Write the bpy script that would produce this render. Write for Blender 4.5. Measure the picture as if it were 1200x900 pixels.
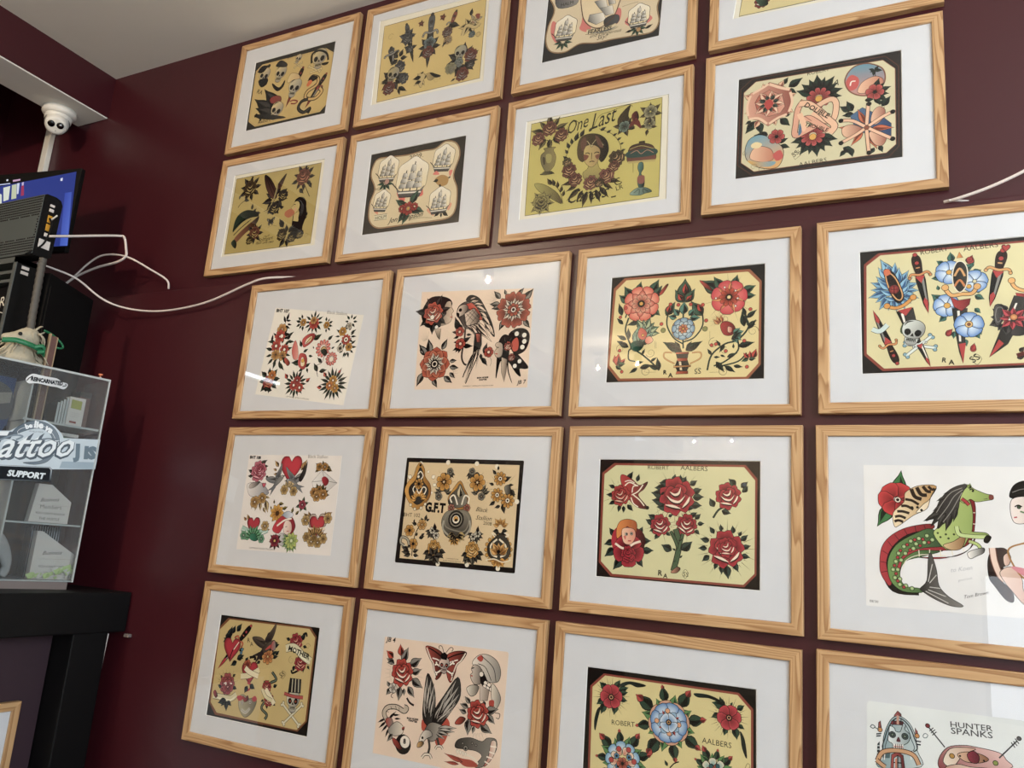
import bpy, bmesh, math, random
from mathutils import Vector, Matrix
from mathutils.geometry import tessellate_polygon
for o in list(bpy.data.objects): bpy.data.objects.remove(o, do_unlink=True)
random.seed(7)
S = bpy.context.scene
COL = S.collection
R = math.radians
# ------------------------------------------------------------------ camera, world, lights, exposure
cd = bpy.data.cameras.new('camera'); cam = bpy.data.objects.new('camera', cd); COL.objects.link(cam)
cd.sensor_fit = 'HORIZONTAL'; cd.sensor_width = 36.0; cd.lens = 926.55 / 1200 * 36.0; cd.clip_start = 0.02
cam.matrix_world = Matrix.Translation((1.77765, -1.73999, 1.35827)) @ Matrix.Rotation(R(27.11037), 4, 'Z') @ Matrix.Rotation(R(12.19333), 4, 'X') @ Matrix(((1,0,0,0),(0,0,-1,0),(0,1,0,0),(0,0,0,1))) @ Matrix.Rotation(R(4.49414), 4, 'Z')
S.camera = cam
w = bpy.data.worlds.new('daylight'); S.world = w; w.use_nodes = True
w.node_tree.nodes['Background'].inputs[0].default_value = (0.80, 0.90, 1.0, 1)
w.node_tree.nodes['Background'].inputs[1].default_value = 1.6
S.view_settings.view_transform = 'Standard'; S.view_settings.look = 'None'
S.view_settings.gamma = 1.0; S.view_settings.use_curve_mapping = False
S.view_settings.exposure = 0.38
CEIL = 3.115; FLOOR = -0.15; XL = -1.76; XR = 4.6; YB = -9.2; YL = 0.018; YU = 0.067; LEDGE = 2.148
def area(name, loc, rot, sx, sy, power, col):
    l = bpy.data.lights.new(name, 'AREA'); l.shape = 'RECTANGLE'; l.size = sx; l.size_y = sy; l.energy = power; l.color = col
    o = bpy.data.objects.new(name, l); COL.objects.link(o); o.location = loc; o.rotation_euler = rot; return o
# daylight entering through the shop windows (right side wall and street front behind the camera)
area('daylight_side_window', (XR + 0.06, -2.9, 2.1), (0, R(90), 0), 1.7, 3.6, 165, (0.82, 0.92, 1.0))
area('daylight_front_window', (3.45, YB - 0.06, 0.78), (R(90), 0, 0), 1.9, 1.6, 13, (0.88, 0.94, 1.0))

# ------------------------------------------------------------------ materials
def lin(c): return c / 12.92 if c <= 0.04045 else ((c + 0.055) / 1.055) ** 2.4
def hexc(h): return tuple(lin(int(h[i:i+2], 16) / 255) for i in (0, 2, 4)) + (1.0,)
def mat(name, col, rough=0.6, metal=0.0, spec=0.5, bump=0.0, bscale=200.0, vary=0.0, vscale=6.0, emit=None, estr=0.0):
    m = bpy.data.materials.new(name); m.use_nodes = True; nt = m.node_tree; b = nt.nodes['Principled BSDF']
    c = hexc(col) if isinstance(col, str) else col
    b.inputs['Base Color'].default_value = c; b.inputs['Roughness'].default_value = rough; b.inputs['Metallic'].default_value = metal
    b.inputs['Specular IOR Level'].default_value = spec
    tc = nt.nodes.new('ShaderNodeTexCoord')
    if vary:
        n = nt.nodes.new('ShaderNodeTexNoise'); n.inputs['Scale'].default_value = vscale; n.inputs['Detail'].default_value = 6
        nt.links.new(tc.outputs['Object'], n.inputs['Vector'])
        r = nt.nodes.new('ShaderNodeMapRange'); r.inputs['To Min'].default_value = 1 - vary; r.inputs['To Max'].default_value = 1 + vary
        nt.links.new(n.outputs['Fac'], r.inputs['Value'])
        mx = nt.nodes.new('ShaderNodeVectorMath'); mx.operation = 'SCALE'; mx.inputs[0].default_value = c[:3]
        nt.links.new(r.outputs[0], mx.inputs['Scale']); nt.links.new(mx.outputs[0], b.inputs['Base Color'])
    if bump:
        n = nt.nodes.new('ShaderNodeTexNoise'); n.inputs['Scale'].default_value = bscale; n.inputs['Detail'].default_value = 4
        nt.links.new(tc.outputs['Object'], n.inputs['Vector'])
        bp = nt.nodes.new('ShaderNodeBump'); bp.inputs['Strength'].default_value = bump; bp.inputs['Distance'].default_value = 0.002
        nt.links.new(n.outputs['Fac'], bp.inputs['Height']); nt.links.new(bp.outputs[0], b.inputs['Normal'])
    if emit: b.inputs['Emission Color'].default_value = hexc(emit); b.inputs['Emission Strength'].default_value = estr
    return m
def pane_mat(name, tint=(1, 1, 1, 1), rough=0.0, ior=1.5, haze=0.0, hazecol=(0.8, 0.8, 0.8, 1)):
    m = bpy.data.materials.new(name); m.use_nodes = True; nt = m.node_tree; nt.nodes.clear()
    out = nt.nodes.new('ShaderNodeOutputMaterial'); tr = nt.nodes.new('ShaderNodeBsdfTransparent'); gl = nt.nodes.new('ShaderNodeBsdfGlossy')
    tr.inputs[0].default_value = tint; gl.inputs['Roughness'].default_value = rough
    fr = nt.nodes.new('ShaderNodeFresnel'); fr.inputs[0].default_value = ior
    mx = nt.nodes.new('ShaderNodeMixShader'); nt.links.new(fr.outputs[0], mx.inputs[0]); nt.links.new(tr.outputs[0], mx.inputs[1]); nt.links.new(gl.outputs[0], mx.inputs[2])
    last = mx
    if haze:
        df = nt.nodes.new('ShaderNodeBsdfDiffuse'); df.inputs[0].default_value = hazecol
        m2 = nt.nodes.new('ShaderNodeMixShader'); m2.inputs[0].default_value = haze
        nt.links.new(mx.outputs[0], m2.inputs[1]); nt.links.new(df.outputs[0], m2.inputs[2]); last = m2
    nt.links.new(last.outputs[0], out.inputs[0]); return m
def wood_mat(name, c0, c1, c2):
    m = bpy.data.materials.new(name); m.use_nodes = True; nt = m.node_tree; b = nt.nodes['Principled BSDF']
    b.inputs['Roughness'].default_value = 0.45
    tc = nt.nodes.new('ShaderNodeTexCoord'); oi = nt.nodes.new('ShaderNodeObjectInfo')
    off = nt.nodes.new('ShaderNodeVectorMath'); off.operation = 'SCALE'; off.inputs[0].default_value = (9.1, 5.3, 7.7); nt.links.new(oi.outputs['Random'], off.inputs['Scale'])
    ad = nt.nodes.new('ShaderNodeVectorMath'); nt.links.new(tc.outputs['Object'], ad.inputs[0]); nt.links.new(off.outputs[0], ad.inputs[1])
    mp = nt.nodes.new('ShaderNodeMapping'); mp.inputs['Scale'].default_value = (1.6, 26, 26); nt.links.new(ad.outputs[0], mp.inputs[0])
    n = nt.nodes.new('ShaderNodeTexNoise'); n.inputs['Scale'].default_value = 1.0; n.inputs['Detail'].default_value = 1.5; nt.links.new(mp.outputs[0], n.inputs['Vector'])
    mu = nt.nodes.new('ShaderNodeMath'); mu.operation = 'MULTIPLY'; mu.inputs[1].default_value = 13; nt.links.new(n.outputs['Fac'], mu.inputs[0])
    fr = nt.nodes.new('ShaderNodeMath'); fr.operation = 'FRACT'; nt.links.new(mu.outputs[0], fr.inputs[0])
    mp2 = nt.nodes.new('ShaderNodeMapping'); mp2.inputs['Scale'].default_value = (12, 420, 420); nt.links.new(ad.outputs[0], mp2.inputs[0])
    n2 = nt.nodes.new('ShaderNodeTexNoise'); n2.inputs['Scale'].default_value = 1.0; nt.links.new(mp2.outputs[0], n2.inputs['Vector'])
    rp = nt.nodes.new('ShaderNodeValToRGB'); e = rp.color_ramp.elements; e[0].color = hexc(c0); e[0].position = 0.0; e[1].color = hexc(c0); e[1].position = 1.0
    a = e.new(0.45); a.color = hexc(c1); a = e.new(0.88); a.color = hexc(c2)
    nt.links.new(fr.outputs[0], rp.inputs[0])
    r = nt.nodes.new('ShaderNodeMapRange'); r.inputs['To Min'].default_value = 0.86; r.inputs['To Max'].default_value = 1.12; nt.links.new(n2.outputs['Fac'], r.inputs['Value'])
    sc = nt.nodes.new('ShaderNodeVectorMath'); sc.operation = 'SCALE'; nt.links.new(rp.outputs[0], sc.inputs[0]); nt.links.new(r.outputs[0], sc.inputs['Scale'])
    nt.links.new(sc.outputs[0], b.inputs['Base Color'])
    return m
def ink_mat():
    m = bpy.data.materials.new('printed_paper'); m.use_nodes = True; nt = m.node_tree; b = nt.nodes['Principled BSDF']
    b.inputs['Roughness'].default_value = 0.85; b.inputs['Specular IOR Level'].default_value = 0.05
    at = nt.nodes.new('ShaderNodeVertexColor'); at.layer_name = 'ink'
    tc = nt.nodes.new('ShaderNodeTexCoord'); n = nt.nodes.new('ShaderNodeTexNoise'); n.inputs['Scale'].default_value = 14; n.inputs['Detail'].default_value = 8
    nt.links.new(tc.outputs['Object'], n.inputs['Vector'])
    r = nt.nodes.new('ShaderNodeMapRange'); r.inputs['To Min'].default_value = 0.80; r.inputs['To Max'].default_value = 0.98; nt.links.new(n.outputs['Fac'], r.inputs['Value'])
    sc = nt.nodes.new('ShaderNodeVectorMath'); sc.operation = 'SCALE'; nt.links.new(at.outputs[0], sc.inputs[0]); nt.links.new(r.outputs[0], sc.inputs['Scale'])
    hs = nt.nodes.new('ShaderNodeHueSaturation'); hs.inputs['Saturation'].default_value = .93
    nt.links.new(sc.outputs[0], hs.inputs['Color']); nt.links.new(hs.outputs[0], b.inputs['Base Color']); return m
INK = ink_mat()
M = dict(
    wall=mat('maroon_wall_paint', '3b1219', 0.34, bump=0.10, bscale=60, vary=0.07, vscale=2.5, spec=0.5),
    ceil=mat('white_ceiling_paint', 'eae5da', 0.8, bump=0.25, bscale=14, vary=0.05, vscale=3),
    floor=mat('grey_floor', '8f897e', 0.5, vary=0.15),
    cream=mat('cream_wall_paint', 'b8b0a2', 0.8, vary=0.05),
    purple=mat('plum_panel_paint', '2c1a24', 0.6, vary=0.08),
    pine=wood_mat('pine_wood', 'bd9a70', 'b59066', '946c45'),
    board=mat('white_mat_board', 'cfd1d4', 0.9, vary=0.045, vscale=25, spec=0.2, bump=0.1, bscale=400),
    bevel=mat('mat_core', 'e8e7e2', 0.8),
    glass=pane_mat('picture_glass'),
    black=mat('black_gloss_paint', '050506', 0.5, spec=.25, bump=0.05, bscale=60),
    blackm=mat('black_matt_plastic', '060505', 0.65, spec=.2),
    graph=mat('graphite_plastic', '1a1e20', 0.55, spec=.3),
    rface=mat('router_grey_plastic', '4a504f', 0.5, spec=.3),
    greyp=mat('grey_metal_edge', '5d625f', 0.45, metal=0.3),
    white=mat('white_plastic', 'd9d5cc', 0.4),
    cable=mat('white_cable', 'cfc6c0', 0.5),
    lens=mat('dark_lens', '050506', 0.08),
    chrome=mat('chrome_metal', 'c8c8c8', 0.15, metal=1.0),
    acry=pane_mat('clear_acrylic', (0.88, 0.9, 0.9, 1), 0.03, 1.49, haze=0.035, hazecol=(0.7, 0.75, 0.8, 1)),
    acedge=mat('acrylic_edge', 'aeb4b4', 0.2),
    brown=mat('brown_leather', '5b3a32', 0.6, vary=0.15, vscale=40),
    tan=mat('tan_card_edge', '9a8468', 0.7),
    bone=mat('bone_resin', 'a8a08c', 0.7, bump=0.6, bscale=120, vary=0.25, vscale=60),
    green=mat('green_ribbon', '1f6b46', 0.4),
    card=mat('white_card', 'cfc9c4', 0.8),
    grey=mat('grey_base', '6e6461', 0.6),
    steel=mat('coiled_steel', '9a9fa4', 0.3, metal=0.9),
    conduit=mat('grey_conduit', '4c4944', 0.6),
    pinhead=mat('orange_pin_head', 'd8805a', 0.4),
    yellow=mat('yellow_plug', 'c9952c', 0.5),
    fur=mat('silvery_fabric', '9c9d9e', 0.7, bump=0.5, bscale=90, vary=0.2, vscale=50),
    leafy=mat('pale_green_petals', 'b9cf8c', 0.6, vary=0.2, vscale=60),
    bulb=mat('warm_bulb', 'fff2dd', 0.4, emit='ffe2b4', estr=28),
    globe=pane_mat('opal_globe', (.9, .88, .84, 1), .3),
    tube=mat('cool_tube', 'f2fbff', 0.4, emit='dff2ff', estr=6),
)
# ------------------------------------------------------------------ object helpers
def link(name, me, parent=None, m=None):
    o = bpy.data.objects.new(name, me); COL.objects.link(o)
    if parent: o.parent = parent
    if m is not None and me is not None: me.materials.clear(); me.materials.append(m)
    return o
def empty(name, loc=(0, 0, 0), rot=(0, 0, 0)):
    o = bpy.data.objects.new(name, None); COL.objects.link(o); o.location = loc; o.rotation_euler = rot; o.empty_display_size = 0.05; return o
def tag(o, label, cat, group=None):
    o['label'] = label; o['category'] = cat
    if group: o['group'] = group
    return o
def pydata(name, vs, fs, parent=None, m=None, smooth=False):
    me = bpy.data.meshes.new(name); me.from_pydata(vs, [], fs); me.update()
    if smooth:
        for p in me.polygons: p.use_smooth = True
    return link(name, me, parent, m)
def boxmesh(bm, lo, hi, mtx=None):
    v = [bm.verts.new((x, y, z)) for x in (lo[0], hi[0]) for y in (lo[1], hi[1]) for z in (lo[2], hi[2])]
    if mtx is not None:
        for q in v: q.co = mtx @ q.co
    fs = [bm.faces.new([v[i] for i in f]) for f in ((0,1,3,2),(4,6,7,5),(0,4,5,1),(2,3,7,6),(0,2,6,4),(1,5,7,3))]
    return v, fs
def box(name, lo, hi, m, parent=None, bev=0.0, seg=2):
    bm = bmesh.new(); boxmesh(bm, lo, hi)
    if bev: bmesh.ops.bevel(bm, geom=bm.edges[:], offset=bev, segments=seg, profile=0.6, affect='EDGES')
    bmesh.ops.recalc_face_normals(bm, faces=bm.faces); me = bpy.data.meshes.new(name); bm.to_mesh(me); bm.free()
    return link(name, me, parent, m)
def lathe(name, prof, m, parent=None, seg=32, mtx=None):
    bm = bmesh.new(); rings = []
    for r, z in prof:
        rings.append([bm.verts.new((r * math.cos(2*math.pi*i/seg), r * math.sin(2*math.pi*i/seg), z)) for i in range(seg)] if r > 1e-6 else [bm.verts.new((0, 0, z))])
    for a, b in zip(rings, rings[1:]):
        for i in range(seg):
            j = (i + 1) % seg; q = [a[i % len(a)], a[j % len(a)], b[j % len(b)], b[i % len(b)]]
            u = []
            for v in q:
                if v not in u: u.append(v)
            if len(u) > 2: bm.faces.new(u)
    bmesh.ops.recalc_face_normals(bm, faces=bm.faces)
    if mtx is not None: bmesh.ops.transform(bm, matrix=mtx, verts=bm.verts)
    me = bpy.data.meshes.new(name); bm.to_mesh(me); bm.free()
    for p in me.polygons: p.use_smooth = True
    return link(name, me, parent, m)
def spl(pts, n=6, closed=False):
    P = [Vector(p) for p in pts]; N = len(P); out = []
    if N < 3: return P
    for i in range(N if closed else N - 1):
        if closed: a, b, c, d = P[(i-1) % N], P[i], P[(i+1) % N], P[(i+2) % N]
        else: a, b, c, d = P[max(i-1, 0)], P[i], P[i+1], P[min(i+2, N-1)]
        for k in range(n):
            t = k / n; out.append(0.5 * ((2*b) + (c - a)*t + (2*a - 5*b + 4*c - d)*t*t + (3*b - a - 3*c + d)*t*t*t))
    if not closed: out.append(P[-1])
    return out
def tube(name, pts, r, m, parent=None, seg=8, n=8, smoothpath=True, radii=None):
    P = spl(pts, n) if smoothpath else [Vector(p) for p in pts]
    bm = bmesh.new(); prev = None; up = Vector((0, 0, 1)); rings = []
    for i, p in enumerate(P):
        t = (P[min(i+1, len(P)-1)] - P[max(i-1, 0)]).normalized()
        a = t.cross(up)
        if a.length < 1e-3: a = t.cross(Vector((0, 1, 0)))
        a.normalize(); b = a.cross(t).normalized(); up = b
        rr = r if radii is None else radii(i / (len(P) - 1)) * r
        rings.append([bm.verts.new(p + a*math.cos(2*math.pi*k/seg)*rr + b*math.sin(2*math.pi*k/seg)*rr) for k in range(seg)])
    for A, B in zip(rings, rings[1:]):
        for k in range(seg): bm.faces.new((A[k], A[(k+1) % seg], B[(k+1) % seg], B[k]))
    bm.faces.new(rings[0][::-1]); bm.faces.new(rings[-1])
    bmesh.ops.recalc_face_normals(bm, faces=bm.faces); me = bpy.data.meshes.new(name); bm.to_mesh(me); bm.free()
    for p in me.polygons: p.use_smooth = True
    return link(name, me, parent, m)
# ------------------------------------------------------------------ flat print: ink shapes laid on a sheet (x right, y up, millimetres)
PAL = dict(k='0d0b09', w='efe9da', r='b3202c', R='6d1219', g='3f5f4b', G='1f3329', b='5f97c4', B='28406b', y='d9a441', o='cf6a35', c='ead9a6',
           t='c9a877', s='e3b893', p='d98a84', e='8c8a84', E='3c3a36', n='6b3a2a', q='4f8f8c', Y='e8cf7c', l='a9c07a', m='7e4236', v='6f5a6d', h='cfdcd8', d='4a3b22', f='a8ab55', x='55575a', j='8a2a26')
PAL = {k: hexc(v) for k, v in PAL.items()}
def pc(c): return PAL[c] if len(c) == 1 else hexc(c)
def mixc(a, b, t): return tuple(a[i]*(1-t) + b[i]*t for i in range(4))
def pol(r, a): return Vector((r*math.cos(a), r*math.sin(a)))
class Art:
    STEP = 0.009; CELL = 2.5            # each ink shape lies one hair above whatever it overlaps
    def __init__(s): s.v = []; s.f = []; s.c = []; s.g = {}; s.top = 0; s.k = 'k'; s.lw = .9
    def add(s, pts, tris, cols):
        b = len(s.v); cells = set(); q = s.CELL
        for t in tris:
            X = [pts[i][0] for i in t]; Y = [pts[i][1] for i in t]
            i0, i1, j0, j1 = int(min(X)//q), int(max(X)//q), int(min(Y)//q), int(max(Y)//q)
            cells.update((i, j) for i in range(i0, i1+1) for j in range(j0, j1+1))
        n = 1 + max((s.g.get(c, 0) for c in cells), default=0); s.top = max(s.top, n)
        for c in cells: s.g[c] = n
        z = n * s.STEP
        s.v += [(p[0], p[1], z) for p in pts]; s.c += cols
        for t in tris:
            a, bb, c = [pts[i] for i in t]
            cr = (bb[0]-a[0])*(c[1]-a[1]) - (bb[1]-a[1])*(c[0]-a[0])
            if abs(cr) < 1e-9: continue
            s.f.append(tuple(b+i for i in (t if cr > 0 else t[::-1])))
    def poly(s, pts, c0, c1=None, ang=0.0):
        pts = [Vector(p[:2]) for p in pts]; c0 = pc(c0); c1 = pc(c1) if c1 else c0
        d = pol(1, ang); q = [p.dot(d) for p in pts]; lo, hi = min(q), max(q)
        tr = tessellate_polygon([[Vector((p.x, p.y, 0)) for p in pts]])
        s.add(pts, tr, [mixc(c0, c1, (x-lo)/(hi-lo+1e-9)) for x in q])
    def fan(s, pts, ctr, c0, c1, mid=.55, cm=None):
        pts = [Vector(p[:2]) for p in pts]; ctr = Vector(ctr); n = len(pts); A = pc(c0); B = pc(c1); Cm = pc(cm) if cm else mixc(A, B, .5)
        P = [ctr] + [ctr.lerp(p, mid) for p in pts] + pts
        T = []
        for i in range(n):
            j = (i+1) % n; T += [(0, 1+i, 1+j), (1+i, 1+n+i, 1+n+j), (1+i, 1+n+j, 1+j)]
        s.add(P, T, [A] + [Cm]*n + [B]*n)
    def line(s, pts, w, c='k', taper=0, closed=False):
        P = [Vector(p[:2]) for p in pts]; n = len(P)
        if n < 2: return
        L, Rr = [], []
        for i in range(n):
            if closed: t = P[(i+1) % n] - P[i-1]
            else: t = P[min(i+1, n-1)] - P[max(i-1, 0)]
            if t.length < 1e-9: t = Vector((1, 0))
            t.normalize(); k = Vector((-t.y, t.x)); u = i/(n-1); ww = w/2
            if taper == 1: ww *= (1-u)*.9+.1
            if taper == 2: ww *= math.sin(math.pi*min(max(u, .04), .96))
            L.append(P[i]+k*ww); Rr.append(P[i]-k*ww)
        T = []
        for i in range(n if closed else n-1):
            j = (i+1) % n; T += [(i, n+i, n+j), (i, n+j, j)]
        s.add(L+Rr, T, [pc(c)]*(2*n))
    def shape(s, pts, c0, c1=None, ang=0.0, lw=None, ol=None, sm=0):
        if sm: pts = spl([Vector(p[:2]) for p in pts], sm, True)
        s.poly(pts, c0, c1, ang); s.line(pts, lw or s.lw, ol or s.k, closed=True)
    def circ(s, x, y, r, n=18, sx=1, a=0): 
        return [Vector((x, y)) + pol(1, a)*(r*sx*math.cos(2*math.pi*i/n)) + pol(1, a+math.pi/2)*(r*math.sin(2*math.pi*i/n)) for i in range(n)]
    def dot(s, p, r, c, c1=None, o=True):
        q = s.circ(p[0], p[1], r, 16); s.fan(q, p, c, c1 or c)
        if o: s.line(q, s.lw, s.k, closed=True)
    def mapper(s, p, r, a, flip=1):
        ca, sa = math.cos(a), math.sin(a)
        return lambda u, v: Vector((p[0] + r*(u*flip*ca - v*sa), p[1] + r*(u*flip*sa + v*ca)))
    def leaf(s, p, q, w=.22, c='g', c0='k', rib='w'):
        p = Vector(p); q = Vector(q); d = q-p; L = d.length; t = d/L; k = Vector((-t.y, t.x))
        w *= .82; prof = [(0, 0), (.1, .45), (.26, .92), (.42, 1), (.6, .76), (.8, .3), (1, 0)]
        up = [p+t*L*a+k*L*w*b for a, b in prof]; dn = [p+t*L*a-k*L*w*b for a, b in prof]
        s.poly(up+dn[-2:0:-1], s.k)
        e = .84
        up = [p+t*L*(a*.9+.05)+k*L*w*b*e for a, b in prof]; dn = [p+t*L*(a*.9+.05)-k*L*w*b*e for a, b in prof]
        s.fan(up+dn[-2:0:-1], p+t*L*.12, c0, c, .42, c)
        if L > 9: s.poly([p+t*L*.06, p+t*L*.26-k*L*w*.75, p+t*L*.45-k*L*w*.7, p+t*L*.8], c0)
        if rib: s.line([p+t*L*.15, p+t*L*.8], s.lw*.8, rib if rib != '1' else 'e', 1)
    def leaves(s, p, r1, r2, n, a0=0, c='g', span=2*math.pi, w=.26, c0='k', rib=None, jit=0):
        for i in range(n):
            a = a0 + span*i/(n if abs(span-2*math.pi) < .01 else max(n-1, 1))
            r = r2*(1 + jit*math.sin(i*2.7)); s.leaf(Vector(p)+pol(r1, a), Vector(p)+pol(r, a), w, c, c0, rib)
    def spikes(s, p, r1, r2, n, a0=0, w=.5, c='k', span=2*math.pi):
        for i in range(n):
            a = a0 + span*i/n; r = r2*(1-.25*(i % 2)); s.line([Vector(p)+pol(r1, a), Vector(p)+pol(r, a)], w, c, 1)
    def petal(s, p, a, r1, r2, hw, c, c0, shp='o', lw=None):
        m = s.mapper(p, 1, a)
        if shp == 'p': pr = [(r1, .25*hw), (r1+(r2-r1)*.45, hw), (r1+(r2-r1)*.8, hw*.55), (r2, 0)]
        elif shp == 'n': pr = [(r1, .4*hw), (r1+(r2-r1)*.5, hw*.95), (r2*.98, hw*.75), (r2, hw*.35), (r2*.93, 0)]
        else: pr = [(r1, .35*hw), (r1+(r2-r1)*.45, hw*.9), (r1+(r2-r1)*.8, hw*.9), (r2*.98, hw*.5), (r2, 0)]
        pts = [m(u, v) for u, v in pr] + [m(u, -v) for u, v in pr[-2::-1]]
        s.fan(pts, m(r1+(r2-r1)*.1, 0), c0, c, .6); s.line(pts, lw or s.lw*1.15, s.k, closed=True)
    def flower(s, p, r, n=6, a0=0, c='r', c0='R', shp='o', r1=0.15, wf=1.0):
        hw = math.tan(math.pi/n)*r*.7*wf if n > 3 else r*.5
        for i in range(n): s.petal(p, a0+2*math.pi*i/n, r*r1, r, hw, c, c0, shp)
    def rose(s, p, r, a=0, c='r', c0='k', hi='w', n=5):
        p = Vector(p); dk = 'k' if c0 in ('k', 'R') else c0
        for i in range(n):
            s.petal(p, a+2*math.pi*i/n+.3, r*.22, r*(1.0 if i % 2 else .93), r*.5, c, c0, 'n', s.lw*1.25)
        for i in range(4): s.petal(p, a+2*math.pi*i/4+.8, r*.08, r*.66, r*.36, c, c0, 'o', s.lw*1.25)
        m = s.mapper(p, r, a)
        q = spl([m(-.34, .05), m(-.2, .38), m(.15, .42), m(.36, .12), (m(.2, -.25)), m(-.12, -.26)], 3, True)
        s.fan(q, m(0, .05), c0, c, .6); s.line(q, s.lw*1.2, dk, closed=True)
        for pts in ([(-.5, .16), (-.32, -.14), (.04, -.32), (.42, -.1)], [(-.3, .32), (-.1, .1), (.14, .12), (.32, .38)], [(-.72, -.28), (-.34, -.46), (.02, -.68)], [(.12, -.66), (.46, -.44), (.66, -.2)]):
            q = spl([m(*t) for t in pts], 4); s.line([v + Vector((0, -r*.07)) for v in q], r*.16, dk, 2); s.line(q, r*.13, hi, 2)
    def mandala(s, p, r, n, c1, c2, c3, a0=0):
        s.flower(p, r, n, a0, c1, 'k', 'n', .3, 1.25); s.flower(p, r*.72, n, a0+math.pi/n, c2, 'k', 'p', .2, 1.1)
        s.flower(p, r*.5, n, a0, c3, 'E', 'o', .2, 1.1); s.dot(p, r*.18, c1, 'k'); s.dot(p, r*.07, 'w')
    def heart(s, p, r, a=0, c='r', c0='R'):
        m = s.mapper(p, r, a); h = [(0, .55), (.28, .92), (.72, .9), (.95, .5), (.8, 0), (.4, -.5), (0, -1)]
        pts = spl([m(u, v) for u, v in h[:-1]], 3) + [m(0, -1)] + spl([m(-u, v) for u, v in h[-2:0:-1]], 3)
        s.fan(pts, m(.2, .3), c, c0, .7, c); s.line(pts, s.lw*1.2, s.k, closed=True)
    def ribbon(s, pts, w, c='w', c1=None, sm=5, lw=None):
        P = spl(pts, sm); s.line(P, w+s.lw*2, s.k); s.line(P, w, c)
        if c1: s.line([v + Vector((0, -w*.25)) for v in P], w*.35, c1, 2)
    def dagger(s, p, q, w, ch='k', cg='y', cb='k', ct='r', cf='w'):
        p = Vector(p); q = Vector(q); L = (q-p).length; m = s.mapper(p, L, math.atan2(q.y-p.y, q.x-p.x)); W = w/L
        s.shape([m(.36, W*.45), m(.45, W*.5), m(.85, W*.26), m(1, 0), m(.85, -W*.26), m(.45, -W*.5), m(.36, -W*.45)], cb)
        s.poly([m(.4, W*.08), m(.8, W*.04), m(.8, W*.2), m(.4, W*.36)], cf)
        s.poly([m(.8, W*.24), m(1, 0), m(.8, -W*.24), m(.74, 0)], ct)
        s.poly([m(.38, W*.5), m(.38, -W*.5), m(.5, 0)], ct)
        s.shape([m(.04, W*.3), m(.14, W*.5), m(.3, W*.38), m(.34, W*.3), m(.34, -W*.3), m(.3, -W*.38), m(.14, -W*.5), m(.04, -W*.3)], ch, sm=3)
        s.dot(m(.02, 0), w*.24, ct); s.dot(m(.16, 0), w*.24, ct); s.line([m(.24, W*.2), m(.24, -W*.2)], w*.14, cg)
        G = spl([m(.38, W*1.1), m(.33, W*.8), m(.36, 0), m(.33, -W*.8), m(.38, -W*1.1)], 4)
        s.line(G, w*.34, s.k); s.line(G, w*.24, cg); s.dot(m(.39, W*1.1), w*.17, cg); s.dot(m(.39, -W*1.1), w*.17, cg)
    def skull(s, p, r, a=0, c='w', flip=1, ce='k'):
        m = s.mapper(p, r, a, flip)
        s.shape([m(-.42, -.35), m(-.36, -.85), m(0, -1), m(.36, -.85), m(.42, -.35)], c, 'e', a-math.pi/2, sm=3)
        s.shape([m(u, v) for u, v in ((-.8, .2), (-.72, .75), (-.3, 1.05), (.3, 1.05), (.72, .75), (.8, .2), (.62, -.22), (.3, -.42), (-.3, -.42), (-.62, -.22))], c, 'e', a-.5, sm=3)
        for e in (-1, 1):
            q = [m(e*u, v) for u, v in ((.12, .05), (.3, .32), (.58, .22), (.55, -.1), (.3, -.22))]; s.poly(spl(q, 3, True), 'k')
            s.dot(m(e*.35, .05), r*.11, ce, ce, False)
        s.poly([m(0, .02), m(.13, -.26), m(-.13, -.26)], 'k'); s.line([m(-.34, -.55), m(.34, -.55)], r*.06, 'k')
        for i in range(-3, 4): s.line([m(i*.1, -.42), m(i*.1, -.72)], r*.045, 'k')
        s.line(spl([m(-.7, .5), m(-.5, .85), m(-.1, .98)], 3), r*.12, 'E', 2)
    def bone(s, p, q, w, c='w', c1=None):
        p = Vector(p); q = Vector(q); d = (q-p).normalized(); k = Vector((-d.y, d.x))
        for e, g in ((p, d*-1), (q, d)):
            for sg in (-1, 1): s.dot(e+k*w*.45*sg+g*w*.1, w*.45, c1 or c)
        s.line([p, q], w*.62+s.lw*2, s.k); s.line([p-d*w*.2, q+d*w*.2], w*.62, c)
        for e in (p, q):
            for sg in (-1, 1): s.dot(e+k*w*.4*sg, w*.3, c1 or c, None, False)
    def swallow(s, p, r, a=0, c='E', c1='r', flip=1, wing='e'):
        m = s.mapper(p, r, a, flip); z = s.k
        for pts in ([(0, .1), (-.25, .55), (-.3, 1.1), (-.05, .75), (.3, .25)], [(.1, 0), (.55, .3), (1.15, .25), (.85, -.05), (.35, -.2)]):
            P = spl([m(*t) for t in pts], 4, True); s.poly(P, c, wing, a+1.2); s.line(P, s.lw, z, closed=True)
        for k in range(4):
            s.line([m(-.02+.06*k, .2), m(-.24+.1*k, .95-.12*k)], r*.035, z, 1); s.line([m(.25, .0+.05*k), m(.98-.1*k, .2-.02*k)], r*.035, z, 1)
        s.shape([m(-.35, .28), m(-.1, .22), m(.2, .02), (m(.55, -.5)), m(.2, -.38), m(-.2, -.12), m(-.42, .1)], c, wing, a, sm=3)
        s.shape([m(.35, -.3), m(.95, -.62), m(.62, -.6), m(.75, -.98), m(.25, -.45)], c)
        s.poly(spl([m(-.3, .12), m(-.05, .0), m(.2, -.25), m(-.1, -.12)], 3, True), c1); s.dot(m(-.28, .2), r*.035, 'w', None, False)
        s.poly([m(-.38, .24), m(-.6, .2), m(-.4, .14)], z)
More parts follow.
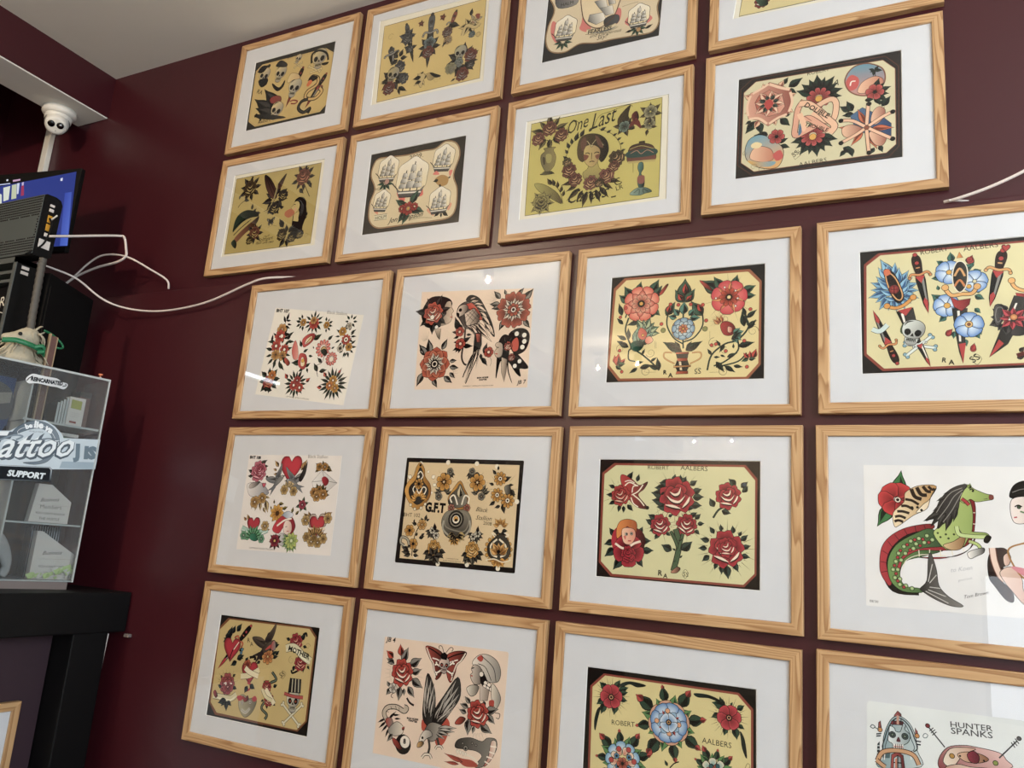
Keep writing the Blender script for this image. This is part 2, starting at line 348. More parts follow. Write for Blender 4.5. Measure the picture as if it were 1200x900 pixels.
    def bfly(s, p, r, a=0, c='r', c1='k'):
        m = s.mapper(p, r, a)
        for e in (-1, 1):
            P = spl([m(e*u, v) for u, v in ((.05, .1), (.35, .55), (1, .75), (.85, .2), (.45, -.05))], 3, True); s.fan(P, m(e*.3, .25), c, c1, .75, c); s.line(P, s.lw, s.k, closed=True)
            P = spl([m(e*u, v) for u, v in ((.05, 0), (.5, -.05), (.7, -.4), (.35, -.85), (.12, -.4))], 3, True); s.fan(P, m(e*.3, -.3), c, c1, .7, c); s.line(P, s.lw, s.k, closed=True)
            for t in ((.75, .52), (.7, .25), (.45, -.5)): s.dot(m(e*t[0], t[1]), r*.07, 'w', None, False)
            s.line([m(e*.1, .1), m(e*.8, .6)], r*.03, s.k); s.line([m(e*.1, 0), m(e*.5, -.4)], r*.03, s.k)
            s.line(spl([m(0, .3), m(e*.15, .7), m(e*.4, .75), m(e*.35, .6)], 3), r*.04, s.k)
        s.shape([m(-.08, .35), m(.08, .35), m(.09, -.1), m(0, -.6), m(-.09, -.1)], 'k', sm=2)
    def ship(s, p, r, a=0, c='e', cloud='c', leafy=True, hot='p'):
        m = s.mapper(p, r, a)
        if cloud:
            q = [m(.78*math.cos(t*.5236)*(1+.12*(t % 2)), .25+.85*math.sin(t*.5236)*(1+.12*(t % 2))) for t in range(12)]; P = spl(q, 3, True); s.poly(P, cloud, 'w', 1.57); s.line(P, s.lw*1.2, s.k, closed=True)
        if hot:
            for e in (-1, 1): s.fan(s.circ(*m(e*.62, -.35), r*.3), m(e*.6, -.35), hot, cloud or 'c')
        for x, h in ((-.38, .55), (0, .95), (.36, .6)):
            s.line([m(x, -.45), m(x+.04, h)], r*.05, s.k)
            for i in range(3):
                y = -.3 + i*(h+.2)/3; wd = .24*(1-.22*i); H = (h+.2)/3.4
                s.shape([m(x-wd, y), m(x+wd, y+.03), m(x+wd*.75, y+H), m(x-wd*.7, y+H), m(x-wd*.95, y+H*.5)], c, 'w', a+.4)
        s.shape([m(-.72, -.3), m(-.5, -.42), (m(.5, -.42)), m(.72, -.2), m(.55, -.72), m(-.5, -.72)], 'E', 'e', a+1.57)
        s.line([m(-.6, -.5), m(.6, -.5)], r*.06, 'w'); s.line([m(-.66, -.32), m(-.98, -.05)], r*.05, s.k)
        if leafy:
            s.leaves(m(0, -.78), r*.1, r*.72, 5, a+math.pi+.2, 'g', math.pi-.4, .22)
    def ladyhead(s, p, r, a=0, flip=1, hair='k', skin='s', cap=None, neck=True):
        m = s.mapper(p, r, a, flip)   # looks towards -u when flip is 1
        if neck: s.shape([m(-.2, -.45), m(-.1, -1.15), m(.5, -1.2), m(.4, -.3)], skin)
        s.shape([m(u, v) for u, v in ((-.45, .6), (-.15, .95), (.4, .95), (.85, .55), (.95, -.05), (.75, -.65), (.45, -.95), (.35, -.3), (-.1, .1))], hair, sm=4)
        s.shape([m(-.42, .55), m(-.52, .25), m(-.7, .0), m(-.55, -.07), m(-.6, -.2), m(-.53, -.27), m(-.57, -.38), m(-.42, -.58), m(-.1, -.5), m(.2, -.15), m(.22, .3), m(-.05, .62)], skin, sm=2)
        s.line(spl([m(-.5, .27), m(-.36, .33), m(-.2, .27)], 3), r*.06, 'k', 2); s.line([m(-.46, .14), m(-.28, .14)], r*.09, 'k', 2)
        s.line([m(-.58, -.2), m(-.44, -.22)], r*.1, 'r', 2); s.fan(s.circ(*m(-.2, -.1), r*.16), m(-.2, -.1), 'p', skin)
        for k in range(4): s.line(spl([m(-.3+.1*k, .75), m(.3+.1*k, .6-.1*k), m(.5+.08*k, -.2), m(.45+.08*k, -.7)], 3), r*.035, 'x' if hair == 'k' else 'k', 2)
        if cap:
            s.shape([m(-.5, .42), m(-.4, .9), m(.1, 1.15), m(.65, .95), m(.85, .4), m(.3, .55)], cap, 'e', a-1.5, sm=4)
            s.line(spl([m(-.5, .5), m(.1, .7), m(.8, .4)], 3), r*.06, s.k)
    def curl(s, p, r, a=0, flip=1, w=.8, c='k', t=1.6):
        m = s.mapper(p, r, a, flip)
        s.line([m((.12+.88*(1-i/18))*math.cos(t*2*math.pi*i/18), (.12+.88*(1-i/18))*math.sin(t*2*math.pi*i/18)) for i in range(19)], w, c, 1)
    def text(s, p, q, t, c='k', hs=1.0, shear=0.0, bold=0.0, space=1.0):
        cu = bpy.data.curves.new('lettering', 'FONT'); cu.body = t; cu.size = 10; cu.shear = shear; cu.resolution_u = 2; cu.offset = bold; cu.space_character = space
        ob = bpy.data.objects.new('lettering', cu); COL.objects.link(ob); bpy.context.view_layer.update()
        me = ob.evaluated_get(bpy.context.evaluated_depsgraph_get()).to_mesh()
        vs = [v.co.copy() for v in me.vertices]; me.calc_loop_triangles(); tr = [tuple(x.vertices) for x in me.loop_triangles]
        bpy.data.objects.remove(ob, do_unlink=True); bpy.data.curves.remove(cu)
        if not vs: return
        x0 = min(v.x for v in vs); x1 = max(v.x for v in vs); p = Vector(p); q = Vector(q); d = q-p; k = d.length/(x1-x0); d.normalize(); n = Vector((-d.y, d.x))
        s.add([p + d*(v.x-x0)*k + n*v.y*k*hs for v in vs], tr, [pc(c)]*len(vs))
    # ---- reading the drawing lists
    def run(s, src):
        for ln in src.strip().splitlines():
            ln = ln.strip()
            if not ln or ln[0] == '#': continue
            txt = None
            if '|' in ln: ln, txt = ln.split('|', 1); txt = txt.strip()
            tk = ln.split(); cmd = tk[0].lstrip('+')
            P = []; r = []; a = []; o = []; n = []; kw = {}
            for t in tk[1:]:
                if ',' in t: P.append(Vector([float(z) for z in t.split(',')]))
                elif t[0] == '@': r.append(float(t[1:]))
                elif t[0] == '^': a.append(R(float(t[1:])))
                elif '=' in t: k, v = t.split('='); kw[k] = float(v) if v.lstrip('-').replace('.', '').isdigit() else v
                elif len(t) < 6 and t.replace('.', '').lstrip('-').isdigit(): n.append(float(t))
                else: o.append(t)
            A0 = a[0] if a else 0; fl = int(kw.pop('flip', 1)); N = int(n[0]) if n else 0
            lw = kw.pop('lw', None); old = s.lw
            if lw: s.lw = lw
            if cmd == 'lw': s.lw = n[0]; continue
            if cmd == 'pen': s.k = o[0]; continue
            if cmd == 'ps': s.shape(P, o[0], o[1] if len(o) > 1 else None, A0)
            elif cmd == 'pg': s.shape(P, o[0], o[1] if len(o) > 1 else None, A0, sm=4)
            elif cmd == 'fs': s.poly(P, o[0], o[1] if len(o) > 1 else None, A0)
            elif cmd == 'fg': s.poly(spl(P, 4, True), o[0], o[1] if len(o) > 1 else None, A0)
            elif cmd == 'ln': s.line(spl(P, 5), n[0], o[0], int(n[1]) if len(n) > 1 else 0)
            elif cmd == 'sl': s.line(P, n[0], o[0], int(n[1]) if len(n) > 1 else 0)
            elif cmd == 'cs': s.line([P[i].lerp(P[(i+1) % len(P)], k/3) for i in range(len(P)) for k in range(3)], n[0], o[0], closed=True)
            elif cmd == 'cl': s.line(spl(P, 5, True), n[0], o[0], closed=True)
            elif cmd == 'dot':
                oo = [u for u in o if u != 'nol']
                for p in P: s.dot(p, r[0], oo[0], oo[1] if len(oo) > 1 else None, 'nol' not in o)
            elif cmd == 'lf': s.leaf(P[0], P[1], kw.get('w', .22), o[0] if o else 'g', o[1] if len(o) > 1 else 'k', kw.get('rib', None))
            elif cmd == 'lvs':
                for p, q in zip(P[::2], P[1::2]): s.leaf(p, q, kw.get('w', .24), o[0] if o else 'g', o[1] if len(o) > 1 else 'k', kw.get('rib', None))
            elif cmd == 'lr': s.leaves(P[0], r[0], r[1], N, A0, o[0] if o else 'g', a[1] if len(a) > 1 else 2*math.pi, kw.get('w', .26), o[1] if len(o) > 1 else 'k', kw.get('rib', None), kw.get('jit', .08))
            elif cmd == 'sp': s.spikes(P[0], r[0], r[1], N, A0, kw.get('w', .5), o[0] if o else 'k', a[1] if len(a) > 1 else 2*math.pi)
            elif cmd == 'fl': s.flower(P[0], r[0], N, A0, o[0], o[1], o[2] if len(o) > 2 else 'o', kw.get('r1', .15), kw.get('wf', 1.0))
            elif cmd == 'rose': s.rose(P[0], r[0], A0, o[0] if o else 'r', o[1] if len(o) > 1 else 'k', o[2] if len(o) > 2 else 'w')
            elif cmd == 'mand': s.mandala(P[0], r[0], N, o[0], o[1], o[2], A0)
            elif cmd == 'ht': s.heart(P[0], r[0], A0, o[0] if o else 'r', o[1] if len(o) > 1 else 'R')
            elif cmd == 'rb': s.ribbon(P, r[0], o[0], o[1] if len(o) > 1 else None)
            elif cmd == 'dag': s.dagger(P[0], P[1], r[0], *o)
            elif cmd == 'sk': s.skull(P[0], r[0], A0, o[0] if o else 'w', fl, o[1] if len(o) > 1 else 'k')
            elif cmd == 'bn': s.bone(P[0], P[1], r[0], o[0] if o else 'w', o[1] if len(o) > 1 else None)
            elif cmd == 'sw': s.swallow(P[0], r[0], A0, o[0] if o else 'E', o[1] if len(o) > 1 else 'r', fl, o[2] if len(o) > 2 else 'e')
            elif cmd == 'bf': s.bfly(P[0], r[0], A0, o[0], o[1])
            elif cmd == 'ship': s.ship(P[0], r[0], A0, o[0] if o else 'e', (o[1] if o[1] != 'none' else None) if len(o) > 1 else 'c', kw.get('leafy', 1) > 0, o[2] if len(o) > 2 and o[2] != 'none' else None)
            elif cmd == 'hd': s.ladyhead(P[0], r[0], A0, fl, o[0] if o else 'k', o[1] if len(o) > 1 else 's', o[2] if len(o) > 2 else None, kw.get('neck', 1) > 0)
            elif cmd == 'cur': s.curl(P[0], r[0], A0, fl, kw.get('w', .8), o[0] if o else 'k', kw.get('t', 1.6))
            elif cmd == 'tx': s.text(P[0], P[1], txt, o[0] if o else 'k', kw.get('hs', 1.0), kw.get('sh', 0), kw.get('b', 0), kw.get('sp', 1.0))
            else: raise ValueError(cmd)
            s.lw = old
    def build(s, name, parent, loc, rot=(R(90), 0, 0)):
        vs = [(x/1000, y/1000, z/1000) for x, y, z in s.v]
        me = bpy.data.meshes.new(name); me.from_pydata(vs, [], s.f); me.update()
        ca = me.color_attributes.new('ink', 'FLOAT_COLOR', 'POINT')
        ca.data.foreach_set('color', [x for c in s.c for x in c])
        o = link(name, me, parent, INK); o.location = loc; o.rotation_euler = rot; return o

# ------------------------------------------------------------------ the room
def struct(o): o['kind'] = 'structure'; return o
struct(box('floor', (XL-.2, YB-.2, FLOOR-.1), (XR+.2, YU+.2, FLOOR), M['floor']))
struct(box('ceiling', (-1.2, YB-.2, CEIL), (XR+.2, YU+.2, CEIL+.1), M['ceil']))
struct(box('trim_4', (XL-.2, YB-.2, 3.6), (-1.1, YU+.2, 3.7), M['ceil']))                  # raised ceiling strip beyond the beam
struct(box('wall_back', (XL-.2, YU, FLOOR), (XR+.2, YU+.2, 3.6), M['wall']))
struct(box('trim_1', (-1.2, YL, FLOOR), (XR, YU, LEDGE), M['wall'], bev=0.003))      # boxed-out lower half of the picture wall
struct(box('wall_left', (XL-.2, YB, FLOOR), (XL, YU, 3.6), M['wall']))
struct(box('trim_2', (-1.238, YB, 2.937), (-1.055, YU, 3.6), M['ceil'], bev=0.004)) # dropped beam, white underside
struct(box('trim_3', (-1.0555, YB, 2.941), (-1.052, YU, CEIL), M['wall']))           # its maroon painted cheek
def holed(name, axis, at, th, a0, a1, holes, m):
    bm = bmesh.new()
    def b(u0, u1, z0, z1):
        if u1 - u0 < 1e-4 or z1 - z0 < 1e-4: return
        if axis == 'x': boxmesh(bm, (at, u0, z0), (at+th, u1, z1))
        else: boxmesh(bm, (u0, at, z0), (u1, at+th, z1))
    c = a0
    for h0, h1, z0, z1 in holes:
        b(c, h0, FLOOR, CEIL); b(h0, h1, FLOOR, z0); b(h0, h1, z1, CEIL); c = h1
    b(c, a1, FLOOR, CEIL)
    bmesh.ops.recalc_face_normals(bm, faces=bm.faces); me = bpy.data.meshes.new(name); bm.to_mesh(me); bm.free()
    return struct(link(name, me, None, m))
holed('wall_right', 'x', XR, 0.04, YB, YU, [(-4.7, -1.1, 1.25, 2.95)], M['cream'])
holed('wall_front', 'y', YB-.04, 0.04, XL-.2, XR, [(2.5, 4.4, -.05, 1.6)], M['cream'])
def window(name, axis, at, u0, u1, z0, z1, nb):
    r = empty(name); struct(r)
    def b(nm, a, c, d, e, t=0.03, mm=None):
        if axis == 'x': return box(nm, (at-t, a, d), (at+t, c, e), mm or M['blackm'], r)
        return box(nm, (a, at-t, d), (c, at+t, e), mm or M['blackm'], r)
    f = .05
    b('window_frame', u0, u1, z0, z0+f); b('window_frame', u0, u1, z1-f, z1); b('window_frame', u0, u0+f, z0, z1); b('window_frame', u1-f, u1, z0, z1)
    for i in range(1, nb):
        u = u0 + (u1-u0)*i/nb; b('mullion', u-.03, u+.03, z0, z1)
    b('pane', u0, u1, z0, z1, 0.003, M['glass'])
window('window_1', 'x', XR+.02, -4.7, -1.1, 1.25, 2.95, 3)
window('window_2', 'y', YB-.02, 2.5, 4.4, -.05, 1.6, 2)
# warm ceiling spot lamps; their bulbs are what glints in the picture glass
def lamp(x, y, z, e, lbl):
    t = tag(empty('ceiling_spot', (x, y, CEIL)), lbl, 'lamp', 'warm ceiling spots behind the viewer')
    lathe('mount', [(0, 0), (.045, 0), (.045, -.012), (.012, -.016), (.006, -.02), (.006, z-CEIL+.075), (.03, z-CEIL+.06), (.034, z-CEIL), (.03, z-CEIL), (.0, z-CEIL+.05)], M['blackm'], t, 20)
    lathe('bulb', [(0, z-CEIL-.011), (.006, z-CEIL-.009), (.0105, z-CEIL-.004), (.011, z-CEIL+.002), (.006, z-CEIL+.03), (0, z-CEIL+.035)], M['bulb'], t, 16)
    l = bpy.data.lights.new('spot_light', 'POINT'); l.energy = e; l.color = (1.0, 0.80, 0.58); l.shadow_soft_size = 0.011
    o = bpy.data.objects.new('spot_light', l); COL.objects.link(o); o.parent = t; o.location = (0, 0, z-CEIL-.022)
LAMPS = [(-.48, -2.24, 3.0), (-.58, -4.45, 3.0), (-.2, -4.36, 3.0), (-.7, -8.4, 3.0), (-.2, -8.3, 3.0)]
WL = ['nearest the picture wall', 'left one of the middle pair', 'right one of the middle pair', 'left one at the street end', 'right one at the street end']
for (x, y, z), n in zip(LAMPS, WL): lamp(x, y, z, 56 if y > -3 else 30, 'black ceiling spot with a warm bulb, ' + n)
t = tag(empty('added_pendant_lamp', (2.75, -1.15, CEIL)), 'added opal globe pendant lamp that brightens the ceiling, outside the view', 'lamp')  # unseen pendant, added to brighten the ceiling and the right side
tube('cord', [(0, 0, 0), (0, 0, -.35), (0, 0, -.72)], .003, M['blackm'], t, 8, 3)
lathe('globe', [(0, -.72), (.03, -.722), (.07, -.745), (.09, -.80), (.07, -.87), (.03, -.888), (0, -.89)], M['globe'], t, 28)
l = bpy.data.lights.new('added_globe_light', 'POINT'); l.energy = 30; l.color = (.96, .97, 1.0); l.shadow_soft_size = .1  # fill light of the added pendant
o = bpy.data.objects.new('added_globe_light', l); COL.objects.link(o); o.parent = t; o.location = (0, 0, -.80)
# ------------------------------------------------------------------ framed flash prints
def rail_mesh(L, W=23.5, D=18.0):
    prof = [(0, D), (0, 1.8), (.6, .5), (2.0, 0), (W-2.4, 0), (W-.8, .8), (W, 2.4), (W, 9.5), (W-3, 9.5), (W-3, D)]
    vs = []; n = len(prof)
    for u, d in prof: vs.append((u/1000, d/1000, -u/1000))
    for u, d in prof: vs.append((L-u/1000, d/1000, -u/1000))
    fs = [(i, (i+1) % n, n+(i+1) % n, n+i) for i in range(n)] + [tuple(range(n))[::-1], tuple(range(n, 2*n))]
    me = bpy.data.meshes.new('frame_rail'); me.from_pydata(vs, [], fs); me.update()
    bm = bmesh.new(); bm.from_mesh(me); bmesh.ops.recalc_face_normals(bm, faces=bm.faces); bm.to_mesh(me); bm.free()
    me.materials.append(M['pine']); return me
def glass_front(m):
    nt = m.node_tree; fr = [n for n in nt.nodes if n.type == 'FRESNEL'][0]; mx = [n for n in nt.nodes if n.type == 'MIX_SHADER'][0]
    g = nt.nodes.new('ShaderNodeNewGeometry'); a = nt.nodes.new('ShaderNodeMath'); a.operation = 'SUBTRACT'; a.inputs[0].default_value = 1.0
    b = nt.nodes.new('ShaderNodeMath'); b.operation = 'MULTIPLY'; c = nt.nodes.new('ShaderNodeMath'); c.operation = 'MULTIPLY'; c.inputs[1].default_value = 1.7; c.use_clamp = True
    nt.links.new(g.outputs['Backfacing'], a.inputs[1]); nt.links.new(fr.outputs[0], b.inputs[0]); nt.links.new(a.outputs[0], b.inputs[1]); nt.links.new(b.outputs[0], c.inputs[0])
    nt.links.new(c.outputs[0], mx.inputs[0])
for k in ('glass', 'acry'): glass_front(M[k])
RM = {}
def rails(w): 
    if w not in RM: RM[w] = rail_mesh(w)
    return RM[w]
def picture(loc, rot, w, h, label, window=None, sheets=(), art=None, size=None):
    root = tag(empty('picture_frame', loc, rot), label, 'picture', 'pine framed flash prints on the maroon wall')
    ox, oz = -w/2, h                      # TL outer corner in root space
    for L, l, ry in ((w, (ox, 0, oz), 0), (h, (ox+w, 0, oz), R(90)), (w, (ox+w, 0, 0), R(180)), (h, (ox, 0, 0), R(270))):
        o = link('frame_rail', rails(round(L, 4)), root); o.location = l; o.rotation_euler = (0, ry, 0)
    W = w*1000; H = h*1000; e = 19
    if window:
        outer = [(e, -e), (W-e, -e), (W-e, -H+e), (e, -H+e)]; cx = sum(p[0] for p in window)/4; cy = sum(p[1] for p in window)/4
        inn = []
        for p in window: d = Vector((cx-p[0], cy-p[1])).normalized()*1.6; inn.append((p[0]+d.x, p[1]+d.y))
        vs = [(ox+x/1000, .006, oz+y/1000) for x, y in outer] + [(ox+x/1000, .006, oz+y/1000) for x, y in window] + [(ox+x/1000, .0078, oz+y/1000) for x, y in inn] + [(ox+x/1000, .0079, oz+y/1000) for x, y in outer]
        mo = pydata('mat_board', vs, [(i, (i+1) % 4, 4+(i+1) % 4, 4+i) for i in range(4)] + [(4+i, 4+(i+1) % 4, 8+(i+1) % 4, 8+i) for i in range(4)] + [(i, 12+i, 12+(i+1) % 4, (i+1) % 4) for i in range(4)], root, M['board'])
        mo.data.materials.append(M['bevel'])
        for p in list(mo.data.polygons)[4:8]: p.material_index = 1
        depth = .0082
    else:
        box('mat_board', (ox+e/1000, .006, oz-h+e/1000), (ox+w-e/1000, .008, oz-e/1000), M['board'], root); depth = .0056
    A = Art()
    for col, q in sheets: A.poly(q, col); 
    if art: A.run(art)
    o = A.build('art_print', root, (ox, depth, oz))
    # paper edge thickness under a loose sheet
    if not window and sheets:
        q = sheets[0][1]; pts = [(ox+x/1000, depth+.00002, oz+y/1000) for x, y in q]; n = len(pts)
        pydata('paper_edge', pts + [(x, .0061, z) for x, y, z in pts], [tuple(range(n))] + [(i, n+i, n+(i+1) % n, (i+1) % n) for i in range(n)], root, M['bevel'])
    box('glass_pane', (ox+.0195, .0025, oz-h+.0195), (ox+w-.0195, .0045, oz-.0195), M['glass'], root)
    box('backing_board', (ox+.018, .0085, oz-h+.018), (ox+w-.018, .0105, oz-.018), M['tan'], root)
    return root
FR = [
    ('A1', -0.3406, 3.0813, 0.5289, 0.4305, -0.00082, 'topmost left pine frame: yellowed skull flash sheet with a bird skull and snake dagger'),
    ('A2', 0.2186, 3.0786, 0.5291, 0.4286, 0.00104, 'top row pine frame, second from left: yellow sheet of daggers, stars and roses'),
    ('A3', 0.785, 3.0792, 0.5298, 0.429, -0.00175, 'top row pine frame with sailing ships inside a rope border, cut by the photo top'),
    ('A4', 1.3499, 3.0824, 0.53, 0.429, -0.00291, 'top right pine frame of which only the bottom edge shows'),
    ('B1', -0.3407, 2.626, 0.529, 0.4275, -0.003, 'second row leftmost pine frame: yellow sheet with moth, roses and a dark haired woman'),
    ('B2', 0.2175, 2.6224, 0.5282, 0.4287, 0.00095, 'pine frame with five small sailing ships inside a wavy rope border on black'),
    ('B3', 0.7798, 2.6225, 0.5308, 0.4301, 0.00537, 'pine frame reading One Last Caress with a woman in a wreath and a table lamp'),
    ('B4', 1.3437, 2.6334, 0.5311, 0.4311, -0.00544, 'pine frame reading Double Trouble with entwined arms, palm medallion and pink blossoms'),
    ('C1', -0.0593, 2.1249, 0.5293, 0.427, 0.00187, 'third row leftmost pine frame: loose white sheet of small red and orange flower sprays'),
    ('C2', 0.4925, 2.1258, 0.5287, 0.4267, -0.00024, 'pine frame with a red shouldered parrot, two round flowers and two women in profile'),
    ('C3', 1.0456, 2.1256, 0.5323, 0.429, -0.00144, 'pine frame with a two handled vase and large red flowers on cream, black border'),
    ('C4', 1.611, 2.1274, 0.53, 0.4297, 0.00232, 'right edge pine frame of daggers, blue flowers, skull and bones'),
    ('D1', -0.0623, 1.6717, 0.5321, 0.4284, 0.00074, 'fourth row leftmost pine frame: white sheet of hearts, envelope, doves and lady'),
    ('D2', 0.5004, 1.6724, 0.5286, 0.4277, -0.00238, 'pine frame with ochre and black ornaments on tan paper, thick black border'),
    ('D3', 1.0512, 1.672, 0.5297, 0.4284, 0.00215, 'pine frame with big red roses and a red haired face on cream'),
    ('D4', 1.6067, 1.6731, 0.53, 0.4304, 0.00409, 'pine frame with a green horse with red scaled fish tail and a sea shell'),
    ('E1', -0.0649, 1.2169, 0.5301, 0.4313, 0.00232, 'bottom row leftmost pine frame: top hat skull, swallow, hearts and Mother banner'),
    ('E2', 0.4939, 1.2178, 0.5306, 0.429, 0.00027, 'bottom row pine frame with a diving eagle, skull moth, scorpion and snake'),
    ('E3', 1.0468, 1.219, 0.5318, 0.429, -0.00149, 'bottom row pine frame with blue and red mandala flowers on cream, black border'),
    ('E4', 1.606, 1.224, 0.53, 0.429, -0.00164, 'bottom right pine frame with a skull tower and a pink antenna craft'),
]
# every sheet: mat window, paper shapes and drawing list, in millimetres from the outer top left corner of its frame
ARTD = {}
ARTD['A1'] = dict(win=[(74.0, -81.0), (433.4, -80.9), (430.2, -350.8), (78.4, -350.8)], sheets=[('2c2823', [(59.1, -65.5), (443.8, -70.8), (444.8, -364.5), (66.5, -361.4)])], art='''
fs c8ae6c 108,-94.9 393.8,-98.4 428.6,-122 430.2,-316.1 406.2,-340 118.9,-340.5 84.5,-314.8 80.7,-115.8
cs 1 b98a4a 112.9,-100 393,-102 424.7,-123.5 425.4,-312.1 403.9,-334.6 119.5,-335.5 88.8,-313.1 85.3,-119.5
lw 1
sk 123,-145 @30.5 ^-18 d8c48a
lf 89.8,-122.5 144.6,-104 k k w=.3
fg k 104,-155.2 143.1,-157.3 143.6,-180.2 122,-188.6 104.8,-171.8
dot @6.54 k 141.5,-107.9
sk 199.6,-153.7 @31.4 ^-16 d8c48a
pg k E 173.6,-115.3 193.3,-98.3 224.6,-117.3 223.9,-130.1 194.3,-124.6
fg k 170.8,-182.9 205.4,-206.5 227.3,-182.4 224.4,-207.4 200.4,-220.2 176.3,-200.3
bn 263.4,-142.4 293.7,-130.1 @4.92 d8c48a
bn 261.4,-122.6 295.6,-149.7 @4.94 d8c48a
+sk 274.1,-110.7 @16.9 ^-19 d8c48a
dag 304.1,-148.5 250,-292 @18.1 k o k j e
+sk 275.6,-224.8 @34.7 ^-16 cfc6a0
pg d8c48a t 239,-185 253.6,-162.6 284.9,-172.8 295.4,-191.1 266,-190.9 245,-197.8
ln 5 j 265.8,-273.2 280.1,-271.1 299.7,-278.9 289.9,-285.7 271,-281.8
sk 369.1,-135 @38.4 ^-3 d8c48a
ln 8 k 338.2,-143.6 335.8,-108 367.1,-100.8 400.1,-120.2 410.2,-147.8
bn 329.1,-154.2 380.6,-183.6 @6.91 d8c48a
bn 340.5,-179 386.1,-173.6 @6.87 d8c48a
fg k 382.9,-154 412.7,-154.6 409.2,-163.2 391.5,-163.5
lvs 216.7,-288.5 135.4,-197.9 188,-295.4 94.8,-228.4 198.2,-310.1 106,-266.3 k E w=.24
pg j m 170.8,-244.1 192,-235.7 219.9,-244.7 220.2,-267 182.1,-263.7
+sk 207.2,-298 @33.6 ^-22 d8c48a
pg k E 111.2,-293 182.6,-307 257.7,-331.2 193.8,-326.9 130.1,-310.8
bn 115.9,-297.2 142.4,-315.1 @8.59 k
dag 412.5,-197.1 338,-312.8 @17.5 k m k j e
ln 15 k 339.1,-213.3 350.7,-197 377.7,-209.3 374.6,-233.6 338.2,-250.7 335.1,-275 375.8,-283.5 400.8,-264 391.4,-249.6
+ln 9 c9a765 339.1,-213.3 350.7,-197 377.7,-209.3 374.6,-233.6 338.2,-250.7 335.1,-275 375.8,-283.5 400.8,-264 391.4,-249.6
ln 13 k 346.8,-280.5 318.7,-284.1 308.1,-306.8 333.3,-327.4 360.1,-317.3 352.3,-334.2
+ln 6 E 346.8,-280.5 318.7,-284.1 308.1,-306.8 333.3,-327.4 360.1,-317.3
fg k 337.4,-203.5 349.8,-191.8 376.9,-204.1 364.2,-213.8 343.3,-217.4
fg o 330,-223.9 341.7,-207.6 354,-216.6 338.6,-232
tx k 100.7,-206.8 126.2,-218.7 |RA
tx k 224,-100.9 249.5,-97.2 |Rob
tx k 130.3,-331.9 187.3,-332 |Aalbers
''')
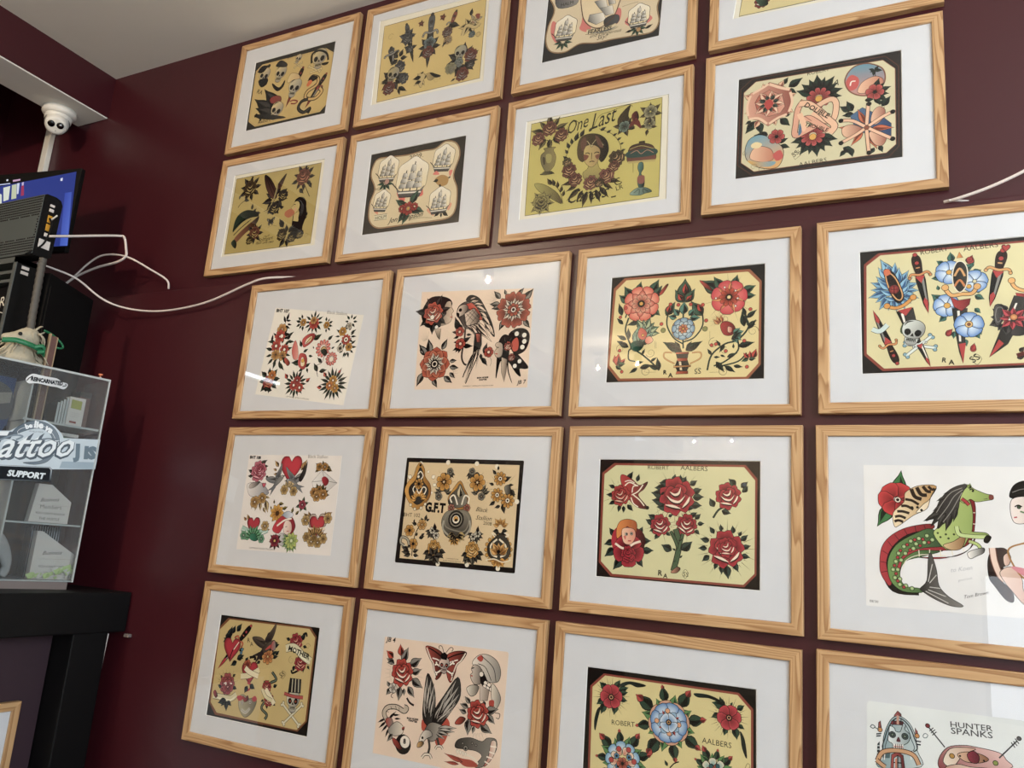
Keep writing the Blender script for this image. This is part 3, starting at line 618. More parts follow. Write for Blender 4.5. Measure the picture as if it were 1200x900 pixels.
ARTD['A2'] = dict(win=[(51.2, -51.1), (459.1, -59.1), (465.5, -360.7), (57.8, -357.7)], sheets=[('e8e3d0', [(36.0, -35.4), (465.7, -51.0), (476.2, -372.4), (47.7, -364.7)])], art='''
fs d0b876 71.2,-73.8 448.3,-74.9 450.8,-347 77.4,-350.6
cs 1.4 k 71.2,-73.8 265.4,-74.9 448.3,-74.9 449.5,-212.6 450.8,-347 270.7,-348.8 77.4,-350.6 74.1,-212.6
lw 1
cur 102.6,-121.1 @12 ^31
lr 217.1,-101.5 @1.06 @13.8 5 ^86 m k w=.38
dot @3.72 m 217.1,-101.5
lr 296.8,-99.7 @1.04 @14.6 5 ^74 m k w=.38
dot @3.64 m 296.8,-99.7
dag 158.6,-86.2 202.5,-237.5 @16.2 x e k E e
+lr 168.8,-137.9 @6.42 @33.2 7 ^6 x k w=.36
+rose 169.5,-143.2 @20.3 ^-5 x k e
+lr 185.2,-182.8 @2.65 @25.4 5 ^-57 E k w=.36
+rose 182.7,-184.7 @14.8 ^74 x k e
dag 255.8,-74.4 256.4,-270 @24.3 x e k E e
+lr 255.5,-195 @11.4 @43.6 8 ^-4 E k w=.34
+fl 256.4,-180.1 @23.9 5 ^6 7d8f90 k p
+rose 254.9,-212.4 @21.8 ^-4 m k e
dag 345.4,-87.5 306.4,-210 @15.4 m e k E e
+lf 323.5,-131.9 363.3,-147.3 E k w=.3
+rose 318.7,-158.2 @19.5 ^18 7a5a52 k e
+rose 324.4,-187.1 @15.3 ^96 c8a878 k e
+lf 319.7,-190.9 303.5,-206.8 E
lr 396.8,-156.1 @5.02 @36.2 6 ^0 c2ad78 k w=.34
sw 410.6,-144.9 @26.1 ^6 c2ad78 m
rb 374.7,-184.9 386.5,-153.4 417.6,-166.4 433.9,-155.9 @10.1 c2ad78
rose 409,-188.7 @12 ^-14 7d8f90 k e
lf 398.3,-121.8 401.7,-95.3 k E w=.3
fg m 415.7,-121.5 430.7,-123.1 429.9,-140.1 419.5,-134.9
dot @7.92 c2a868 431.2,-194.4
dag 109,-161.6 123.3,-229.1 @23.9 x e k E e
lr 145.2,-208.8 @5.34 @33.1 5 ^-4 E k w=.36
lf 124.8,-198.8 140.8,-174.5 k E w=.3
rose 152,-240.9 @22.3 ^7 x k e
lr 130.1,-281.4 @10.6 @47.8 9 ^19 E k w=.34
sk 128,-265.7 @27.7 ^-17 b5a46c
rose 172.7,-285.8 @19.9 ^46 x k e
rose 120.1,-309.4 @24.4 ^-3 m k e
lf 155.7,-312.1 190.6,-334.5 E
lf 156.3,-317.2 165.1,-344 E
lf 108.9,-286.8 84.1,-286.4 E
lr 239.7,-305.7 @4.11 @29.8 4 ^123 c2ad78 k w=.34
pg c2ad78 226.8,-285.5 242.1,-281.5 254,-294.1 248.3,-312.6 243,-333.5 234.1,-324.2 229,-303.4
pg b09a68 8a7a50 258.7,-290.3 279.4,-290 291.1,-302.5 282.3,-315.2 266.4,-311.7
lvs 238.5,-295.6 207.3,-298.5 240.3,-310.8 217.3,-315.6 237.3,-285.4 246.8,-277.7 k w=.3
cur 298,-318.7 @13.1 ^-13
fg k 268.8,-287.6 312,-307.2 291.9,-310
lr 383.5,-270.2 @14.9 @57.1 11 ^-13 E k w=.32
sk 373.5,-245.9 @26 ^-4 b0ab86
rose 412.1,-260.1 @23.7 ^7 m k e
rose 371.8,-277.2 @16.9 ^-13 8e9a93 k e
rose 345.6,-290.5 @21 ^60 a9a27c k e
rose 388.5,-319.7 @23.6 ^-3 m k e
rose 415.3,-292.2 @14.7 ^-4 E k e
lf 364.7,-328.7 348.1,-337.1 E
''')
ARTD['A3'] = dict(win=[(99.0, 146.7), (451.7, 101.5), (430.1, -342.4), (87.2, -345.1)], sheets=[('2b2a2a', [(92.9, 157.4), (456.1, 108.0), (437.2, -354.1), (78.8, -350.0)])], art='''
lw 1.1
fg d9c8a6 90.6,-111.4 114.7,-177.9 99.3,-227.6 94.6,-274.4 112.9,-313.2 158.1,-325.6 201.6,-310.2 250.7,-319.1 298.4,-319.6 354.5,-323.5 409.2,-324.8 428.3,-297.3 421.9,-250.5 431.3,-202.5 435.6,-80.5 310.1,1.7 159.7,22.4 94.4,-7.4
cl 4.2 4a3426 90.6,-111.4 114.7,-177.9 99.3,-227.6 94.6,-274.4 112.9,-313.2 158.1,-325.6 201.6,-310.2 250.7,-319.1 298.4,-319.6 354.5,-323.5 409.2,-324.8 428.3,-297.3 421.9,-250.5 431.3,-202.5 435.6,-80.5 310.1,1.7 159.7,22.4 94.4,-7.4
+cl 2 a9885f 90.6,-111.4 114.7,-177.9 99.3,-227.6 94.6,-274.4 112.9,-313.2 158.1,-325.6 201.6,-310.2 250.7,-319.1 298.4,-319.6 354.5,-323.5 409.2,-324.8 428.3,-297.3 421.9,-250.5 431.3,-202.5 435.6,-80.5 310.1,1.7 159.7,22.4 94.4,-7.4
fg d88a7c 160.6,-142 136.2,-156.8 123.8,-126.2
pg x e 119.3,-135.9 180.7,-142.2 183.1,-177.7 127.3,-175.9
tx k 134.8,-172.5 172.7,-173.2 |HALM
fg d0746c 112.2,-214.9 108.3,-251.2 125.2,-287.2 145,-281.6 131.6,-235.9
ship 153.3,-257.3 @42.6 ^-6 x c none
fg d0746c 202.2,-243.6 198.6,-263.6 228.8,-276.5 235.2,-220.8 209.6,-203.4
fg d0746c 293.3,-226 317.1,-227.2 318.7,-258.5 305.5,-275.5 295,-257.4
fg e2cfa8 205.5,-138.5 202.7,-212.1 222.5,-254.1 257.7,-273.5 294.7,-252.2 311.5,-210.2 314.1,-169.3
ps x w ^20 225.6,-223.5 267,-226.7 275.7,-252.3 247.3,-260.5 221.9,-243.5
ps x w ^20 254,-210.1 292.5,-210.2 298.7,-237.7 274.9,-239.2
ps x w ^20 237.9,-184.7 271.8,-183.6 278.2,-211.5 254,-210.1
ps x w ^20 276.4,-179.6 295.6,-179.8 301.9,-207.5 282.8,-207.5
pg E x 270.8,-251 294.2,-241.7 313.5,-249.4 310,-271.6 277,-275.9
cl 3 5c4230 205.5,-138.5 202.7,-212.1 222.5,-254.1 257.7,-273.5 294.7,-252.2 311.5,-210.2 314.1,-169.3
rb 219.1,-276.6 258.3,-284 296.3,-280.8 307.8,-276.1 @15.2 d8c8a0 e
tx k b=.3 224.4,-284.7 294.3,-288 |FEARLESS
tx k sh=.4 230.2,-298.6 323.2,-300.5 |and Dangerous
tx k sh=.4 252.6,-310.9 283.6,-309.9 |Sky!
fg d0746c 331.4,-277.1 353,-292.9 361.2,-269.7 342.1,-259.5
fg d0746c 394.3,-293.5 409.7,-282.4 397.8,-269.2
ship 370.5,-272.1 @38.8 ^-2 x c none
dot @6.75 b58a58 372.1,-307.9
lf 353.7,-305.7 332.9,-308 k
lf 390.5,-310 412.7,-300.7 k
ln .8 k 321.6,-223.3 349.6,-220.6 368.1,-220.6
''')
ARTD['A4'] = dict(win=[(99.0, -40.6), (501.0, -82.8), (510.7, -363.5), (58.7, -346.7)], sheets=[('e8e3d0', [(92.7, -31.0), (506.2, -77.9), (512.9, -370.6), (52.7, -352.2)])], art='''
fs dacb93 111.6,-67.1 485.3,-97.6 491.4,-348.3 73.7,-342.2
cs 1.6 k 111.6,-67.1 306.7,-83 485.3,-97.6 488.1,-226.4 491.4,-348.3 291.4,-344.7 73.7,-342.2 92.4,-206.7
lw 1
rose 129.8,-313.1 @19.3 ^-4 j k w
fg g k 111.7,-290.6 122.2,-321.5 135.8,-328.7 144.6,-324.1 138.4,-298
''')
ARTD['B1'] = dict(win=[(62.0, -61.8), (457.6, -62.8), (464.5, -361.0), (61.2, -360.9)], sheets=[('e8e3d0', [(48.9, -53.7), (466.4, -55.7), (472.0, -367.3), (51.0, -365.7)])], art='''
fs b5a262 72.3,-75.4 444.9,-73.8 445.4,-352.4 72.7,-352.2
cs 1.4 k 72.3,-75.4 264.4,-74.6 444.9,-73.8 445.2,-214.7 445.4,-352.4 264.7,-352.3 72.7,-352.2 72.9,-215.4
lw 1
ln 2.4 k 130.8,-161.5 111.1,-173.6 101,-185.9
lr 144.9,-122.1 @20 @50.1 9 ^9 E k w=.3
rose 144.6,-120.9 @30.7 ^9 d k b5a262
lvs 104.2,-140.1 100.4,-157.4 127,-161 150.2,-167.1 148.9,-87 150.2,-75.3 k E w=.3
lr 266.1,-174.3 @12.9 @54.8 9 ^-8 E k w=.3
fg 5a3a30 k ^60 202.6,-83.3 226,-92.7 258.3,-132.7 272.2,-169.4 251.6,-172.3 219.3,-132.8
cl 1.2 k 202.6,-83.3 226,-92.7 258.3,-132.7 272.2,-169.4 251.6,-172.3 219.3,-132.8
fg 5a3a30 k ^128 299.4,-89.4 293.5,-114.6 281.1,-141.8 266.1,-136.7 273,-117.4
cl 1.2 k 299.4,-89.4 293.5,-114.6 281.1,-141.8 266.1,-136.7 273,-117.4
ln 2 k 211.2,-90.5 242.4,-142 257.2,-164.4
ln 2 k 218.6,-91.6 250.7,-137.4 264.8,-159.7
ln 6 9c8f60 266.9,-122.3 265.3,-151.1 255,-190.1 232.8,-221.8
ln 2 k 278.9,-129.9 271.1,-163.5 258.6,-190.6 240,-222.7
ln 2 k 262.2,-191.1 247.5,-206.4 223.1,-215.9
rose 299.7,-167.5 @20.5 ^-8 E k b5a262
rose 269.1,-209.3 @23.1 ^10 E k b5a262
lvs 294.1,-212.6 310.8,-209.1 252.8,-215.7 241.1,-228.6 282,-222.4 290.8,-232.1 k E w=.4
ln 2.4 k 383.7,-139.6 402.5,-170.7 413.5,-188
lr 376.2,-115.6 @21.4 @49.2 9 ^-0 E k w=.3
rose 375.7,-112.6 @30.3 ^20 7a4636 k b9805f
lvs 365.9,-154.1 386.3,-174 403.4,-136.8 417.2,-158.6 388.5,-88.8 393.6,-79.3 k E w=.32
fg 2f3d30 k 97.6,-233.8 114.7,-209.5 149.6,-200.5 195.6,-214.1 202.2,-229.4 170.2,-231.2 135.9,-241.4 107.6,-264.3 94.9,-274.4
fg 8a5a40 k 107.4,-299.2 141.4,-268.3 180,-244 205.9,-229.9 197,-257.6 152.4,-286.9 114.9,-317.4
ln 3 k 93.7,-268.4 115.2,-247.7 161.6,-224.3
ln 3 k 101.2,-286.8 132.7,-261.4 171.4,-237.1
fg 3d4a3a k 96,-315.3 108,-302.1 122.4,-318.2 118.8,-336.2
lvs 168,-201.8 166.9,-178.2 188.9,-216.1 210.9,-219 174.1,-214.2 189,-198.7 E k w=.3
lr 196.6,-292 @14.2 @40.1 8 ^2 E k w=.3
rose 196,-289.1 @24.6 ^1 7a4636 k b5a262
rose 179.3,-313 @15.5 ^-6 d k b5a262
bf 261.6,-255.2 @16.6 ^6 3d3a30 k
ln .8 k 253.7,-275.9 270.2,-271.1 290.6,-275.8
tx k sh=.4 240.1,-315.2 266.5,-306.9 |Chris
tx k sh=.3 220.5,-323.2 282.9,-320 |Stuttgart
tx k sh=.3 210,-331.2 287.4,-332.9 |flash one two
lvs 321,-284 297.6,-250 410.5,-255.8 414.3,-239.6 398.8,-265.5 417.3,-256.7 312.9,-277.4 298.1,-264.3 E k w=.3
fg k 356.8,-293.8 355.5,-248.9 362.3,-210.3 394.7,-203.4 411.9,-244.9 402.8,-288.2 401.9,-321.3 369.8,-328.7
fg b5a262 349.9,-217.1 332.9,-217.7 339.3,-195.9 359.2,-192.9 378.1,-223.7 369.4,-250.6 352.5,-231.6
hd 367.8,-222.3 @38.7 ^-8 k c2ad70
fg b06a4a 321,-227.5 343.9,-222 360.4,-238.2 339.2,-252.4 318.7,-241.4
lr 340.1,-314.2 @11.2 @44.7 8 ^11 E k w=.3
rose 318.7,-308.9 @21.3 ^2 d k b5a262
rose 361.9,-322.2 @18.5 ^2 E k b5a262
rose 394.1,-314.8 @17.2 ^2 E k b5a262
cur 422.1,-323.6 @8.5 ^-7
''')
ARTD['B2'] = dict(win=[(83.9, -77.1), (426.3, -73.2), (429.2, -347.9), (85.7, -347.4)], sheets=[('35302a', [(73.3, -66.0), (433.6, -67.5), (436.1, -357.0), (76.4, -353.4)])], art='''
lw 1
fg dccba4 97.5,-116.3 115.3,-96 173,-98.4 226.3,-101.5 277.6,-97.2 322.2,-97.3 354.8,-79.5 393.4,-92.3 409.9,-132.9 394.9,-193.8 412.1,-242 412.6,-304 391.2,-329.1 330.3,-332.5 254.7,-331.5 190.2,-332.1 136.9,-328.4 105.8,-298 101.6,-243.9 113.5,-197.6 93.6,-152.2
cl 5 4a3426 97.5,-116.3 115.3,-96 173,-98.4 226.3,-101.5 277.6,-97.2 322.2,-97.3 354.8,-79.5 393.4,-92.3 409.9,-132.9 394.9,-193.8 412.1,-242 412.6,-304 391.2,-329.1 330.3,-332.5 254.7,-331.5 190.2,-332.1 136.9,-328.4 105.8,-298 101.6,-243.9 113.5,-197.6 93.6,-152.2
+cl 2.6 b08c64 97.5,-116.3 115.3,-96 173,-98.4 226.3,-101.5 277.6,-97.2 322.2,-97.3 354.8,-79.5 393.4,-92.3 409.9,-132.9 394.9,-193.8 412.1,-242 412.6,-304 391.2,-329.1 330.3,-332.5 254.7,-331.5 190.2,-332.1 136.9,-328.4 105.8,-298 101.6,-243.9 113.5,-197.6 93.6,-152.2
tx k 232,-121.6 280.1,-117.8 |2009.
tx k 116.5,-204.1 150.1,-204.3 |HOLD
ship 155.9,-147 @46.2 ^-5 E c none
dot @8.94 b58a7c 157,-180.2
ship 353.8,-143.7 @46.1 ^-7 x c none leafy=0
fg b08a50 330.8,-201 351.2,-188 377.2,-199.6 374.7,-222.1 348.8,-222.2
lvs 343.5,-203 325.1,-205.9 377.5,-202.5 386.2,-198.1 348.3,-218.1 355.6,-227.8 k E w=.35
fg dc7a6c 322.4,-182.3 333.9,-172.5 344.7,-185.8
fg dc7a6c 378.1,-179.6 390.2,-178.7 383.1,-197.6
fg dc6a5c 199.6,-228.1 208.1,-217.6 231,-244.4 223.4,-260.8
fg dc6a5c 263.4,-219.9 284.7,-211.4 294.7,-241.9 276,-245
ship 247.4,-194 @69.6 ^-5 x c none leafy=0
lr 244.6,-275.4 @12.3 @56.6 4 ^148 g k w=.28
lr 254.3,-276.7 @12.3 @56.4 4 ^-24 g k w=.28
fl 247.1,-280.4 @22.1 8 ^-8 b2342c 7a1a16 o r1=.3
fl 225.6,-278.6 @13.6 8 ^-8 b2342c 7a1a16 o r1=.3
fl 268.5,-277.5 @13.4 8 ^-8 b2342c 7a1a16 o r1=.3
dot @4.91 y 247.1,-280.4
fg dc8a6c 118.8,-270 126.6,-253.3 137.5,-284.4
ship 144.9,-249.9 @38.1 ^-8 E c none leafy=0
rb 124.3,-295.6 172.3,-296 @16.5 d8d0b0
tx k 129.9,-302.2 169.6,-300.3 |HOLM
fg dc9a7c 313.6,-296.3 328.1,-286.8 340.9,-316.9
fg dc9a7c 380,-282.6 398.6,-285.2 388.7,-306.3
ship 355.1,-279.2 @45.3 ^-1 x c none leafy=0
lvs 358.3,-307.9 341.2,-319.8 370.8,-309.6 390.5,-323.4 364.9,-311.6 366.5,-325.9 k w=.3
tx k sh=.5 b=.1 176.8,-319.9 302.9,-311.9 |Jon Sampson
ln 1 k 253.3,-319.8 290.9,-316.1 335.2,-321.8
''')
ARTD['B3'] = dict(win=[(58.6, -67.5), (468.1, -68.8), (470.0, -363.8), (57.6, -366.6)], sheets=[('e8e3d0', [(50.0, -57.3), (476.1, -61.5), (477.1, -371.6), (48.7, -374.7)])], art='''
fs c4b766 74.3,-77.1 450,-74 449.8,-353.4 74.5,-355.4
cs 1.5 k 74.3,-77.1 269.1,-75.4 450,-74 450.2,-216.1 449.8,-353.4 269.6,-354.6 74.5,-355.4 74.4,-218.1
lw 1
tx k sh=.6 hs=1.5 189.7,-131.3 251.5,-116.3 |One
tx k sh=.6 hs=1.5 256.4,-129.7 332.3,-113.7 |Last
ln 1.2 k 190.2,-139 184.3,-112.6 201.4,-90.7 217.3,-100.2
ln 1.2 k 261.1,-127.5 277.2,-93.3 312.3,-84.9 358.5,-75.9 370.3,-84.6
lr 132.6,-115.4 @19.1 @57.4 10 ^-15 6a6040 k w=.26
rose 131.7,-102.5 @23 ^-1 7d4a3c k c4a070
rose 99.2,-128.3 @20.6 ^-1 8a5548 k c4a070
rose 168.5,-128.6 @21.4 ^-1 7d4a3c k c4a070
ln 2 k 135.2,-154 126.5,-136.6 111.1,-143.3
ln 2 k 135.2,-154 142.4,-139.5 158,-139.3
pg 6f6648 8f8352 118.6,-160.5 153.3,-162.4 147.6,-170.2 156.5,-192.4 152.1,-219.8 138.2,-236.2 151,-241.4 130.5,-242.4 111.4,-238 125.5,-232.8 113.7,-207 110.6,-181.3 122.4,-169.5
ps 6f6648 k 113.3,-238.3 121.7,-232.2 145.5,-233.6 156,-242.2
fg a39a5c 126.3,-180.9 142.2,-183.7 142.4,-205.7 129.9,-204.8
fg 4a4230 116.2,-188.6 123.8,-189.9 125.1,-209 120,-208.1
lvs 226,-145.7 236.8,-122.8 211.4,-155.4 218.9,-128.7 202.7,-163.2 198.5,-143.7 194.2,-174.1 186.8,-154 192,-189.3 182,-175.1 189.9,-204.5 177,-194.2 E k w=.3
lvs 249.5,-134.6 260.8,-121.2 282.5,-137.8 299.7,-128.8 300.6,-147.4 315,-141 318.8,-160.1 331.8,-153.4 331,-174.5 344,-167.8 340.3,-188.4 351.6,-184.4 344,-207.1 357.1,-205.2 E k w=.3
ln 1.4 k 228.9,-143.1 202.5,-160.1 188.9,-188.8 184.7,-219.1
ln 1.4 k 279.1,-131 315.5,-153.3 339,-185.1 344.4,-216.2
pg b3a45c 8d8250 ^-87 238.2,-255.6 252.4,-242.7 254.1,-218.6 274.9,-221 285.1,-247 303.4,-263.2 287,-284.6 251.6,-282
pg 57482f k 222.3,-207 218.6,-175.4 226.2,-148.8 249.8,-140.9 280,-148.4 301.7,-169.1 308.9,-197.8 301.3,-220.7 290.1,-230.9 277.6,-216.6 247.7,-211.4 236.3,-221.7
pg c0ab68 a88c5c 237.6,-191.2 242.4,-222.7 262.4,-241.4 279.4,-227.8 285.4,-196.7 269.7,-178.5 245.7,-175.4
fg 7a4a38 238.1,-200.5 253.5,-207.5 242.2,-219.6
fg 7a4a38 271.4,-209.4 284.8,-206.9 279.1,-221.7
ln 2.4 k 242.2,-198.2 249.9,-197.1 256.1,-201.9
ln 2.4 k 268,-201.5 275.6,-199.2 282.8,-202.9
sl 1.6 k 261.3,-198.5 261.2,-218.6
ln 2.6 3a1a14 255.6,-225 262.7,-223.8 269.9,-226.2
ln 2 b9ac7a 230.8,-177.6 245,-161.7 257.7,-176.3 274.8,-161 293.6,-182.9
dot @3.65 b9ac7a 260.2,-178
fg 6a4a3a 227.1,-164.6 238.2,-148 245.3,-167.9 234.6,-190.7
fg 6a4a3a 268.3,-150.5 280.6,-159 293.9,-189 278.7,-180.2
lr 262.7,-268.7 @41.9 @83.8 11 ^171 d k ^171 w=.2
rose 198.2,-239.8 @22.1 ^1 7d4a3c k c4a070
rose 218.1,-270.6 @20.6 ^24 7d4a3c k c4a070
rose 190.5,-213.9 @13.6 ^23 6a6040 k c4a070
rose 262.5,-286.7 @21.5 ^-9 8a5548 k c4a070
rose 306.7,-272.8 @22.4 ^49 8a5548 k c4a070
rose 333.4,-226.3 @23.6 ^49 57482f k c4a070
rose 325.8,-249 @16.5 ^-10 7d4a3c k c4a070
rose 287.3,-290.6 @13 ^-9 57482f k c4a070
tx k sh=.6 hs=1.3 201.1,-337.7 317.2,-333.8 |Caress
dot @1.74 k 324.2,-336.6 328.7,-336.1 333.2,-335.6
tx k 334.3,-308.6 351,-300.6 |C
tx k 336,-320.7 354.5,-315.9 |LR
fg d k 331,-110.3 364.3,-77.1 359.9,-110 378.7,-150.2 338.3,-142.4
lr 349.6,-138.5 @8.32 @30.9 6 ^-11 57482f k w=.32
fl 349.6,-138.5 @16.6 5 ^-11 7d8f80 k o
lr 419.6,-113 @8.17 @33.8 7 ^-12 57482f k w=.3
fl 419.4,-108.7 @18.7 5 ^11 a9a27c k o
fl 417.8,-142.8 @16.3 5 ^-11 a9a27c k o
lr 415.3,-151.3 @8.13 @26.7 4 ^169 57482f k w=.3
fg 6a2a24 k 368.5,-108.7 382.4,-99.3 388.9,-121.9 375.1,-131.3
fg 6a2a24 372,-124.6 361.5,-146.9 378.2,-138 395.8,-153.5 389.2,-128
dot @4.72 6a2a24 380.5,-123.3
ps 57482f k ^92 391.6,-189.9 407.3,-190.5 408.7,-197.9 391.8,-196
pg 7a4a3c 3a2a20 ^92 363.2,-243.4 363.1,-213.5 372.1,-198.4 397.4,-195.8 422.8,-203.4 434.3,-217.3 437,-249 399.4,-248.4
fg 2f4a44 364.3,-213.7 434.3,-217.3 435.5,-235.2 365,-231.8
ln 1.4 c4b766 366.9,-208.2 397.7,-203 431.5,-216.8
ln 1.6 c08a6c 370.2,-220.8 386.9,-214.8 398.5,-225.8 415,-218 431.9,-228.7
fs b5a262 363.2,-242.2 437,-247.8 437.2,-253.7 364.6,-248.4
sl 1 k 378.1,-248.9 379.2,-275.7
pg 5a7f74 k ^-10 393.9,-251.6 404,-251.5 406.8,-268.5 400.7,-282.1 410.2,-298.3 408.8,-321.3 396.6,-320.6 391.3,-298.2 396.2,-281.4 391.2,-265.9
fg 8a5548 392.1,-289.5 409.8,-289.5 408.4,-309.6 393.9,-308.5
pg 8aa090 3a5048 372.2,-336.1 391.1,-321.5 414.4,-323.3 431.3,-336.3 413.9,-339.4 397.5,-342.8
ln 1.4 k 383.3,-334.8 396.8,-325.3 397.4,-339.9
ln 1.4 k 422,-336 407.9,-325.8 409.5,-338.8
lvs 148.3,-274.9 134.4,-252.9 157.8,-279.5 150.2,-256.7 167.6,-287.1 166.2,-265.4 177.6,-300.9 180.6,-280 184.5,-314.1 188.2,-294.6 162.4,-301.7 148.9,-302.7 57482f k w=.3
ln 1.6 k 142.2,-258.5 174.3,-297.3 185.9,-335.5
pg a9a25c 57482f 97.5,-263.9 129.5,-272 168.6,-302.6 182.8,-335.1 144.5,-311.2 111.8,-287.9
lr 123.7,-323.5 @12.4 @38.5 8 ^-8 8f8352 k w=.3
rose 121.8,-323.3 @27.3 ^2 a3985c k 4a4230
''')
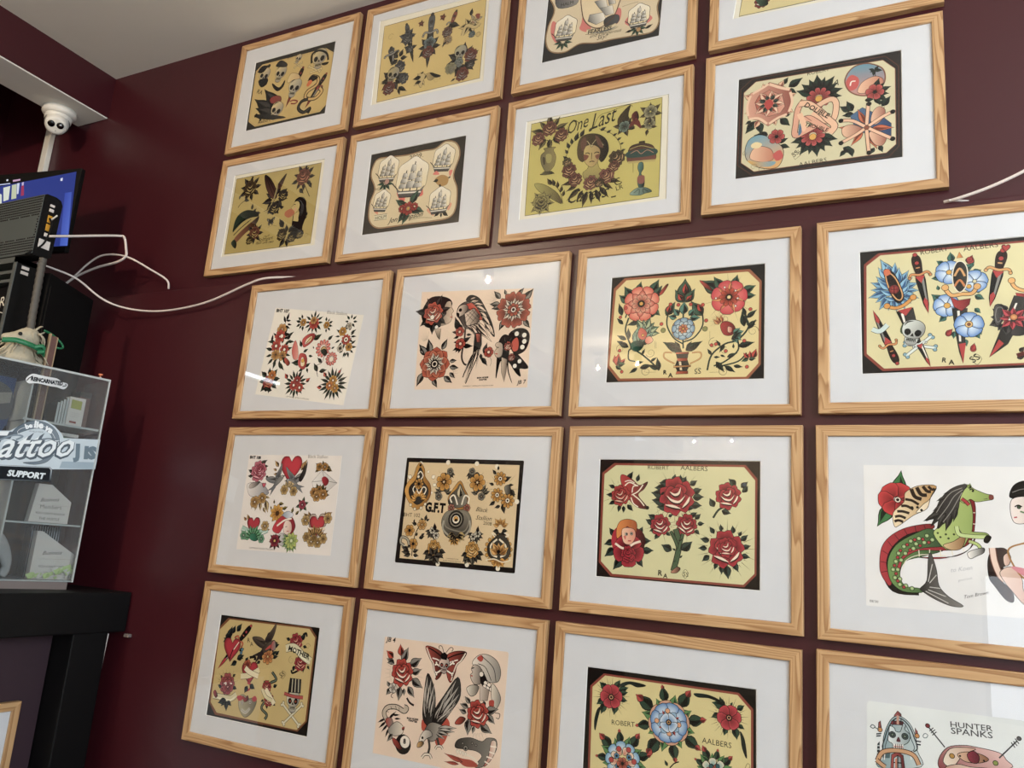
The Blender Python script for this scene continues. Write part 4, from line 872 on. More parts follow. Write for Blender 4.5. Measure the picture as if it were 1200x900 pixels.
ARTD['B4'] = dict(win=[(80.4, -73.8), (446.1, -75.8), (443.8, -344.3), (78.1, -343.7)], sheets=[('26221f', [(73.0, -62.0), (452.7, -67.4), (449.4, -353.9), (70.7, -350.9)])], art='''
cs 1 7a4030 116.2,-78.1 412.4,-84.2 439.4,-115.3 436.6,-315.9 415.8,-338.5 119.6,-339.7 83.6,-307.4 87.4,-102.2
fs d5cda6 123.3,-88.4 407.2,-93 432.3,-120.6 430.9,-310.2 411,-328.2 122.8,-330.1 91.6,-302.3 94.7,-113.1
cs 1.4 8a4a34 123.3,-88.4 407.2,-93 432.3,-120.6 430.9,-310.2 411,-328.2 122.8,-330.1 91.6,-302.3 94.7,-113.1
lw 1
pen 2a1c16
tx k 243.2,-97.2 292.3,-95.1 |ROBERT
tx k 289.1,-130.3 312.3,-137.7 |RA
tx k 225.2,-333.5 286.1,-329.6 |AALBERS
cur 219.7,-301.5 @10.4 ^39
ps d5cda6 209.9,-299.9 223.4,-290.9 229.4,-303.1 216.5,-313.4
tx k 214.3,-306.9 226.1,-297.6 |SS
lvs 200.3,-119.2 233.3,-100.2 186.2,-109.7 200.1,-91.7 197.5,-125.2 219.8,-139.5 G k w=.34
lvs 125.1,-195.6 99.8,-226.8 130.9,-199.9 139.9,-233.9 113.6,-193.4 99.3,-200.6 G k w=.34
lvs 181.5,-199.7 205,-223.3 192.6,-195.4 206.4,-191.6 G k w=.34
lr 155.8,-155.8 @45.6 @65.7 8 ^15 e3b893 8a4a3a w=.42
ps d99f86 8f4a3c 155.6,-96.6 180.6,-109.8 207.6,-128.6 208.9,-153.5 200.9,-190.5 178.8,-200.5 153.7,-215.1 131.9,-195.5 106.6,-186.9 102.4,-151.8 111.1,-117.1 132.4,-112.9
ln 7 e8c4a4 155.6,-101.9 180.7,-116.4 203.1,-126.3
+ln 6 e8c4a4 204.3,-133.1 208.9,-159.9 201.4,-185.5
+ln 6 e8c4a4 197,-191.1 175.9,-197.4 155.9,-209.1
+ln 6 e8c4a4 151.4,-208.3 131.9,-190.3 108.9,-187.3
+ln 6 e8c4a4 106.4,-179 103.6,-152.1 111.2,-124.4
+ln 6 e8c4a4 115.8,-120.1 134.1,-111.9 153.4,-101.4
ps a8503c d99f86 155.3,-117.7 186.5,-139.8 192.4,-169.6 181.4,-185.5 154.5,-189.4 128.1,-171.3 122,-145.8 130.9,-128.5
lr 155.8,-154.5 @12.2 @37.7 8 ^-11 e8c4a4 8a3a2c w=.36
lr 155.2,-154.4 @9.73 @25.6 8 ^15 2f4a44 k w=.4
fg b2342c 144.4,-153.6 155.6,-142.7 165.4,-156.4 153.2,-171.6
lr 267.7,-155.8 @11.7 @53.8 9 ^-12 G k ^168 w=.3
lr 259.2,-258.3 @11.5 @53 9 ^170 G k ^170 w=.3
fl 268.7,-162.4 @28 10 ^-11 c2504a 6d1219 o r1=.3
dot @8.17 y 268.7,-164.3
fl 255.5,-257.7 @27.7 10 ^-10 c2504a 6d1219 o r1=.3
dot @8.08 y 255.5,-261.4
ln 15 4a2a20 236.3,-162.2 222.8,-182 217.5,-219.2 216.1,-250.7 236.6,-244.9 260.8,-233.6
+ln 12 dda386 236.3,-162.2 222.8,-182 217.5,-219.2 216.1,-250.7 236.6,-244.9 260.8,-233.6
ln 15 4a2a20 263.4,-183.6 295.3,-170.9 306.9,-185.9 301.5,-222.4 284.7,-225.5 252.7,-200.5
+ln 12 e8bb98 263.4,-183.6 295.3,-170.9 306.9,-185.9 301.5,-222.4 284.7,-225.5 252.7,-200.5
ln 17 4a2a20 225.4,-169.7 247.2,-174 274.1,-201.5 287.3,-219.7 303,-241.3 292.5,-258
+ln 14 e8bb98 225.4,-169.7 247.2,-174 274.1,-201.5 287.3,-219.7 303,-241.3 292.5,-258
ln 17 4a2a20 231.1,-215.4 247.3,-212.1 274.1,-236 289.9,-251.4
+ln 14 dda386 231.1,-215.4 247.3,-212.1 274.1,-236 289.9,-251.4
ln 12 e8bb98 225.6,-195.3 236.6,-229.1 231.2,-240.8
sl 1.6 8a4a3a 236.5,-203.7 252.7,-219.5
tx k b=.2 235.3,-178 287.3,-219.7 |DOUBLE
tx k b=.2 236.6,-229.1 287.3,-254 |TROUBLE
fg 4f7590 226.8,-221 231.2,-243.9 223.2,-251.9
fg c88a7c 5f97a8 ^90 326.1,-126.7 343,-98.7 374,-94.3 404.4,-112.5 411.5,-138.9 403.6,-162 383.3,-176.4 357.8,-174.2 334.7,-157
cl 3 7a4a34 326.1,-126.7 343,-98.7 374,-94.3 404.4,-112.5 411.5,-138.9 403.6,-162 383.3,-176.4 357.8,-174.2 334.7,-157
lvs 389.1,-115.3 376.4,-109.3 389.1,-115.3 399.4,-105.1 389.1,-115.3 406.8,-119.2 389.1,-115.3 386.4,-130.4 389.1,-115.3 378.9,-119.3 k G w=.3
sl 1.6 k 389.1,-115.3 392.8,-141.1
fg c2504a 328.1,-133.5 340.2,-117.1 355.7,-130 352.9,-151.4 337.3,-157.5
ln 3 w 337.4,-144.9 340.1,-134.8 348.9,-134.8
pg e8bb98 c07a5c 352.8,-163.8 363.3,-141 388.9,-130.9 406.5,-141 403.7,-155.9 383.5,-157.8 368.1,-170.1
lr 385.8,-173.8 @10 @36.8 6 ^-67 G k ^137 w=.3
fl 389.4,-171.4 @20.1 6 ^-12 c2504a 7a1a16 o
dot @4.46 k 389.4,-171.4
lvs 336.9,-210.5 313.7,-193.5 342.1,-211.5 329.4,-182.8 344.6,-218.2 318.8,-219.4 367.9,-188.7 388.2,-189.7 402.9,-211.1 422.2,-187.4 398,-204 410.7,-194.3 G k w=.34
lvs 326,-306.8 313.1,-322.9 336.3,-302.5 341.2,-327.5 320.9,-299.9 346.3,-316.3 396.6,-306.7 403.7,-325.8 386.6,-311 376.4,-327.3 G k w=.34
ps 4f6f90 28406b 362.6,-206.2 336.9,-222.9 349.4,-262.1 382,-280.1 421.5,-287.1 422,-257.2 402.6,-235.4
lr 371.2,-258.7 @11.1 @58.1 6 ^-10 c8643c 6a2a18 w=.2
pg e8bb98 9a5848 379.9,-243.3 385.3,-219.9 397.9,-210.1 410.2,-221.7 405,-241.9 389.8,-254.3
pg e8bb98 9a5848 362.1,-258.3 339.3,-244.9 320.1,-250.7 321.1,-269.3 336.5,-278.1 362,-267.4
pg e8bb98 9a5848 378.1,-270.3 402,-274.6 411.6,-291.4 404,-308 389.2,-305.5 377.9,-285.4
ln 9 4a2a20 375.4,-196.4 373.6,-223.7 371.2,-256.9 372.8,-290.6 375.5,-324.1
+ln 6.5 e8bb98 375.4,-196.4 373.6,-223.7 371.2,-256.9 372.8,-290.6 375.5,-324.1
ln 9 4a2a20 426.5,-227.9 402.5,-238.4 371.2,-258.1 346.7,-273.8 315.8,-288
+ln 6.5 e8bb98 426.5,-227.9 402.5,-238.4 371.2,-258.1 346.7,-273.8 315.8,-288
ln 9 4a2a20 316.1,-231.3 341.9,-236.2 371.2,-258.1 397,-276.8 425.3,-296.7
+ln 6.5 e8bb98 316.1,-231.3 341.9,-236.2 371.2,-258.1 397,-276.8 425.3,-296.7
dot @5.02 k 376.9,-199.8 425.5,-228.9 317.1,-231.5 316.9,-288.2 424.3,-296 375.5,-322.3
dot @5.53 8a4a34 371.2,-258.7
lvs 154.1,-239.7 131.3,-225.9 165.4,-248.1 170.7,-223.4 176.7,-262.8 201.4,-254.4 182.3,-270.1 205.4,-280.3 148.4,-238.7 120,-233.6 G k w=.3
fg 6fa3b4 e0a85c ^-72 100.6,-269 111.6,-241.8 139.9,-235.9 176.7,-262.8 190.7,-290.4 177.3,-326 138.4,-323 106.9,-299
cl 1.4 k 100.6,-269 111.6,-241.8 139.9,-235.9 176.7,-262.8 190.7,-290.4 177.3,-326 138.4,-323 106.9,-299
pg e8bb98 c07a5c 112.5,-293.5 120.6,-269.2 140.4,-266.1 163,-279.5 166.1,-305.3 138.2,-307.2
fg e8d4a0 114.8,-258.5 126,-252.7 140.3,-259.7 133.1,-269.4 117.7,-266.8
fg c2504a 165.9,-292.6 182.4,-282.7 189.2,-302.8 174.4,-309.8
fg d9a441 6fa3b4 106.9,-299 132.6,-306.3 171.7,-311.2 160.7,-322.1 127.1,-316.8
fl 173.7,-246.3 @19.1 6 ^-10 c2504a 7a1a16 o
dot @4.17 k 173.7,-246.3
cur 121.5,-317.2 @8.39 ^-9
cur 141.3,-326.6 @8.32 ^91
cur 100.8,-278.7 @6.08 ^91
''')
ARTD['C1'] = dict(win=None, sheets=[('efebe0', [(108.1, -80.1), (448.5, -127.0), (414.5, -391.2), (75.3, -351.6)])], art='''
lw .8
tx k b=.5 111.9,-93.3 163.5,-99.8 |BHT 107
tx e 312.6,-113.2 387.1,-123.8 |Black Stallion
tx k 198,-362.4 286,-373.1 |COPYRIGHT 2007 BLACK STALLION
ln 1.6 k 167,-100.1 154.5,-135.4 144.9,-179.2 147.9,-234.3 169.6,-278.6
lvs 159.5,-124.6 166.7,-98.4 155.6,-129.9 146,-107 165,-136.1 182.9,-140 159.5,-124.6 178.4,-125.9 155.5,-141 177.9,-150.7 153.4,-168.6 186,-169.4 158.9,-180 184.8,-178.7 111.7,-188.4 112.7,-163.5 113.6,-191.3 100.5,-185 173.8,-186.3 186.2,-170.5 k k w=.22
lr 150.4,-190.5 @24.8 @52.7 10 ^-3 2f4030 k w=.2
lr 145.9,-223.2 @27.8 @54.4 12 ^14 2f4030 k w=.22
fl 145.5,-151.5 @18.7 6 ^-4 d8a860 7a4a24 o
fl 142.5,-173.5 @21.2 8 ^-3 c8503c 7a1a16 o
dot @6.22 w 149.3,-172.8
fl 131.9,-203.3 @18.7 8 ^-3 c8503c 7a1a16 o
dot @4.98 w 131.9,-203.3
fl 166.7,-216 @17.2 8 ^-3 c8503c 7a1a16 o
dot @4.92 w 166.7,-216
fl 134.8,-230.9 @17.3 7 ^-3 d8a860 7a4a24 o
fl 161.8,-234.9 @16 7 ^-3 d8a860 7a4a24 o
lvs 162.8,-240.4 193.2,-258 151.8,-256.3 177,-281.6 151.8,-256.3 162.7,-278.4 142.9,-245 126.3,-260.7 2f4030 k w=.2
pg c8503c 4a1a10 176.6,-241 196.6,-258.1 188.1,-267.5 172.8,-250.6
lr 226.1,-133.5 @12.2 @27.5 6 ^111 2f4030 k ^161 w=.3
lr 266.9,-137.2 @15.1 @36.3 12 ^-4 2f4030 k w=.2
lr 314.9,-148.5 @11.9 @25 6 ^-81 2f4030 k ^176 w=.3
lvs 215.8,-132.8 196.4,-127.1 321.5,-148.9 340.4,-153.8 262,-147.8 265.9,-163.2 282.1,-149.1 297.4,-161.9 2f4030 k w=.25
fl 226.3,-134.6 @12.2 6 ^-4 d9a441 7a4a24 o
fl 268.7,-140.1 @19.3 8 ^-4 c8503c 7a1a16 o
fl 265.8,-130.6 @12.1 6 ^-4 d8a860 7a4a24 o
fl 316.8,-148.6 @11.3 6 ^-4 d9a441 7a4a24 o
lr 405.3,-143.6 @8.7 @24.4 8 ^-4 2f4030 k w=.26
lr 391.6,-187.7 @20.3 @40.5 12 ^-3 2f4030 k w=.2
lr 402.7,-219.8 @16.1 @33.3 10 ^-3 2f4030 k w=.24
lvs 405,-235.6 394.7,-250.7 409.9,-183.5 424.5,-176.5 2f4030 k w=.2
fl 401.5,-156.6 @10.4 7 ^-4 e8e0d0 8a7a5c o
fl 379.7,-172.2 @14 6 ^-3 d9a441 7a4a24 o
fl 395.5,-197.4 @16.2 9 ^-3 c8503c 7a1a16 o
dot @7.51 w 395.5,-197.4
dot @2.89 k 395.5,-197.4
fl 409,-220.1 @12.6 6 ^-3 d9a441 7a4a24 o
fl 377.8,-222.7 @11.6 8 ^-3 e8e0d0 8a7a5c o
dot @4.05 k 377.8,-222.7
lvs 240.7,-259.9 200.1,-258.3 250.1,-276.3 232,-287.4 256.3,-273.9 275.4,-261.4 263.9,-239.5 280.9,-243 241.9,-227.8 260.3,-217.9 232.4,-211.2 223.3,-189 275.9,-191.9 304.7,-174.7 275,-186.4 282.8,-173.4 263.4,-276.8 269.4,-292.9 2f4030 k w=.28
pg c8504a e0a090 208.4,-247.8 196.8,-220.2 205,-189.1 219.8,-215.9 223.6,-245.8
pg c8504a 8a2a24 239.2,-211.5 232.1,-189.5 249.7,-174.2 272.5,-171.2 279.4,-181.3 270.1,-196.9 252.2,-209.5
+pg e8e0d0 e8d090 244.6,-203.7 248.6,-187.7 267.2,-179.5 264.3,-193.9
+ln 3 8a5a24 247.5,-201.1 257.3,-191.9 264.5,-183.2
pg c8504a 8a2a24 228.1,-264.8 226.9,-237.9 235.7,-230.2 253.4,-236.4 261.2,-255.4 256.8,-276.6 245.5,-280.4
+pg e8e0d0 e8d090 238.7,-267.9 237.1,-246.4 244.7,-244 252.8,-260.4 249.2,-271
+dot @5.99 d9a441 244.3,-253.7
ln 1.8 k 323.2,-242.2 316.8,-263.1 298.9,-272.9 308.6,-304.8
lvs 280.3,-218.9 275.6,-210.7 328.7,-194.8 347.2,-180.9 345.8,-222.2 357.8,-216.5 304.8,-288.9 287.3,-261.9 311.3,-289.2 339.6,-285 316.8,-263.1 297.9,-246.4 333.1,-263.7 353.3,-269.8 323.2,-242.2 334.5,-232.2 2f4030 k w=.28
fl 315.1,-219.6 @27.1 12 ^-3 c8504a e8a090 o r1=.4
dot @10.6 e8c890 8a6a3a 317.6,-223.4
pg 2f4030 k 308,-228.3 319.8,-220.9 333.2,-232.1 324.5,-242.3
fl 350.6,-252.9 @20.9 12 ^-2 c8504a e8a090 o r1=.4
dot @8.13 e8e0d0 350.8,-254
lr 123.5,-309.5 @15.4 @43 8 ^6 2f4030 k w=.34
rose 121.2,-316 @22.1 ^15 b0443c k d88a60
fl 132.5,-294.6 @16 7 ^-2 d8903c 8a3a14 o
lf 125.5,-339.3 103.5,-333.3 k G w=.4
lf 121.5,-336.5 141.3,-342.4 k G w=.4
lr 228.2,-323.4 @16.7 @42.9 16 ^-2 2f4030 k w=.2
fl 222.2,-327.5 @16.7 8 ^-2 c8503c 7a1a16 o
fl 245.5,-335.5 @14.2 8 ^-2 c8503c 7a1a16 o
fl 233,-312.9 @14.3 8 ^-2 b0443c 7a1a16 o
dot @4.18 w 222.2,-327.5 245.5,-335.5
lf 194.9,-306.4 181.8,-289.9 c8503c k w=.4
lf 267.2,-319.2 281.5,-306.5 c8503c k w=.4
lr 368.5,-327.4 @17.2 @50.3 18 ^2 2f4030 k w=.17
fl 366.9,-317.1 @14.9 7 ^-2 d9a441 7a4a24 o
fl 356.6,-332.3 @13.8 7 ^-2 d8903c 8a3a14 o
fl 376.9,-340.5 @13.7 7 ^-2 d9a441 7a4a24 o
dot @3.44 w 366.9,-317.1 356.6,-332.3
lf 339.7,-305.8 327.7,-290.8 c8503c k w=.4
lf 328.6,-336.7 309.2,-336.1 c8503c k w=.4
lf 382.8,-296.9 390.7,-286.9 c8503c k w=.4
''')
ARTD['C2'] = dict(win=None, sheets=[('ecd5bd', [(88.5, -73.2), (432.8, -91.1), (435.0, -353.7), (97.5, -351.6)])], art='''
lw 1.2
pg 1a1614 101.9,-159.4 95.5,-131.7 115.9,-94.7 152.2,-91 183.7,-102.7 188.7,-122 154.8,-141.2 153,-178.8 116.2,-176.6
pg d9c2a8 8a7a6c ^176 172.4,-110 186.1,-108.3 190.2,-124.8 197.4,-136.1 192.3,-143.8 195.2,-154.7 185,-170.1 152.4,-173.4 160.9,-141.6
pg k E 160.3,-136.2 175.7,-139.9 162.7,-157.9 159.1,-179.2 142.6,-167.4
ps d9c2a8 k ^-83 141.1,-180.8 162.7,-184.7 162,-215.6 153,-205.6
ln 2.4 k 175.7,-123.8 184.4,-126
ln 2.6 b04030 189.1,-153.2 195,-152.5
lr 133.4,-139.7 @23.1 @56.6 7 ^15 E k w=.3
rose 133.2,-138.6 @32.3 ^15 c2583f 2a1410 ecd5bd
dot @6.92 w 131.4,-149.4
dot @5.72 w 148.1,-178.5
pg 2a2220 8a7f74 209,-144.9 212.7,-123.8 235,-112 259.3,-121.9 276.5,-149.5 276.2,-175.8 242.9,-189.5 223.1,-167.2
pg b8412c c8604a 230.2,-122.4 258.8,-116.5 283.6,-134.2 297.6,-161.5 278,-165.4 249.2,-137.1
pg 1a1614 E 233.6,-109.3 245,-95.1 272.1,-104.2 295.1,-135.1 319,-178.5 329.7,-215.3 312.5,-198.8 285.7,-155.4 259.3,-121.9
lvs 247.1,-115.6 272.8,-112.3 246.3,-107.6 263.2,-101.9 259.3,-121.9 288.4,-124 265.7,-127.6 301.9,-146 278.9,-144.4 310.1,-172.7 285.7,-155.4 318.3,-188.8 302,-177.4 329.5,-212.7 296.3,-177 321.5,-204.5 ecd5bd 2a2220 w=.2
pg ecd5bd 4a403a 209,-144.9 214,-124.9 232.9,-119.9 242.8,-131.3 232.7,-146.5 215.8,-153.4
dot @4.5 k 218.6,-134.9
pg k 207.5,-142.1 216.1,-145.4 214.8,-154.9 209.7,-151.4
ps ecd5bd 4a403a 232.7,-146.5 260.4,-132.6 279.9,-155 276.2,-175.8 242.1,-181.6
cl 1.2 k 232.7,-146.5 260.4,-132.6 279.9,-155 276.2,-175.8 242.1,-181.6
sl 1 k 238.6,-146.9 264.1,-169.8
sl 1 k 246.9,-142.2 272.3,-165
sl 1 k 255.1,-137.5 277.5,-160.1
sl 1 k 238.4,-173.4 266.8,-138.3
sl 1 k 231.4,-162.4 260.7,-135.2
sl 1 k 253.3,-177 276.5,-149.5
lvs 241.9,-178.9 291.2,-213.1 253.3,-177 308.8,-219.3 264.6,-175.1 323.9,-230.3 272.8,-170.3 316.8,-214.5 253.5,-179.6 292.8,-228.7 ecd5bd 2a2220 w=.12
ps 1a1614 E 270.1,-201.6 290.2,-202.7 293.3,-233.9 287.2,-259.4 270.1,-258.6
ps c8604a k 273.3,-204.3 287.6,-205.2 289.9,-228.6 278.5,-228
lvs 277.7,-248.7 242.4,-324.4 280.8,-251.4 252.4,-337.5 286.5,-251.6 266.7,-309.8 287.4,-244 282.7,-300.2 282.9,-243.7 262.5,-325 ecd5bd 1a1614 w=.08
ln 2.4 k 275.8,-258.9 251.8,-304.2 246.2,-322
ln 2.4 k 287.2,-259.4 266.7,-309.8 255.4,-339.1
ln 5 3a302a 239.5,-184 239.8,-215.6 236,-262.3 243.9,-283.3 253.1,-288.8
lvs 220,-193.4 203.9,-152.6 231.2,-188.8 217.8,-172.1 214.7,-198.4 197.8,-194.8 221.7,-209.3 204.5,-213.7 235.1,-225.8 259.6,-211.4 230.3,-236 205.3,-247.9 236.2,-236.3 268,-237.9 230.6,-238.6 223.7,-256.6 225,-241 214.7,-253.5 217.5,-224.9 205.7,-224.3 244.6,-205.3 262,-206.3 1a1614 k w=.26
fl 223.2,-196.3 @13.4 5 ^14 c0503c 7a2a1a o
dot @3.9 ecd5bd 223.2,-196.3
fl 228.5,-229.6 @15.5 5 ^-3 c0503c 7a2a1a o
dot @4.42 ecd5bd 228.5,-229.6
lvs 301.4,-260 309.8,-229.6 296.7,-270.1 315.8,-293.7 292.9,-259.6 297.7,-280.3 E k w=.26
fl 316.3,-256.6 @13.9 5 ^-3 c0503c 7a2a1a o
dot @4.28 ecd5bd 316.3,-256.6
ln .8 k 322.1,-271.1 327,-281.5 324.2,-294.1
sp 339.2,-122.6 @16.3 @48.8 14 ^105 k ^105
lvs 338.3,-112 316.4,-89.2 354.2,-102.8 347.2,-86.5 387.7,-105.5 405.3,-87.2 405.5,-122.4 432.8,-91.1 339.7,-127.8 305.6,-125.3 354.6,-170.4 340.6,-200.4 409.7,-174 430.5,-198.1 377.7,-182.2 387.3,-198.1 343,-133.3 312.5,-138.9 1f1b18 8a857c w=.3
fl 378.9,-145.2 @49.1 8 ^18 b5573f 3a1a12 n r1=.3 wf=1.25
lr 378.9,-145.2 @11.7 @35.2 8 ^-4 e2d8c4 4a4038 w=.32
lr 378.9,-145.2 @9.61 @28.8 8 ^18 e2d8c4 4a4038 w=.32
fl 378.9,-145.2 @18.1 7 ^-4 c05a3c 5a1a12 o
dot @7.47 w 378.9,-145.2
dot @3.74 k 378.9,-145.2
pg 1a1614 369.8,-217.4 390,-198.2 417.2,-199.8 430.3,-215.7 428.6,-240.7 416.8,-260.2 390.2,-264
dot @6.84 w 393.8,-211.2 415.8,-215.9 417.2,-232.6 413,-247.5
fg c0503c 382.1,-233.3 394.7,-221.3 401.2,-234.3 400.2,-254.4 386.8,-256.3
pg 1a1614 375.1,-278.4 395.6,-264.2 415.7,-280.1 433.4,-300.6 425.8,-305.3 409.7,-304.7 414.1,-324.6 399.8,-314.3 384.6,-293.8
dot @6.22 w 395.6,-296.7 408.1,-284.7
pg 1a1614 343.9,-327.4 342.5,-282.1 343.4,-231.4 358.3,-211.7 375.7,-222.9 376.5,-263.4 377.3,-303.5 391.4,-341.2 378.2,-313.5 370.1,-283.2 353.6,-282.6 347.6,-307.5
pg d9c2a8 a08f80 340.7,-231.2 334.1,-238.5 339.3,-246.4 333.5,-256.4 338,-269.3 349.9,-272.3 357.3,-262.5 355,-237
ps d9c2a8 8a7a6c 355.4,-272.5 372.4,-278.3 372.3,-308.4 368.4,-338.1 359,-312.9
ln 2.2 k 339.1,-244.9 345.8,-245.2
ln 2.6 b04030 336.2,-261.6 343.5,-262.9
rose 372,-243 @12.6 ^-3 c0503c k ecd5bd
lf 365.6,-232.5 358.7,-216.8 E k w=.3
lf 376.6,-233.1 380.8,-218.1 E k w=.3
rose 384.5,-273.8 @10.4 ^-2 c0503c k ecd5bd
sp 122,-225.3 @11.4 @40.1 8 ^85 k ^61
sp 208.8,-307.9 @5.5 @24.8 8 ^-73 k ^127
lvs 125.8,-257.5 97.3,-224.1 137.3,-252.7 126.2,-209.5 172.3,-243.7 186.7,-212.7 119.2,-304.9 102.7,-343.9 151.3,-321.7 169.2,-348.1 186.4,-317.5 214.8,-336.4 199.5,-276.4 222.8,-274.7 201.3,-292.1 230.8,-295.7 203,-307.7 222.2,-323.8 112.9,-251.6 100.5,-240.4 1a1614 8a857c w=.3
fl 154,-282.5 @47.8 8 ^-2 c05a3c 5a1a12 p r1=.3 wf=1.5
fl 154,-282.5 @41.6 8 ^18 c87050 5a1a12 p r1=.3 wf=1.2
lr 154,-282.5 @11.2 @31.5 10 ^-2 e2d8c4 3a302a w=.28
lr 154,-282.5 @10.1 @24.7 10 ^14 e2d8c4 3a302a w=.28
dot @12.4 k 154,-282.5
+dot @8.99 e2d8c4 154,-282.5
+dot @5.06 k 154,-282.5
tx k b=.6 288.2,-326.8 321.7,-325.8 |IRON HORSE
tx k b=.6 294.3,-332 318.3,-331.2 |CHAPTER
tx k sh=.2 b=.2 405.1,-345.1 431.5,-342.8 |JB 7
tx k 247.7,-347.5 337.5,-347.3 |COPYRIGHT 2008 BLACK STALLION FLASH
''')
